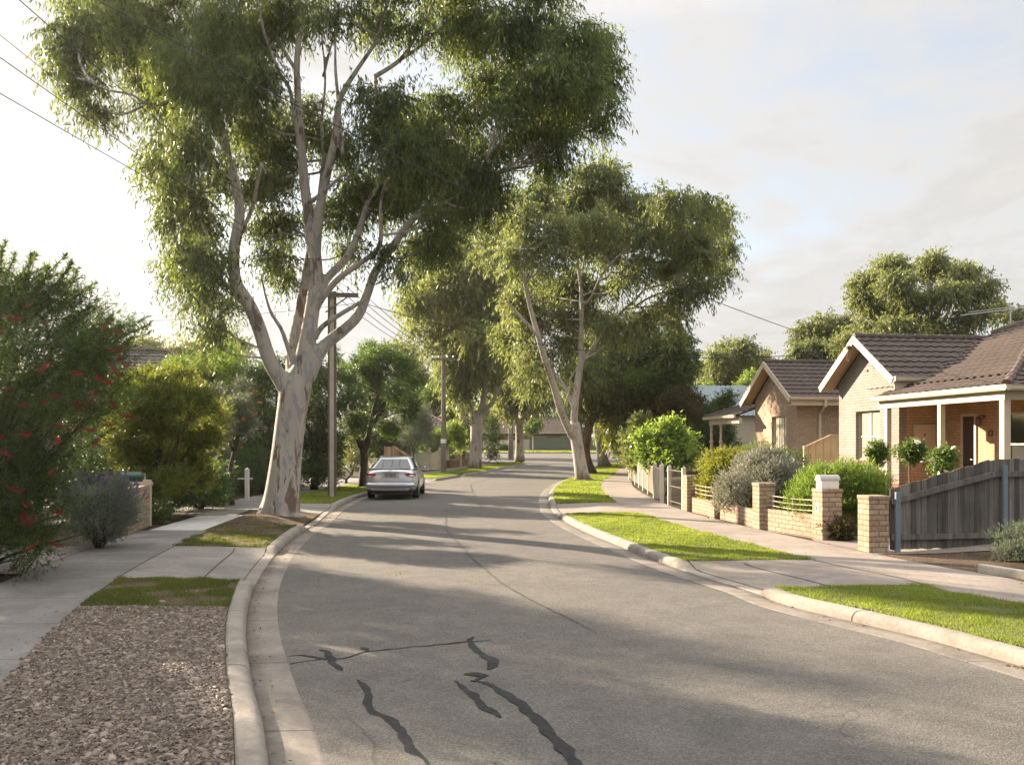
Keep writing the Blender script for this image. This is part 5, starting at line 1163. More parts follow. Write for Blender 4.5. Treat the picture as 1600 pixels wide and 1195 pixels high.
# ------------------------------------------------------------------ power poles and wires
def poles():
    p = G(519, 776.5, .14); z = p.z; hgt = (776.5-456)*p.y/F; X1, Y1 = p.x, p.y
    r = thing('power_pole', 'tall square power pole of concrete and rusty steel between the gum and the car', 'power pole', (X1, Y1, z), RAD(6))
    m = MB(); m.prism([(-.07, -.12, -.4), (.07, -.12, -.4), (.07, .12, -.4), (-.07, .12, -.4)], (0, 0, hgt+.4)); m.build('core', M['pole_concrete'], r)
    for s in (-1, 1):
        m = MB(); m.box((s*.10-.028, -.14, -.4), (s*.10+.028, .14, hgt)); m.build('steel_channel', M['rust_steel'], r)
    m = MB(); zz = .6
    while zz < hgt: m.tube([(-.13, -.0, zz), (.13, -.0, zz)], .014, 5); zz += 1.1
    m.build('bolt_row', M['rust_steel'], r)
    m = MB(); m.box((-.25, -.2, hgt-.20), (.86, -.142, hgt-.06)); m.beam((-.2, -.17, hgt-.7), (.5, -.17, hgt-.2), .03, .04); m.build('crossarm', M['pole_timber'], r)
    tips = []
    for x in (-.2, .18, .52, .82):
        m = MB(); m.tube([(x, -.17, hgt-.06), (x, -.17, hgt+.05)], .012, 5); m.lathe([(.025, .04), (.05, .06), (.035, .10), (.05, .12), (.02, .17)], 8, (x, -.17, hgt)); m.build('insulator', M['porcelain'], r); tips.append(r.matrix_basis @ Vector((x, -.17, hgt+.12)))
    p2 = G(693, 738, .14); h2 = (738-556.5)*p2.y/F
    r2 = thing('power_pole', 'slender timber power pole with a crossarm beyond the picket fence', 'power pole', tuple(p2), RAD(2))
    m = MB(); m.tube([(0, 0, -.4), (0, 0, h2*.5), (0, 0, h2)], [.17, .145, .115], 10); m.build('shaft', M['pole_timber'], r2)
    m = MB(); m.box((-.72, -.17, h2-.28), (.68, -.10, h2-.15)); m.build('crossarm', M['pole_timber'], r2)
    m = MB(); m.lathe([(.166, 1.75), (.168, 1.76), (.168, 1.98), (.166, 1.99)], 10); m.build('label_band', M['white_post'], r2)
    tips2 = []
    for x in (-.62, -.25, .25, .6):
        m = MB(); m.tube([(x, -.135, h2-.15), (x, -.135, h2-.03)], .014, 5); m.lathe([(.03, 0), (.055, .03), (.03, .1)], 8, (x, -.135, h2-.08)); m.build('insulator', M['porcelain'], r2); tips2.append(r2.matrix_basis @ Vector((x, -.135, h2+.0)))
    p3 = G(799, 716, .13); r3 = thing('power_pole', 'plain grey timber pole on the street corner near the brown-roofed house', 'power pole', (p3.x-.05, p3.y, p3.z), 0); h3 = 6.0
    m = MB(); m.tube([(0, 0, -.4), (0, 0, h3)], [.26, .2], 10); m.build('shaft', M['pole_timber'], r3)
    m = MB(); m.box((-.7, -.23, h3-.3), (.7, -.2, h3-.16)); m.build('crossarm', M['pole_timber'], r3)
    def wire(label, a, b, sag, r=.011, group='overhead wires', ext=0):
        a, b = Vector(a), Vector(b); n = 26; pts = [a.lerp(b, k/n)-Vector((0, 0, 4*sag*(k/n)*(1-k/n))) for k in range(n+1)]
        m = MB(); m.tube(pts, r, 5); o = m.build('power_line', M['wire'], None, smooth=True); tag(o, label, 'wire', group)
    ends = [(43.5, 0, 10.2), (0, 43.5, 10.8), (0, 79, 11.4), (0, 135.6, 12.4)]
    labs = ['uppermost street wire crossing the sky into the left side of the big gum', 'faint thin street wire second from the top at the left edge of the sky', 'middle street wire running to the gum below the thin one', 'lowest of the street wires in the open sky at the left']
    for t, e, l in zip((tips[3], tips[0], tips[1], tips[2]), ends, labs):
        q = V(*e); d = q-t; q = t+d*(1+6/abs(d.y)*1.0)        # carries on over the camera's left
        wire(l, t, q, .12, .0065 if 'faint' not in l else .0042)
    for i, (t, e) in enumerate(zip(tips, tips2)): wire(('first', 'second', 'third', 'fourth')[i]+' thin wire sagging from the concrete pole to the timber pole', t, e, .35, .012)
    for i, (t, x) in enumerate(zip(tips2, (-.6, -.2, .2, .6))): wire(('first', 'second', 'third', 'fourth')[i]+' thin wire from the timber pole to the corner pole', t, (p3.x+x, p3.y-.2, p3.z+h3-.1), .4, .014)
    g = Vector((11.23, 26, .4))+R_IN*(-.50)+T_AW*1.82+Vector((0, 0, 4.44))
    q = V(-160, -170, 11.0); wire('black service cable sweeping down across the big gum to the house gable', q, g, .55, .010)
    a = V(557, 470, 29.4); wire('service cable from the concrete pole across the street to the house gable', a, g+Vector((0, .1, -.06)), .85, .012)
    wire('faint cable behind the bottlebrush running to the concrete pole', V(557, 474, 29.4), V(150, 503, 40), .15, .010)
poles()

# ------------------------------------------------------------------ parked car
def car():
    g = G(610, 781.5, 0); root = thing('parked_car', 'silver four-door sedan parked at the left kerb, seen from behind', 'car', (g.x, g.y, gz(g.y)+.01), RAD(1.5))
    # stations: y, half width, z bottom, z top (deck/belt), top crown
    st = [(.00, .60, .46, .70), (.03, .72, .38, .88), (.12, .815, .31, .985), (.40, .855, .24, 1.035), (.80, .868, .21, 1.035), (1.3, .872, .20, 1.00), (2.2, .875, .19, .955), (3.1, .872, .19, .94), (3.55, .865, .20, .93), (4.1, .84, .22, .84), (4.45, .78, .27, .74), (4.62, .62, .36, .62)]
    vs, fs = [], []
    for (y, w, zb, zt) in st:
        h = zt-zb; half = [(0, zb), (w*.78, zb), (w*.95, zb+.07), (w*.995, zb+h*.38), (w, zb+h*.60), (w*.975, zt-.12), (w*.90, zt-.03), (w*.55, zt+.012), (0, zt+.022)]
        ring = half+[(-x, z) for x, z in half[-2:0:-1]]; vs += [(x, y, z) for x, z in ring]
    n = len(ring)
    for i in range(len(st)-1):
        for k in range(n): a = i*n+k; b = i*n+(k+1) % n; fs.append((a, b, b+n, a+n))
    fs += [tuple(range(n))[::-1], tuple(range((len(st)-1)*n, len(st)*n))]
    me = bpy.data.meshes.new('body'); me.from_pydata(vs, [], fs); me.materials.append(M['car'])
    bm = bmesh.new(); bm.from_mesh(me); bmesh.ops.recalc_face_normals(bm, faces=bm.faces); bm.to_mesh(me); bm.free()
    for p in me.polygons: p.use_smooth = True
    body = link(bpy.data.objects.new('body', me)); m = body.modifiers.new('s', 'SUBSURF'); m.levels = m.render_levels = 2
    cut = MB()
    for y in (1.02, 3.68):
        for s in (-1, 1): cut.lathe([(.375, s*.62), (.375, s*1.05)], 28, (0, y, .335), 'X')
    cu = cut.build('cut', None); bo = body.modifiers.new('b', 'BOOLEAN'); bo.operation = 'DIFFERENCE'; bo.object = cu; bo.solver = 'EXACT'
    dg = bpy.context.evaluated_depsgraph_get(); me2 = bpy.data.meshes.new_from_object(body.evaluated_get(dg))
    bpy.data.objects.remove(body); bpy.data.objects.remove(cu); body = link(bpy.data.objects.new('body', me2), root)
    # cabin
    T = [(.50, 1.42, 1.385), (.535, 1.75, 1.425), (.54, 2.35, 1.43), (.52, 2.62, 1.405)]     # half width, y, z of the roof
    Bt = [(.74, .66, 1.015), (.80, 1.5, 1.0), (.815, 2.4, .96), (.77, 3.50, .925)]
    v = []
    for (w, y, z) in T+Bt: v += [(w, y, z), (-w, y, z)]
    def q(a, b, c, d): return (a, b, c, d)
    f = [(0, 2, 3, 1), (2, 4, 5, 3), (4, 6, 7, 5), (8, 0, 1, 9), (6, 14, 15, 7), (8, 10, 2, 0), (10, 12, 4, 2), (12, 14, 6, 4), (9, 1, 3, 11), (11, 3, 5, 13), (13, 5, 7, 15), (8, 9, 11, 10), (10, 11, 13, 12), (12, 13, 15, 14)]
    cb = MB(); cb.add(v, f); cb.build('cabin', M['car'], root, bevel=.045)
    def pane(nm, pts, off, mat='car_glass'):
        P = [Vector(p) for p in pts]; nn = (P[1]-P[0]).cross(P[2]-P[0]).normalized(); c = sum(P, Vector())/len(P)
        if nn.dot(c-Vector((0, 2.1, 1.1))) < 0: nn = -nn
        w = MB(); w.prism([p+nn*off for p in P], nn*.004); w.build(nm, M[mat], root, bevel=.0015)
    def lerp(a, b, t): return tuple(x+(y-x)*t for x, y in zip(a, b))
    bl, tl = (-.74, .66, 1.015), (-.50, 1.42, 1.385); br, tr_ = (.74, .66, 1.015), (.50, 1.42, 1.385)
    pane('rear_window', [lerp(lerp(bl, tl, .10), lerp(br, tr_, .10), .06), lerp(lerp(bl, tl, .10), lerp(br, tr_, .10), .94), lerp(lerp(bl, tl, .90), lerp(br, tr_, .90), .93), lerp(lerp(bl, tl, .90), lerp(br, tr_, .90), .07)], .004)
    bl, tl = (-.77, 3.50, .925), (-.52, 2.62, 1.405); br, tr_ = (.77, 3.5, .925), (.52, 2.62, 1.405)
    pane('windscreen', [lerp(lerp(bl, tl, .08), lerp(br, tr_, .08), .06), lerp(lerp(bl, tl, .08), lerp(br, tr_, .08), .94), lerp(lerp(bl, tl, .92), lerp(br, tr_, .92), .93), lerp(lerp(bl, tl, .92), lerp(br, tr_, .92), .07)], .004)
    for s in (1, -1):
        S = lambda p: (s*p[0], p[1], p[2])
        pane('side_window', [S((.805, 1.10, 1.045)), S((.825, 1.98, 1.015)), S((.575, 1.98, 1.385)), S((.555, 1.55, 1.365))], .004)
        pane('side_window', [S((.826, 2.06, 1.01)), S((.80, 3.16, .97)), S((.59, 2.56, 1.36)), S((.575, 2.06, 1.385))], .004)
        m = MB(); m.prism([S((.88, 2.95, 1.0)), S((1.01, 2.97, .98)), S((1.02, 2.97, 1.10)), S((.90, 2.95, 1.12))], (0, .09, 0)); mi = m.build('mirror', M['car_dark'], root, bevel=.02)
        g2 = MB(); g2.box((min(s*.90, s*1.0), 2.944, 1.005), (max(s*.90, s*1.0), 2.949, 1.095)); g2.build('glass', M['chrome'], mi)
        # tail lamp wraps the rear corner
        L = MB(); pts = [(.50, -.016, .885), (.62, .0, .895), (.742, .045, .89), (.838, .20, .875), (.838, .22, .80), (.775, .04, .765), (.66, -.012, .77), (.575, -.02, .80)]
        P3 = [Vector(S(p)) for p in pts]; c = sum(P3, Vector())/len(P3); inn = Vector((-s*.06, .09, -.02)); L.prism(P3, inn); tl_ = L.build('tail_light', M['tail'], root, bevel=.008)
        K = MB(); K.prism([Vector(S(p)) for p in ((.585, -.026, .80), (.655, -.020, .775), (.772, .030, .77), (.832, .20, .805), (.832, .205, .825), (.77, .028, .80))], inn*.6); K.build('reverse_lamp', M['lampclear'], tl_, bevel=.003)
        hl = MB(); hl.prism([S((.45, 4.52, .70)), S((.70, 4.36, .74)), S((.74, 4.34, .62)), S((.5, 4.55, .58))], (0, .05, 0)); hl.build('headlight', M['lampclear'], root, bevel=.01)
        for y in (1.35, 2.35):
            hd = MB(); hd.box((min(s*.872, s*.892), y, .86), (max(s*.872, s*.892), y+.2, .89)); hd.build('door_handle', M['car'], root, bevel=.006)
    # bumper, boot edge, spoiler lip, plate
    m = MB(); m.tube([(-.80, .12, .505), (-.72, -.012, .50), (-.4, -.05, .50), (.4, -.05, .50), (.72, -.012, .50), (.80, .12, .505)], .085, 10); m.build('bumper', M['car'], root, smooth=True)
    m = MB(); m.box((-.62, -.02, .33), (.62, .05, .40)); m.tube([(-.78, .1, .40), (-.5, -.0, .39), (.5, -.0, .39), (.78, .1, .40)], .045, 8); m.build('bumper_skirt', M['car'], root)
    m = MB(); m.prism([(-.66, .10, 1.03), (-.66, .02, 1.075), (-.66, .0, 1.06), (-.66, .06, 1.0)], (1.32, 0, 0)); m.build('boot_lip', M['car'], root, bevel=.012)
    m = MB(); m.box((-.28, -.03, .905), (.28, .06, .925)); m.build('boot_trim', M['chrome'], root, bevel=.004)
    m = MB(); m.tube([(.06*math.cos(a), -.018, .965+.026*math.sin(a)) for a in np.linspace(0, 2*math.pi, 14)], .006, 5); m.tube([(.026*math.cos(a), -.018, .97+.02*math.sin(a)) for a in np.linspace(0, 2*math.pi, 10)], .005, 5); m.build('badge', M['chrome'], root)
    m = MB(); m.box((-.19, -.026, .775), (.19, -.008, .875)); pl = m.build('number_plate', M['plate'], root, bevel=.004)
    t = lettering('plate_text', 'XND\u00b7006', .092, 'plate_text', pl, .001); t.location = (0, -.0275, .793); t.rotation_euler = (RAD(90), 0, 0)
    m = MB(); m.box((-.30, -.012, .74), (.30, .05, .90)); m.build('plate_recess', M['car'], root, bevel=.01)
    m = MB(); m.tube([(.45, .0, .29), (.45, .25, .30)], .03, 8); m.build('exhaust', M['car_dark'], root)
    m = MB(); m.box((-.70, .25, .17), (.70, 4.3, .30)); m.build('underbody', M['car_dark'], root)
    for y in (1.02, 3.68):
        for s in (-1, 1):
            x = s*.765; ty = MB(); ty.lathe([(.20, -.10), (.29, -.105), (.318, -.08), (.325, 0), (.318, .08), (.29, .105), (.20, .10)], 28, (x, y, .325), 'X'); wt = ty.build('wheel', M['tyre'], root, smooth=False, bevel=.006)
            rm = MB(); rm.lathe([(.205, s*.085), (.20, s*.103), (.165, s*.098), (.16, s*.05)], 24, (x, y, .325), 'X')
            for k in range(10):
                a = 2*math.pi*k/10; rm.beam((x+s*.09, y+.03*math.cos(a), .325+.03*math.sin(a)), (x+s*.095, y+.18*math.cos(a), .325+.18*math.sin(a)), .02, .035, up=(1, 0, 0))
            rm.lathe([(.05, s*.08), (.045, s*.11)], 12, (x, y, .325), 'X'); rm.build('rim', M['rim'], wt)
car()
# ------------------------------------------------------------------ gardens
def bottlebrush():
    rng = np.random.default_rng(21); X, Y = -7.35, 11.9; z0 = zat(X, Y)
    root = thing('bottlebrush_shrub', 'tall bottlebrush covered in red brush flowers at the near end of the footpath', 'shrub', (X, Y, z0))
    def at(px, py, dy=0): p = V(px, py, Y+dy); return np.array([p.x-X, p.y-Y, p.z-z0])
    s = Y/F
    rows = [(30,500,70,60,.3),(95,485,52,40,.0),(130,530,60,50,.5),(60,560,90,60,-.6),(150,570,62,48,-.2),(185,520,26,18,.2),(20,640,90,70,-.2),(110,630,90,55,-.7),(165,610,36,34,.3),(35,720,72,62,-.5),(20,800,80,80,-.4),(-60,560,110,110,.4),(-60,720,120,120,.3),(55,780,40,66,-.4),(38,850,40,50,-.5),(-20,460,60,40,.3),(55,462,36,28,.1)]
    cl = [(at(r[0], r[1], r[4]), (r[2]*s, .85*(r[2]+r[3])*.5*s+.25, r[3]*s)) for r in rows]
    vs, fs, t, C = foliage(rng, cl, 100000, .075, .013, 'brush', 9, 0, .34, .5)
    # arching leafy shoots that stick out of the top and side
    V1, F1, T1, St = [vs], [fs], [t], MB(); n0 = len(vs)
    tips = [(55,395),(20,405),(75,420),(118,425),(95,440),(130,430),(140,450),(112,410),(40,430),(5,420),(138,478),(110,470),(90,430),(132,495),(150,515),(225,500),(232,520),(205,495),(190,510),(175,500),(235,505),(215,530),(200,540),(30,440),(60,450),(2,385),(165,540),(150,480),(128,455),(210,515)]
    shoots = []
    for i in range(95):
        if i < len(tips)*2:
            px, py = tips[i % len(tips)]; px += rng.normal()*5*(i >= len(tips)); py += rng.normal()*6*(i >= len(tips)); tip = at(px, py, rng.uniform(-.5, .6))
        else:
            c = C[rng.integers(len(C))]; u = unit(rng.normal(size=3)+np.array([.2, -.5, .6])); tip = c+u*rng.uniform(.4, .75)
        ctr = np.array([np.clip(tip[0]*.55, -1, 1.0), tip[1]*.5, tip[2]-rng.uniform(.45, .9)]); b = tip+(ctr-tip)*rng.uniform(.6, .9)
        mid = (tip+b)/2+rng.normal(size=3)*.06; q = smooth_path([b, mid, tip], 6); St.tube([Vector(x) for x in q], list(np.linspace(.009, .003, len(q))), 4, cap=False); shoots.append((q[-1], q[-1]-q[-3]))
        m = 100; tt = rng.uniform(.25, 1, m)**.8; P = np.array([q[min(int(x*(len(q)-1)), len(q)-2)]*(1-(x*(len(q)-1) % 1))+q[min(int(x*(len(q)-1))+1, len(q)-1)]*(x*(len(q)-1) % 1) for x in tt])
        ax = unit(tip-b); D = unit(ax*.75+rng.normal(size=(m, 3))*.55)
        v2, f2 = leaf_quads(P, D, rng.normal(size=(m, 3)), rng.uniform(.05, .09, m), rng.uniform(.011, .017, m)); V1.append(v2); F1.append(f2+n0); n0 += len(v2); T1.append(np.clip(rng.normal(.55, .2, m), 0, 1))
    mesh_np('foliage', np.concatenate(V1), np.concatenate(F1), M['lf_brush'], root, np.concatenate(T1))
    for c, r in cl:
        for k in range(3):
            e = c+rng.normal(size=3)*.5*np.array(r); q = smooth_path([np.array([e[0]*.1, e[1]*.2, -.05]), np.array([e[0]*.45, e[1]*.5, e[2]*.5]), e], 4); St.tube([Vector(x) for x in q], list(np.linspace(.035, .006, len(q))), 5, cap=False)
    St.build('stem', M['bark_dark'], root)
    # one brush flower, then copies of its mesh
    B = MB(); rg = random.Random(4)
    for i in range(300):
        z = rg.uniform(0, .115); a = rg.uniform(0, 6.283); l = .016+.034*math.sin(math.pi*min(1, max(.02, z/.115)))*rg.uniform(.7, 1.1); d = Vector((math.cos(a), math.sin(a), rg.uniform(.1, .55))); p = Vector((0, 0, z)); tg = Vector((-math.sin(a), math.cos(a), 0))*.0011; B.add([p-tg, p+tg, p+d*l+tg*1.6, p+d*l-tg*1.6], [(0, 1, 2, 3)])
    B.tube([(0, 0, -.02), (0, 0, .125)], [.006, .004], 5)
    proto = B.build('flower', M['red_flower'], root)
    pos = [(40,478),(160,517),(172,516),(185,545),(186,552),(65,634),(190,648),(127,670),(68,547),(38,552),(130,548),(118,628),(122,632),(5,493),(8,520),(3,610),(30,633),(27,682),(45,680),(20,713),(38,800),(36,785),(50,805),(35,818),(58,848),(28,548),(40,540),(150,620),(133,643),(160,665),(176,600),(183,560),(60,500),(95,540),(60,583),(88,695),(110,583),(170,630),(12,760),(75,740),(98,800),(100,855),(145,700),(5,680),(80,620),(150,590),(196,575),(188,590),(25,500),(105,668)]
    Cn = C
    for i, (px, py) in enumerate(pos):
        o = proto if i == 0 else proto.copy()
        if i: COL.objects.link(o); o.parent = root
        dy = -1.25 if px < 120 else -.95
        if py < 560: dy = -.55
        o.location = at(px, py, dy+rng.uniform(-.15, .2)); d = Vector((rng.normal()*.7+.3, rng.normal()*.5-.3, rng.normal()*.5+.15)); o.rotation_euler = d.to_track_quat('Z', 'Y').to_euler(); k = rng.uniform(.6, 1.05); o.scale = (k*.8, k*.8, k*1.5)
bottlebrush()

def lavender():
    X, Y = -6.86, 14.9; h = 1.16
    r = shrub('lavender_bush', 'rounded grey-green lavender bush tipped with purple spikes against the orange brick wall', X, Y, 1.35, h, 70000, .045, .012, 'spike', 'lf_lav', 31, d=1.5, nb=30, cat='lavender bush', tint_up=-.08)
    rng = np.random.default_rng(5); B = MB(); B.tube([(0, 0, 0), (0, 0, .13)], [.0025, .002], 4)
    rg = random.Random(1)
    for k in range(26): a = rg.uniform(0, 6.28); z = .13+.055*rg.random(); p = Vector((0, 0, z)); d = Vector((math.cos(a), math.sin(a), .8))*.014; t = Vector((-math.sin(a), math.cos(a), 0))*.005; B.add([p-t, p+t, p+d+t, p+d-t], [(0, 1, 2, 3)])
    proto = B.build('flower_spike', M['purple_flower'], r)
    for i in range(98):
        o = proto if i == 0 else proto.copy()
        if i: COL.objects.link(o); o.parent = r
        a = rng.uniform(0, 6.283); q = rng.uniform(0, 1)**.5; u = np.array([math.cos(a)*q, math.sin(a)*q, math.sqrt(max(0, 1-q*q))]); o.location = (u[0]*.66, u[1]*.72, h*.50+u[2]*h*.46-.03); d = Vector((u[0]*.6+rng.normal()*.15, u[1]*.6+rng.normal()*.15, 1)); o.rotation_euler = d.to_track_quat('Z', 'Y').to_euler(); k = rng.uniform(.9, 1.5); o.scale = (k, k, k)
lavender()
def blooms(root, pts, mat, size, name='bloom', seed=1):
    rg = random.Random(seed); B = MB()
    for k in range(14):
        a = k*2.4; t = k/14; rr = .5+.5*t; d = Vector((math.cos(a)*rr, math.sin(a)*rr, 1.1-rr)); s = Vector((-math.sin(a), math.cos(a), 0))*.42; p = d*.25
        B.add([p-s*.5, p+s*.5, p+d*.75+s, p+d*.95, p+d*.75-s], [(0, 1, 2, 3, 4)])
    B.lathe([(.1, -.1), (.4, .1), (.42, .4), (.2, .6)], 7)
    proto = B.build(name, M[mat], root)
    for i, p in enumerate(pts):
        o = proto if i == 0 else proto.copy()
        if i: COL.objects.link(o); o.parent = root
        o.location = p; k = size*rg.uniform(.8, 1.2); o.scale = (k, k, k); o.rotation_euler = (rg.uniform(-.5, .7), rg.uniform(-.6, .6), rg.uniform(0, 6))

def left_garden():
    r = shrub('daisy_bush', 'low daisy bush with small white flowers at the foot of the orange brick wall', -7.75, 19.7, .75, .5, 3500, .06, .014, 'fine', 'lf_mid', 3, cat='shrub'); rg = random.Random(2)
    blooms(r, [(rg.uniform(-.3, .35), rg.uniform(-.35, .1), rg.uniform(.28, .5)) for _ in range(34)], 'white_flower', .024)
    generic_tree('golden_wattle', 'golden-green feathery wattle overhanging the footpath behind the lavender', None, 20.8, [(215,640,44,36),(255,625,46,36),(300,640,42,34),(330,655,30,26),(235,600,38,22),(275,600,34,20),(200,680,36,34),(250,680,40,30),(300,690,38,30),(185,610,22,24),(330,690,20,22),(240,720,40,26),(290,725,36,26),(205,715,30,26),(270,755,40,24),(225,765,34,24),(310,750,24,22)], 82000, .10, .022, 'fine', 'lf_wattle', 'bark_dark', 41, tr=.09, nb=12, dyr=1.0, tint_up=0, cat='small tree')
    generic_tree('grevillea_shrub', 'grey-green grevillea with scattered orange-red flowers next to the gum trunk', None, 25.5, [(345,645,34,28),(372,640,28,26),(385,665,24,24),(350,680,32,24),(330,620,26,20),(380,610,18,20)], 30000, .075, .012, 'fine', 'lf_grey', 'bark_dark', 42, tr=.07, nb=12, dyr=.7, tint_up=-.2, cat='shrub')
    r = bpy.data.objects['grevillea_shrub']; rg = random.Random(8); bl = []
    for px, py in ((392,640),(398,650),(388,628),(398,612),(380,655),(345,690),(360,625),(405,630),(378,700)): p = V(px, py, 24.6)-r.location; bl.append(tuple(p))
    blooms(r, bl, 'orange_flower', .07, 'flower')
    shrub('garden_shrub', 'dense dark shrub filling the corner behind the daisy bush', -8.6, 22.2, 2.2, 2.1, 26000, .08, .028, 'broad', 'lf_dark', 5, nb=16, cat='shrub')
    shrub('garden_shrub', 'shaded low leafy shrub under the wattle beside the footpath', -8.3, 23.9, 1.7, 1.3, 16000, .08, .026, 'broad', 'lf_dark', 6, cat='shrub', tint_up=.1)
    shrub('garden_shrub', 'leafy dark green shrub under the grevillea next to the ornament post', -8.9, 26.6, 1.8, 1.5, 16000, .08, .026, 'broad', 'lf_dark', 130, cat='shrub', tint_up=.1)
    shrub('garden_shrub', 'deep green mounded shrub behind the daisy bush at the wall end', -8.5, 20.3, 1.1, .95, 11000, .07, .022, 'fine', 'lf_mid', 131, cat='shrub', tint_up=-.1)
    shrub('garden_shrub', 'small fresh green bush around the ornament post', -8.35, 25.3, .9, .62, 5000, .07, .02, 'fine', 'lf_mid', 7, cat='shrub')
    shrub('garden_shrub', 'rounded blue-green bush behind the white marker post', -9.0, 30.5, 2.3, 2.0, 17000, .075, .02, 'fine', 'lf_dark', 8, cat='shrub', tint_up=.25)
    shrub('garden_shrub', 'dark shrub between the marker post and the gum trunk', -7.9, 31.5, 1.5, 1.35, 9000, .08, .02, 'fine', 'lf_dark', 9, cat='shrub', tint_up=.15)
    shrub('garden_hedge', 'deep shadowed hedge closing the garden behind the lavender', -10.2, 17.6, 2.2, 2.6, 15000, .09, .03, 'broad', 'lf_dark', 10, d=4.0, cat='hedge', nb=20)
    shrub('garden_hedge', 'tall dark hedge behind the letterbox wall under the wattle', -10.3, 22.5, 2.4, 2.9, 15000, .09, .03, 'broad', 'lf_dark', 11, d=4.5, cat='hedge', nb=20)
    g = lambda *a, **k: generic_tree(*a, **k)
    g('garden_tree', 'bright green bushy tree behind the grevillea with a rounded top', None, 33, [(285,590,40,34),(325,580,44,34),(365,585,40,36),(345,560,38,22),(300,625,42,34),(350,620,40,34),(265,615,26,28),(385,610,30,36)], 42000, .11, .028, 'fine', 'lf_bright', 'bark_dark', 51, tr=.12, nb=11, tint_up=-.12)
    g('garden_tree', 'dark dense evergreen directly behind the big gum trunk', None, 32, [(405,610,40,38),(425,580,36,34),(395,655,44,44),(430,660,40,46),(405,710,44,42),(440,720,34,40),(385,740,30,28)], 42000, .11, .035, 'broad', 'lf_dark', 'bark_dark', 52, tr=.12, nb=11)
    g('garden_tree', 'tall dark green tree wrapping the foot of the concrete power pole', None, 34.5, [(490,600,36,40),(478,570,26,26),(505,640,40,44),(485,690,40,44),(520,690,28,44),(500,735,40,30),(465,640,28,50),(520,590,24,30)], 42000, .12, .036, 'broad', 'lf_dark', 'bark_dark', 53, tr=.13, nb=11, tint_up=.06)
    g('garden_tree', 'light green loose tree in the back gardens over the grey tiled roof', None, 38, [(240,610,30,26),(215,630,34,28),(190,640,30,24),(255,590,22,16)], 16000, .12, .03, 'fine', 'lf_bright', 'bark_dark', 54, tr=.1)
    Yt = 36.5; b = G(567, 761, .14)
    rows = [(540,590,26,24),(568,570,34,26),(600,560,36,24),(632,578,30,26),(585,600,40,30),(625,615,32,28),(550,625,26,26),(600,640,36,24),(640,640,18,24),(560,655,26,22),(590,545,24,16),(645,600,16,22),(525,560,14,18),(610,670,22,14)]
    cl = pxc(b.y, rows, 3, 1.8)
    limbs = [pxl(b.y, [(566,764,.24),(567,755,.2),(568,735,.17),(569,715,.16),(566,700,.15)]), pxl(b.y, [(568,712,.14),(560,690,.12),(549,668,.10),(540,645,.08),(536,620,.05)], .4), pxl(b.y, [(568,710,.15),(574,690,.13),(578,670,.11),(584,640,.09),(592,610,.06)], -.4), pxl(b.y, [(577,672,.1),(590,650,.08),(605,625,.06),(622,600,.04)], .6), pxl(b.y, [(562,695,.1),(572,660,.08),(570,620,.06),(566,590,.04)], .8)]
    tree('street_tree', 'dark multi-stemmed street tree leaning over the parked silver car', b, limbs, cl, 52000, .115, .034, 'broad', 'lf_mid', 'bark_dark', 61, voxel=.05, nb=11, twig_r=.012, tint_up=-.2, cat='tree')
    g('garden_tree', 'sprawling olive shrub with orange flowers behind the rendered pillar', None, 40, [(535,705,20,22),(550,690,18,16),(525,730,16,20),(560,720,18,16)], 9000, .10, .03, 'fine', 'lf_olive', 'bark_dark', 62, tr=.05, cat='shrub')
    blooms(bpy.data.objects['garden_tree.004'] if 'garden_tree.004' in bpy.data.objects else r, [], 'orange_flower', .1) if False else None
    p = G(592, 752, .2); r = shrub('flowering_bush', 'pale flowering bush showing just above the parked car roof', V(592, 730, 44).x, 44, 1.3, 1.15, 7000, .07, .03, 'broad', 'lf_silver', 63, cat='shrub', tint_up=.2)
    g('willow_shrub', 'fountain-shaped pale grey-green shrub beyond the brown timber fence', None, 56, [(645,660,28,20),(630,668,18,20),(662,665,18,20),(645,645,18,14),(650,690,26,18)], 20000, .26, .02, 'fine', 'lf_grey', 'bark_dark', 64, tr=.06, nb=10, cat='shrub', tint_up=.1)
    g('garden_tree', 'lime green leafy shrub hanging over the cream picket fence', None, 62, [(672,690,20,18),(690,684,18,16),(660,702,18,14),(708,676,16,16),(680,705,20,10),(720,690,14,18)], 15000, .16, .06, 'broad', 'lf_bright', 'bark_dark', 65, tr=.06, cat='shrub')
    g('garden_tree', 'round-topped bright tree standing behind the timber power pole', None, 74, [(672,620,20,16),(690,612,22,16),(700,630,18,18),(680,640,22,16),(704,652,16,18)], 12000, .2, .07, 'broad', 'lf_mid', 'bark_dark', 66, tr=.12)
    g('garden_tree', 'deep green garden thicket filling the space behind the brown timber fence', None, 57, [(580,690,20,22),(600,680,20,22),(620,690,18,20),(565,700,18,18),(590,705,26,16),(632,700,12,14)], 20000, .16, .055, 'broad', 'lf_mid', 'bark_dark', 132, tr=.07, cat='shrub', tint_up=-.15)
    g('conifer', 'dark conifer beside the far gum trunk', None, 66, [(722,690,16,22),(726,670,13,16),(718,712,14,14),(770,690,14,26),(768,665,12,14),(772,712,12,10)], 13000, .14, .045, 'fine', 'lf_dark', 'bark_dark', 67, tr=.07, dyr=.5)
    g('garden_tree', 'rust-tinged shrub glowing at the base of the far left gum', None, 68, [(724,655,14,10),(765,660,12,10),(735,645,12,10)], 5000, .16, .06, 'broad', 'lf_rust', 'bark_dark', 68, tr=.05, cat='shrub')
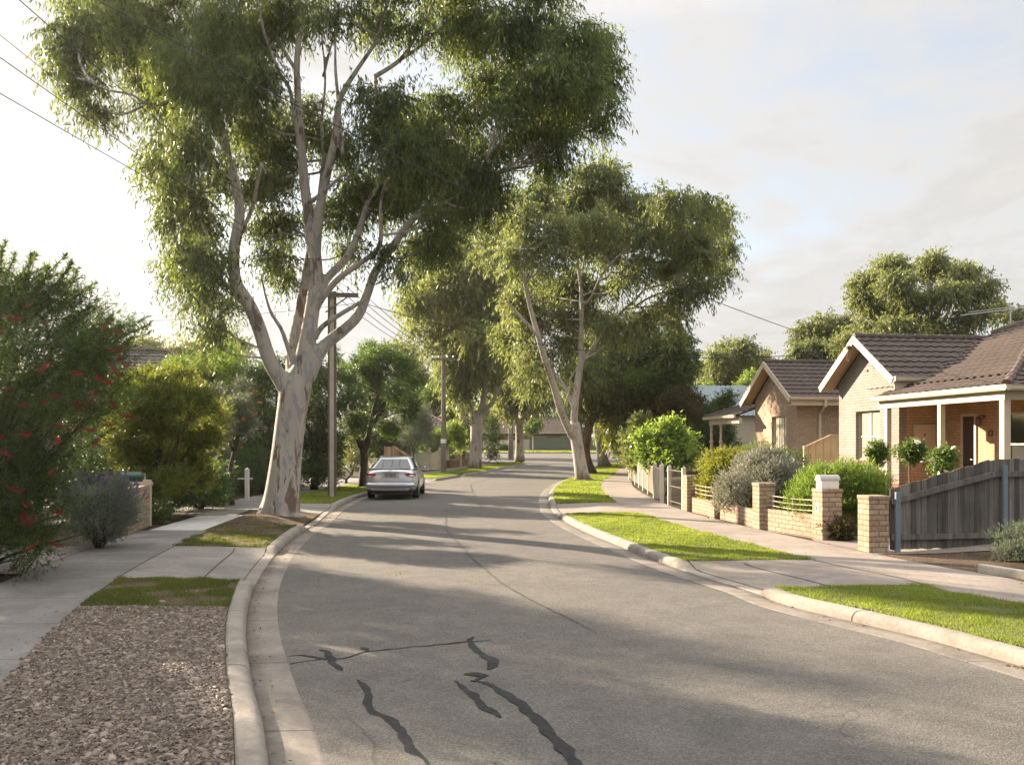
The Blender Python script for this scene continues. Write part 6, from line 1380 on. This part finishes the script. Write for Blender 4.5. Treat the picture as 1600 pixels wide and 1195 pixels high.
    # far gums on the skyline
    g('gum_tree', 'distant leaning gum on the skyline between the two power poles', None, 95, [(628,545,16,14),(645,560,18,18),(658,585,18,20),(668,605,18,18),(650,600,16,18),(618,540,10,10),(690,600,22,10),(640,630,24,24),(675,635,24,22)], 15000, .5, .13, 'gum', 'lf_gum_far', 'bark_dark', 71, tr=.3, dyr=2.5)
    g('gum_tree', 'far hazy gum clump over the grey tiled roof behind the bottlebrush', None, 75, [(205,545,20,12),(228,540,20,12),(245,548,14,12),(215,560,24,12),(190,555,12,12)], 9000, .4, .11, 'gum', 'lf_gum_far', 'bark_dark', 72, tr=.2, dyr=2)
    g('gum_tree', 'far grey-green gum crown under the hanging branch of the big gum', None, 72, [(288,548,22,16),(315,540,20,14),(345,535,24,18),(365,545,20,18),(300,562,22,12)], 10000, .4, .11, 'gum', 'lf_gum_far', 'bark_dark', 73, tr=.2, dyr=2)
    # tree just outside the view whose shade falls across the near road
    k = F/26.0; q = lambda z: HZ-(z-H)*k
    g('gum_tree', 'slender gum outside the garden corner whose shade crosses the near road', -18.8, 26.0, [(-212,q(5.2),1.3*k,.9*k,0),(-220,q(6.5),1.15*k,.9*k,.5),(-205,q(7.8),1.0*k,.9*k,-.4),(-214,q(9.0),.75*k,.8*k,.2),(-210,q(9.9),.4*k,.5*k,0)], 17000, .2, .045, 'gum', 'lf_gum', 'bark_gum', 74, tr=.16, nb=8, dyr=.5)
    for i, (x, y, h, l) in enumerate(((-7.9, 7.6, 3.3, 'unseen tall shrub added for shade on the near side of the bottlebrush'), (-8.1, 5.0, 3.2, 'second unseen shrub added to shade the near footpath'), (-8.0, 2.4, 3.4, 'third unseen shrub added to shade the near footpath'), (-9.6, 14.4, 3.6, 'unseen shrub behind the bottlebrush and lavender added for road shade'), (-8.4, 9.9, 3.6, 'unseen tall shrub added for shade just beside the bottlebrush'), (-9.9, 12.3, 4.0, 'unseen shrub added for shade at the back of the bottlebrush'), (-12.6, 20.6, 6.0, 'big round shrub added for road shade, hidden behind the bottlebrush'), (-12.4, 18.3, 6.2, 'dense unseen shrub added for road shade left of the lavender'))):
        shrub('garden_hedge', l, x, y, 2.5, h, 30000, .13, .055, 'broad', 'lf_dark', 120+i, d=2.9, nb=18, cat='hedge')  # shrubs kept out of sight, added so their shade covers the near path and road
left_garden()

def right_garden():
    P, line, inn = FW
    at = lambda t, k: (lambda p: (p.x, p.y))(P[0].lerp(P[2], t)+inn*k)
    x, y = at(.12, .85); shrub('golden_shrub', 'yellow-green rounded shrub spilling between the first two wall pillars', x+.12, y+.2, 1.75, 1.75, 60000, .06, .018, 'fine', 'lf_lime', 81, nb=22, cat='shrub', blobs=[((.1, .1, 1.15), (.85, .85, .58)), ((-.25, -.2, .75), (.55, .6, .55)), ((-.45, -.35, .35), (.28, .4, .4)), ((.4, .3, .6), (.6, .6, .6))])
    x, y = at(.60, .85); shrub('silver_bush', 'big silver-grey bush draped over the low brick wall', x, y, 2.2, 1.7, 90000, .055, .020, 'spike', 'lf_silver', 82, nb=30, cat='shrub', blobs=[((.35, .5, 1.1), (.9, 1.0, .55)), ((-.1, -.2, .95), (.75, 1.1, .55)), ((-.55, .2, .6), (.4, .95, .42)), ((-.62, -.5, .62), (.36, .6, .45)), ((.3, -.5, .8), (.7, .6, .6)), ((-.45, .75, .55), (.4, .4, .5)), ((-.78, .1, .42), (.26, .7, .34)), ((.3, .2, .5), (.8, 1.2, .5))])
    x, y = (lambda p: (p.x, p.y))(P[2].lerp(P[3], .55)+inn*1.05); shrub('rosemary_bush', 'fresh green needle-leaved bush behind the rails beside the letterbox pillar', x, y, 1.9, 1.4, 90000, .07, .010, 'spike', 'lf_bright', 83, nb=24, cat='shrub', tint_up=-.15, blobs=[((.15, 0, .78), (.9, .95, .55)), ((-.2, .25, .7), (.75, .8, .5)), ((-.55, .1, .5), (.42, .75, .42)), ((.5, -.2, .6), (.6, .6, .5)), ((-.2, .1, .4), (.8, .9, .42)), ((.1, -.1, 1.0), (.7, .75, .42))])
    def atp(px, Y): return (px-CX)*Y/F
    shrub('garden_shrub', 'mid green bush behind the silver bush below the second house window', atp(1205, 24), 24, 1.9, 1.75, 18000, .075, .022, 'fine', 'lf_mid', 84, cat='shrub')
    # strappy flax
    x, Y = atp(1268, 22.5), 22.5; z = zat(x, Y); r = thing('flax_plant', 'dark strappy flax clump in front of the cream side fence', 'plant', (x, Y, z)); rg = random.Random(6); vs, fs, tt = [], [], []
    for i in range(110):
        a = rg.uniform(0, 6.28); l = rg.uniform(.8, 1.45); o = rg.uniform(.25, .85); w = rg.uniform(.018, .03); prev = None; b = np.array([rg.uniform(-.3, .3), rg.uniform(-.25, .25), .0]); sd = np.array([-math.sin(a), math.cos(a), 0])*w
        for k in range(6):
            t = k/5; p = b+np.array([math.cos(a)*o*l*t**1.5, math.sin(a)*o*l*t**1.5, l*t*(1-.42*o*t)]); ww = sd*(1-t*.85)
            vs += [p-ww, p+ww]
            if k: n = len(vs); fs.append((n-4, n-3, n-1, n-2)); tt.append(rg.uniform(.1, .8))
    mesh_np('leaf_clump', np.array(vs), np.array(fs), M['lf_dark'], r, tt)
    shrub('low_hedge', 'clipped dark green low bush beside the driveway behind the letterbox pillar', atp(1312, 17.8), 17.9, .95, .72, 12000, .045, .016, 'broad', 'lf_mid', 85, cat='shrub', nb=24, base_z=zat(5.8, 17.8))
    shrub('garden_shrub', 'reddish-brown ground shrub at the driveway edge next to the letterbox pillar', atp(1318, 16.0), 16.1, .8, .42, 5000, .05, .016, 'fine', 'lf_rust', 86, cat='shrub', tint_up=-.2)
    shrub('garden_shrub', 'pale yellow-green bush against the house wall under the window', atp(1340, 20.5), 20.6, .8, .7, 7000, .05, .016, 'fine', 'lf_bright', 87, cat='shrub')
    shrub('garden_shrub', 'light leafy tuft at the foot of the rose standards', atp(1385, 18.2), 18.4, .8, .55, 6000, .05, .016, 'fine', 'lf_lime', 88, cat='shrub')
    # standard roses
    def rose(label, px, py, rpx, Y, bl, seed):
        s = Y/F; c = V(px, py, Y); z = zat(c.x, Y); r = thing('rose_standard', label, 'rose', (c.x, Y, z)); rng = np.random.default_rng(seed); R = rpx*s; hz = c.z-z
        vs, fs, t, C = foliage(rng, [((0, 0, hz), (R, R*.95, R*.82)), ((R*.2, 0, hz+R*.3), (R*.8, R*.7, R*.6))], 3900, .048, .03, 'broad', 11, 0, .3, .55); mesh_np('foliage', vs, fs, M['lf_mid'], r, t)
        m = MB(); m.tube([(0, 0, -.1), (.01, 0, hz*.5), (0, 0, hz-R*.5)], [.024, .02, .018], 7)
        for q in C[::3]: m.tube([(0, 0, hz-R*.6), tuple(q)], [.012, .005], 5)
        m.build('stem', M['bark_brown'], r)
        blooms(r, [tuple(np.array(V(x, y, Y-R*.9))-np.array([c.x, Y, z])) for x, y in bl], 'white_flower', .055, 'bloom', seed)
    rose('standard rose on a thin stem in front of the gable window', 1371, 708, 20, 18.6, [(1362, 700), (1383, 722)], 1)
    rose('standard rose with a pale bud between the window and the verandah post', 1421, 708, 23.5, 17.8, [(1433, 691), (1410, 720)], 2)
    rose('spreading white rose bush just above the sloping paling fence', 1470, 722, 26, 17.0, [(1441, 723), (1456, 720), (1490, 700), (1478, 738)], 3)
    # bed in front of the paling fence
    def bed():
        a = [G(1531, 893, .14), G(1620, 907, .14), G(1700, 922, .14)]
        m = MB(); o = a[0]; root = thing('bed_edging', 'pale concrete edging of the small bed before the paling fence', 'kerb edging', tuple(o))
        for p, q in zip(a[:-1], a[1:]): m.beam(p-o+Vector((0, 0, .035)), q-o+Vector((0, 0, .035)), .10, .15)
        m.build('edging', M['edging'], root, bevel=.02)
        shrub('garden_shrub', 'scruffy low green bush inside the concrete edged bed', a[0].x+1.05, a[0].y+.7, 1.3, .5, 14000, .06, .01, 'spike', 'lf_grey', 91, d=1.0, cat='shrub')
    bed()
    g = generic_tree
    g('leafy_shrub', 'bright broad-leaved shrub leaning over the white panel fence', None, 30.5, [(1020,690,22,20),(1042,682,24,18),(1060,695,22,18),(1035,705,26,18),(1010,710,16,16),(1065,712,18,14),(1048,668,12,10)], 11000, .19, .065, 'broad', 'lf_bright', 'bark_dark', 95, tr=.06, dyr=.8, cat='shrub')
    g('leafy_shrub', 'olive leafy hedge against the curve of the white panel fence', None, 38, [(1000,690,18,22),(990,710,16,18),(1005,665,18,18),(985,690,12,18),(1010,720,18,14),(995,725,14,12)], 13000, .13, .04, 'fine', 'lf_olive', 'bark_dark', 96, tr=.06, dyr=1, cat='shrub')
    g('garden_tree', 'rusty orange and green tree behind the bright shrub', None, 49, [(1055,630,30,22),(1040,655,28,24),(1070,650,28,24),(1080,625,20,18),(1030,635,20,20),(1065,610,18,12),(1050,680,30,18)], 24000, .13, .045, 'broad', 'lf_rust', 'bark_dark', 97, tr=.1, dyr=1.5, tint_up=-.1)
    g('garden_tree', 'glossy dark green tree left of the second house verandah', None, 51, [(1105,650,30,24),(1130,640,24,24),(1140,625,16,16),(1095,675,30,24),(1125,675,26,24),(1110,700,34,18),(1140,690,18,24),(1085,700,24,18)], 26000, .14, .05, 'broad', 'lf_dark', 'bark_dark', 98, tr=.12, dyr=1.5, tint_up=.15)
    g('garden_tree', 'tall dark shade tree rising behind the three gums', None, 52, [(1030,560,40,34),(1060,585,34,28),(1020,600,40,30),(1065,545,26,26),(1000,630,34,26),(1050,620,30,22),(1075,570,18,22),(1000,560,36,30)], 34000, .22, .07, 'broad', 'lf_mid', 'bark_dark', 99, tr=.2, dyr=2.5, tint_up=-.22)
    g('garden_tree', 'shadowy shrubbery tree under the hanging leaves of the third gum', None, 60, [(985,665,22,22),(1000,690,22,20),(972,690,14,18),(1015,660,22,20),(968,705,10,8)], 11000, .18, .06, 'broad', 'lf_olive', 'bark_dark', 100, tr=.1, cat='shrub')
    g('garden_tree', 'rounded lime tree crown beside the blue-grey iron roof', None, 70, [(1178,595,14,10),(1165,602,12,9),(1188,605,12,10),(1100,612,9,16)], 7000, .25, .08, 'broad', 'lf_bright', 'bark_dark', 101, tr=.12)
    g('gum_tree', 'round-headed gum on the skyline above the blue-grey iron roof', None, 78, [(1120,560,16.8,13.8),(1140,545,16.8,12.0),(1165,545,18.5,13.8),(1188,560,15.1,15.5),(1110,580,15.1,12.0),(1150,570,20.2,13.8),(1175,580,16.8,12.0),(1130,590,16.8,10.3),(1105,598,10.1,10.3)], 26000, .34, .10, 'gum', 'lf_gum_far', 'bark_pale', 102, tr=.22, nb=8, dyr=2)
    g('gum_tree', 'large spreading gum towering behind the front house roof', None, 58, [(1390,415,35.3,12.0),(1450,410,33.6,15.5),(1500,425,30.2,15.5),(1350,440,23.5,17.2),(1400,440,28.6,17.2),(1535,450,21.8,17.2),(1555,480,13.4,12.0),(1480,455,30.2,17.2),(1430,470,28.6,18.9),(1370,475,26.9,20.6),(1345,462,15.1,12.0),(1520,490,23.5,17.2),(1400,510,30.2,15.5),(1460,505,30.2,17.2),(1350,510,21.8,15.5),(1500,525,20.2,12.0),(1330,530,25.2,12.0),(1590,490,15.1,12.0),(1600,520,16.8,12.0)], 70000, .26, .075, 'gum', 'lf_gum_far', 'bark_pale', 103, tr=.3, nb=8, dyr=2.8, forks=9, tint_up=.05)
    g('gum_tree', 'smaller gum crown between the two tiled house roofs', None, 66, [(1255,520,16.8,12.0),(1285,508,18.5,15.5),(1310,525,20.2,18.9),(1245,545,11.8,8.6),(1280,540,23.5,13.8),(1320,500,10.1,8.6),(1265,552,18.5,8.6)], 26000, .28, .08, 'gum', 'lf_gum_far', 'bark_pale', 104, tr=.2, nb=8, dyr=2)
    # street end
    k = 112/F; r = thing('standard_tree', 'small round-headed tree on a pale stem before the green fence', 'tree', ((833-800)*k, 112, gz(112)+.1)); rng = np.random.default_rng(4); vs, fs, t, C = foliage(rng, [((0, 0, 2.95), (1.1, 1.1, .8)), ((.3, 0, 3.4), (.8, .8, .6))], 6000, .26, .1, 'broad', 14); mesh_np('crown', vs, fs, M['lf_mid'], r, t); m = MB(); m.tube([(0, 0, -.2), (0, 0, 2.6)], [.09, .07], 8); m.build('trunk', M['bark_pale'], r)
    shrub('garden_hedge', 'dark clipped hedge before the low cream fence at the street end', (785-800)*k, 113, 2.8, 1.2, 6000, .16, .06, 'broad', 'lf_dark', 105, d=1.2, cat='hedge')
    # back row closing the view behind the houses
    for i, (px, Y, l) in enumerate(((905, 140, 'distant tree rising behind the brown-roofed house'), (760, 142, 'distant tree crown left of the brown-roofed house'), (985, 128, 'distant tree beyond the pale gate post'))):
        s = F/Y; g('backdrop_tree', l, None, Y, [(px, 640, 3.2*s, 2.6*s), (px-2.5*s, 655, 2.4*s, 2.2*s), (px+2.5*s, 652, 2.4*s, 2.2*s)], 9000, .5, .18, 'broad', 'lf_mid', 'bark_dark', 110+i, tr=.3)
right_garden()

# ------------------------------------------------------------------ grass, bark chips, fallen leaves
def blades(name, side, Y0, Y1, d0, d1, n, h, w, mat, seed, label=None, patch=None, over=.0):
    rng = np.random.default_rng(seed); Y = rng.uniform(Y0, Y1, n)
    f0 = d0(Y) if callable(d0) else d0; f1 = d1(Y) if callable(d1) else d1
    D = f0+(f1-f0)*rng.uniform(-over, 1+over, n)
    if patch:
        nz = np.sin(Y*3.1+seed)*np.sin(D*4.3+seed*.7)+.6*np.sin(Y*7.7+D*5.1)+.4*np.sin(D*11-Y*4.0); keep = nz+rng.normal(size=n)*.5 > patch; Y, D = Y[keep], D[keep]; n = len(Y)
    X = edge_pt(side, Y, D); Z = bank_z(side, D, Y)
    clump = .75+.35*np.sin(X*9+Y*3)*np.sin(Y*8-X*2)
    a = rng.uniform(0, 2*np.pi, n); hh = h*rng.uniform(.5, 1.3, n)*clump; lean = rng.uniform(.15, .95, n)*hh; ww = w*rng.uniform(.7, 1.3, n)
    b = rng.uniform(0, 2*np.pi, n); sx, sy = np.cos(a)*ww/2, np.sin(a)*ww/2; lx, ly = np.cos(b)*lean, np.sin(b)*lean
    p0 = np.stack([X-sx, Y-sy, Z-.005], -1); p1 = np.stack([X+sx, Y+sy, Z-.005], -1); p2 = np.stack([X+sx*.7+lx*.45, Y+sy*.7+ly*.45, Z+hh*.62], -1); p3 = np.stack([X+lx, Y+ly, Z+hh], -1); p4 = np.stack([X-sx*.7+lx*.45, Y-sy*.7+ly*.45, Z+hh*.62], -1)
    vs = np.stack([p0, p1, p2, p3, p4], 1).reshape(-1, 3); tint = np.clip(.45+.22*np.sin(X*1.9+1)*np.cos(Y*1.4)+rng.normal(size=n)*.2, 0, 1)
    i = np.arange(n)*5; q1 = np.stack([i, i+1, i+2, i+4], 1); q2 = np.stack([i+4, i+2, i+3, i+3], 1)
    # second piece is a triangle: write both as quads with the tip split off
    vs2 = np.concatenate([vs, (p3+np.array([0, 0, .0005]))]); q2[:, 3] = 5*n+np.arange(n)
    o = mesh_np(name, vs2, np.concatenate([q1, q2]), M[mat], None, np.concatenate([tint, tint])); tag(o, label, 'grass', None, 'stuff'); return o
def ground_cover():
    blades('grass', 'R', 5.5, 10.95, .47, 2.26, 62000, .042, .0055, 'grass', 1, 'bright sunlit grass strip along the nearest right kerb', -.85, over=.03)
    blades('grass', 'R', 13.36, 22.7, .47, 2.27, 66000, .045, .009, 'grass', 2, 'sunlit grass strip between the two driveways on the right', -.85, over=.03)
    blades('grass', 'R', 5.5, 10.9, .47, 2.27, 24000, .034, .006, 'grass_dry', 21, 'dry straw-coloured patches through the nearest right-hand verge', .75, .03)
    blades('grass', 'R', 13.4, 22.6, .47, 2.27, 36000, .034, .007, 'grass_dry', 23, 'dry straw-coloured patches through the verge between the driveways', .75, .03)
    blades('grass', 'R', 26.6, 74, .47, lambda Y: np.minimum(2.27, .47+(78-Y)*.3), 50000, .06, .022, 'grass', 3, 'grass strip under the right-hand gums', over=.005)
    blades('grass', 'R', 16.2, 23.5, 3.95, 9.5, 22000, .06, .014, 'grass', 4, 'small front lawn behind the brick wall')
    blades('grass', 'L', 9.0, 9.7, .5, 1.98, 5000, .035, .005, 'grass_dry', 22, 'thin grass creeping into the edge of the bark chips', .5, .0)
    blades('grass', 'L', 9.5, 11.55, .48, 1.98, 40000, .05, .006, 'grass_dry', 5, 'patchy grass strip next to the bark mulch', .05, .01)
    blades('grass', 'L', 15.18, 17.0, .48, 2.05, 13000, .05, .008, 'grass_dry', 6, 'thin grass at the near edge of the gum tree island', -.1, .005)
    blades('grass', 'L', 17.0, 19.3, .48, 2.05, 7000, .045, .009, 'grass_dry', 7, 'sparse worn grass around the gum tree roots', .3)
    blades('grass', 'L', 26.4, 41.2, .48, 2.25, 30000, .07, .014, 'grass', 8, 'grass strip beside the parked car', None, .005)
    blades('grass', 'L', 45.8, YLE-5, .48, 2.25, 22000, .08, .028, 'grass', 9, 'grass strip under the far left gums', None, .005)
    # far verge grass
    rng = np.random.default_rng(9); n = 22000; X = rng.uniform(-14, 26, n); Y = rng.uniform(108.2, 117.5, n); Z = gza(Y)+.10; a = rng.uniform(0, 6.28, n); h = .16*rng.uniform(.5, 1.2, n); w = .045
    p = lambda dx, dy, dz: np.stack([X+dx, Y+dy, Z+dz], -1); vs = np.stack([p(-np.cos(a)*w, -np.sin(a)*w, 0), p(np.cos(a)*w, np.sin(a)*w, 0), p(np.cos(a)*w*.3+np.sin(a)*.05, np.sin(a)*w*.3, h), p(-np.cos(a)*w*.3+np.sin(a)*.05, -np.sin(a)*w*.3, h)], 1).reshape(-1, 3)
    tag(mesh_np('grass', vs, np.arange(4*n).reshape(n, 4), M['grass'], None, np.clip(rng.normal(.5, .25, n), 0, 1)), 'grass verge across the end of the street', 'grass', None, 'stuff')
    # bark chips
    rng = np.random.default_rng(12); n = 60000; Y = 4.2+(9.5-4.2)*rng.uniform(0, 1, n)**1.0; Y = Y+np.where(rng.uniform(size=n) < .05, rng.exponential(.25, n), 0); D = rng.uniform(.485, 2.0, n)+np.where(rng.uniform(size=n) < .012, rng.uniform(0, .3, n), 0); X = edge_pt('L', Y, D); Z = bank_z('L', D, Y)
    L = rng.lognormal(-4.1, .55, n); L = np.clip(L, .008, .075); W = L*rng.uniform(.25, .7, n); T = W*rng.uniform(.25, .6, n); a = rng.uniform(0, 2*np.pi, n); tl = rng.normal(size=(n, 2))*.28
    ax = np.stack([np.cos(a), np.sin(a), tl[:, 0]], -1); ax = unit(ax); sy = unit(np.stack([-np.sin(a), np.cos(a), tl[:, 1]], -1)); up = np.cross(ax, sy); c = np.stack([X, Y, Z+.004+rng.uniform(0, .012, n)], -1)
    def pt(i, j, k, f=1.0): return c+ax*(L*.5*i*f)[:, None]+sy*(W*.5*j*f)[:, None]+up*(T*.5*k)[:, None]
    r8 = [pt(-1, -1, -1), pt(1, -1, -1), pt(1, 1, -1), pt(-1, 1, -1), pt(-1, -1, 1, .8), pt(1, -.6, 1, .8), pt(1, 1, 1, .8), pt(-1, .7, 1, .8)]
    vs = np.stack(r8, 1).reshape(-1, 3); base = (np.arange(n)*8)[:, None, None]; fc = (base+np.array([[4, 5, 6, 7], [0, 1, 5, 4], [1, 2, 6, 5], [2, 3, 7, 6], [3, 0, 4, 7]])[None]).reshape(-1, 4)
    t = np.repeat(np.clip(rng.beta(1.1, 2.4, n), 0, 1), 5); tag(mesh_np('bark_chips', vs, fc, M['chips'], None, t), 'bed of grey-brown bark chips by the near left kerb', 'bark chips', None, 'stuff')
    # fallen leaves in the gutters and on the path edges
    rng = np.random.default_rng(15); rows = []
    def put(side, Y0, Y1, d0, d1, n, size):
        Y = rng.uniform(Y0, Y1, n); D = rng.uniform(d0, d1, n); X = edge_pt(side, Y, D); Z = np.where(D < .31, gza(Y)+.016, bank_z(side, D, Y)+.012)
        if d1 < 0: Z = gza(Y)+.02
        rows.append((X, Y, Z, rng.uniform(.6, 1.3, n)*size))
    put('L', 4.5, 14, .10, .29, 110, .038); put('L', 14, 24, .03, .29, 200, .045); put('R', 6.5, 12, .12, .29, 80, .035); put('R', 7.05, 7.5, .17, .29, 40, .03); put('R', 12, 24, .1, .29, 40, .035)
    put('L', 9, 14, 3.3, 3.75, 320, .045); put('L', 14, 26, 3.3, 3.9, 420, .045); put('L', 17.5, 23, .5, 2.0, 420, .045); put('L', 9.5, 11.5, .6, 1.9, 26, .045); put('R', 13, 40, 3.5, 3.68, 220, .035); put('R', 40, 46, .5, 2.2, 500, .07)
    put('L', 20, 25, -1.4, 0, 130, .042); put('L', 4.5, 18, -3.0, -.02, 110, .028); put('R', 7, 20, .5, 3.6, 90, .04); put('R', 11, 14.1, 3.65, 7.5, 700, .04)
    put('L', 4.5, 9.5, .5, 1.95, 120, .04)
    X, Y, Z, S = (np.concatenate([r[i] for r in rows]) for i in range(4)); n = len(X); D = unit(np.stack([rng.normal(size=n), rng.normal(size=n), rng.normal(size=n)*.25], -1)); vs, fs = leaf_quads(np.stack([X, Y, Z], -1), D, np.stack([rng.normal(size=n)*.2, rng.normal(size=n)*.2, np.ones(n)], -1), S, S*.42)
    vs[1::4, 2] += .006; vs[2::4, 2] += np.abs(rng.normal(size=n))*.006
    tag(mesh_np('fallen_leaves', vs, fs, M['litter'], None, np.clip(rng.normal(.5, .3, n), 0, 1)), 'dry brown leaves lying in the gutters and along the path edges', 'leaf litter', None, 'stuff')
ground_cover()
# ------------------------------------------------------------------ sky, sun, camera
def world():
    w = bpy.data.worlds.new('World'); scene.world = w; w.use_nodes = True; nt = w.node_tree; nt.nodes.clear(); N = NT(nt)
    out = N.n('OutputWorld')
    sk = N.n('TexSky'); sk.sky_type = 'NISHITA'; sk.sun_disc = False; sk.sun_elevation = SUN_EL
    sk.sun_rotation = math.atan2(SUN_DIR.x, SUN_DIR.y); sk.air_density = 1.0; sk.dust_density = 1.5; sk.ozone_density = 1.0
    bg = N.n('Background'); bg.inputs['Strength'].default_value = .062; N.l(sk.outputs[0], bg.inputs['Color'])
    # cloud layer: noise on a plane far above, brighter towards the sun as real cloud scatters forward
    tc = N.n('TexCoord'); nrm = N.n('VectorMath', operation='NORMALIZE'); N.l(tc.outputs['Generated'], nrm.inputs[0])
    sp = N.n('SeparateXYZ'); N.l(nrm.outputs[0], sp.inputs[0])
    zz = N.math('ADD', N.math('MAXIMUM', sp.outputs[2], 0.0), .16)
    cb = N.n('CombineXYZ'); N.l(N.math('DIVIDE', sp.outputs[0], zz), cb.inputs[0]); N.l(N.math('DIVIDE', sp.outputs[1], zz), cb.inputs[1])
    mp = N.n('Mapping'); mp.inputs['Scale'].default_value = (1, 1, 1); mp.inputs['Location'].default_value = CLOUD_OFF; N.l(cb.outputs[0], mp.inputs['Vector']); v = mp.outputs[0]
    a = N.noise(v, .85, 8, .60, .5); b = N.noise(v, 2.4, 7, .62, .4)
    f = N.math('ADD', N.math('MULTIPLY', a, .68), N.math('MULTIPLY', b, .32))
    dens = N.ramp(f, [(.39, .5), (.50, .95), (.6, 1.0)])
    low = N.n('MapRange'); low.inputs['From Min'].default_value = .0; low.inputs['From Max'].default_value = .22; low.inputs['To Min'].default_value = 1.0; low.inputs['To Max'].default_value = 0.0; N.l(sp.outputs[2], low.inputs['Value'])
    dens = N.math('MAXIMUM', dens, low.outputs[0])
    dt = N.n('VectorMath', operation='DOT_PRODUCT'); N.l(nrm.outputs[0], dt.inputs[0]); dt.inputs[1].default_value = SUN_DIR
    d1 = N.math('MAXIMUM', dt.outputs['Value'], 0.0)
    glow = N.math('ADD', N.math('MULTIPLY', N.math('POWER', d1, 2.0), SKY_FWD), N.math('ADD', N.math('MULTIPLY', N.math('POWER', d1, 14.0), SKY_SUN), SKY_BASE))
    up = N.n('MapRange'); up.inputs['From Min'].default_value = .42; up.inputs['From Max'].default_value = .8; up.inputs['To Max'].default_value = .36; N.l(sp.outputs[2], up.inputs['Value'])  # extra overhead brightness above the view, added as fill light
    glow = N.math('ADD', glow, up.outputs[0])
    shade = N.ramp(f, [(.42, 1.0), (.50, 1.0), (.54, .93), (.58, .98), (.64, .88), (.70, .93)])
    col = N.mix(1, shade, (1.0, .972, .938, 1), 'MULTIPLY')
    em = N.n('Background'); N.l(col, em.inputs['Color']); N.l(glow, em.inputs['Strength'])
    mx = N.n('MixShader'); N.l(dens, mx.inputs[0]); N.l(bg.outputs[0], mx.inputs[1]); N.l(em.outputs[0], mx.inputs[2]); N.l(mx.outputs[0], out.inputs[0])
    L = bpy.data.lights.new('sun', 'SUN'); L.energy = SUN_W; L.angle = RAD(.6); L.color = (1.0, .82, .60)
    o = link(bpy.data.objects.new('sun', L)); o.rotation_euler = SUN_DIR.to_track_quat('Z', 'Y').to_euler(); o.location = SUN_DIR*60
    cam = bpy.data.cameras.new('camera'); cam.sensor_width = 36; cam.lens = 36*F/1600; cam.shift_y = (HZ-597.5)/1600; cam.clip_end = 3000; cam.clip_start = .05
    c = link(bpy.data.objects.new('camera', cam)); c.location = (0, 0, H); c.rotation_euler = (RAD(90), 0, 0); scene.camera = c
    scene.render.engine = 'CYCLES'; scene.view_settings.view_transform = 'Standard'; scene.view_settings.look = 'None'
    scene.view_settings.exposure = EXPO; scene.view_settings.gamma = 1; scene.view_settings.use_curve_mapping = False
    cy = scene.cycles; cy.use_denoising = True; cy.max_bounces = 6; cy.diffuse_bounces = 3; cy.glossy_bounces = 3; cy.transmission_bounces = 4; cy.transparent_max_bounces = 8
    try: cy.denoiser = 'OPENIMAGEDENOISE'; cy.denoising_prefilter = 'ACCURATE'
    except Exception: pass
    cy.sample_clamp_indirect = 6; cy.caustics_reflective = False; cy.caustics_refractive = False
def haze():
    m, nt, out = new_mat('haze'); v = nt.nodes.new('ShaderNodeVolumePrincipled'); v.inputs['Color'].default_value = (1, .97, .93, 1)
    v.inputs['Density'].default_value = HAZE; v.inputs['Anisotropy'].default_value = .6; nt.links.new(v.outputs[0], out.inputs['Volume'])
    mb = MB(); mb.box((-140, -30, -1.3), (140, 175, 17.0)); tag(mb.build('haze', m), kind='stuff')
HAZE = .00018
haze()
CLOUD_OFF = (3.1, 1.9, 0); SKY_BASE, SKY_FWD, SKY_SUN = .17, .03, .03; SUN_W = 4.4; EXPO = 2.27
world()
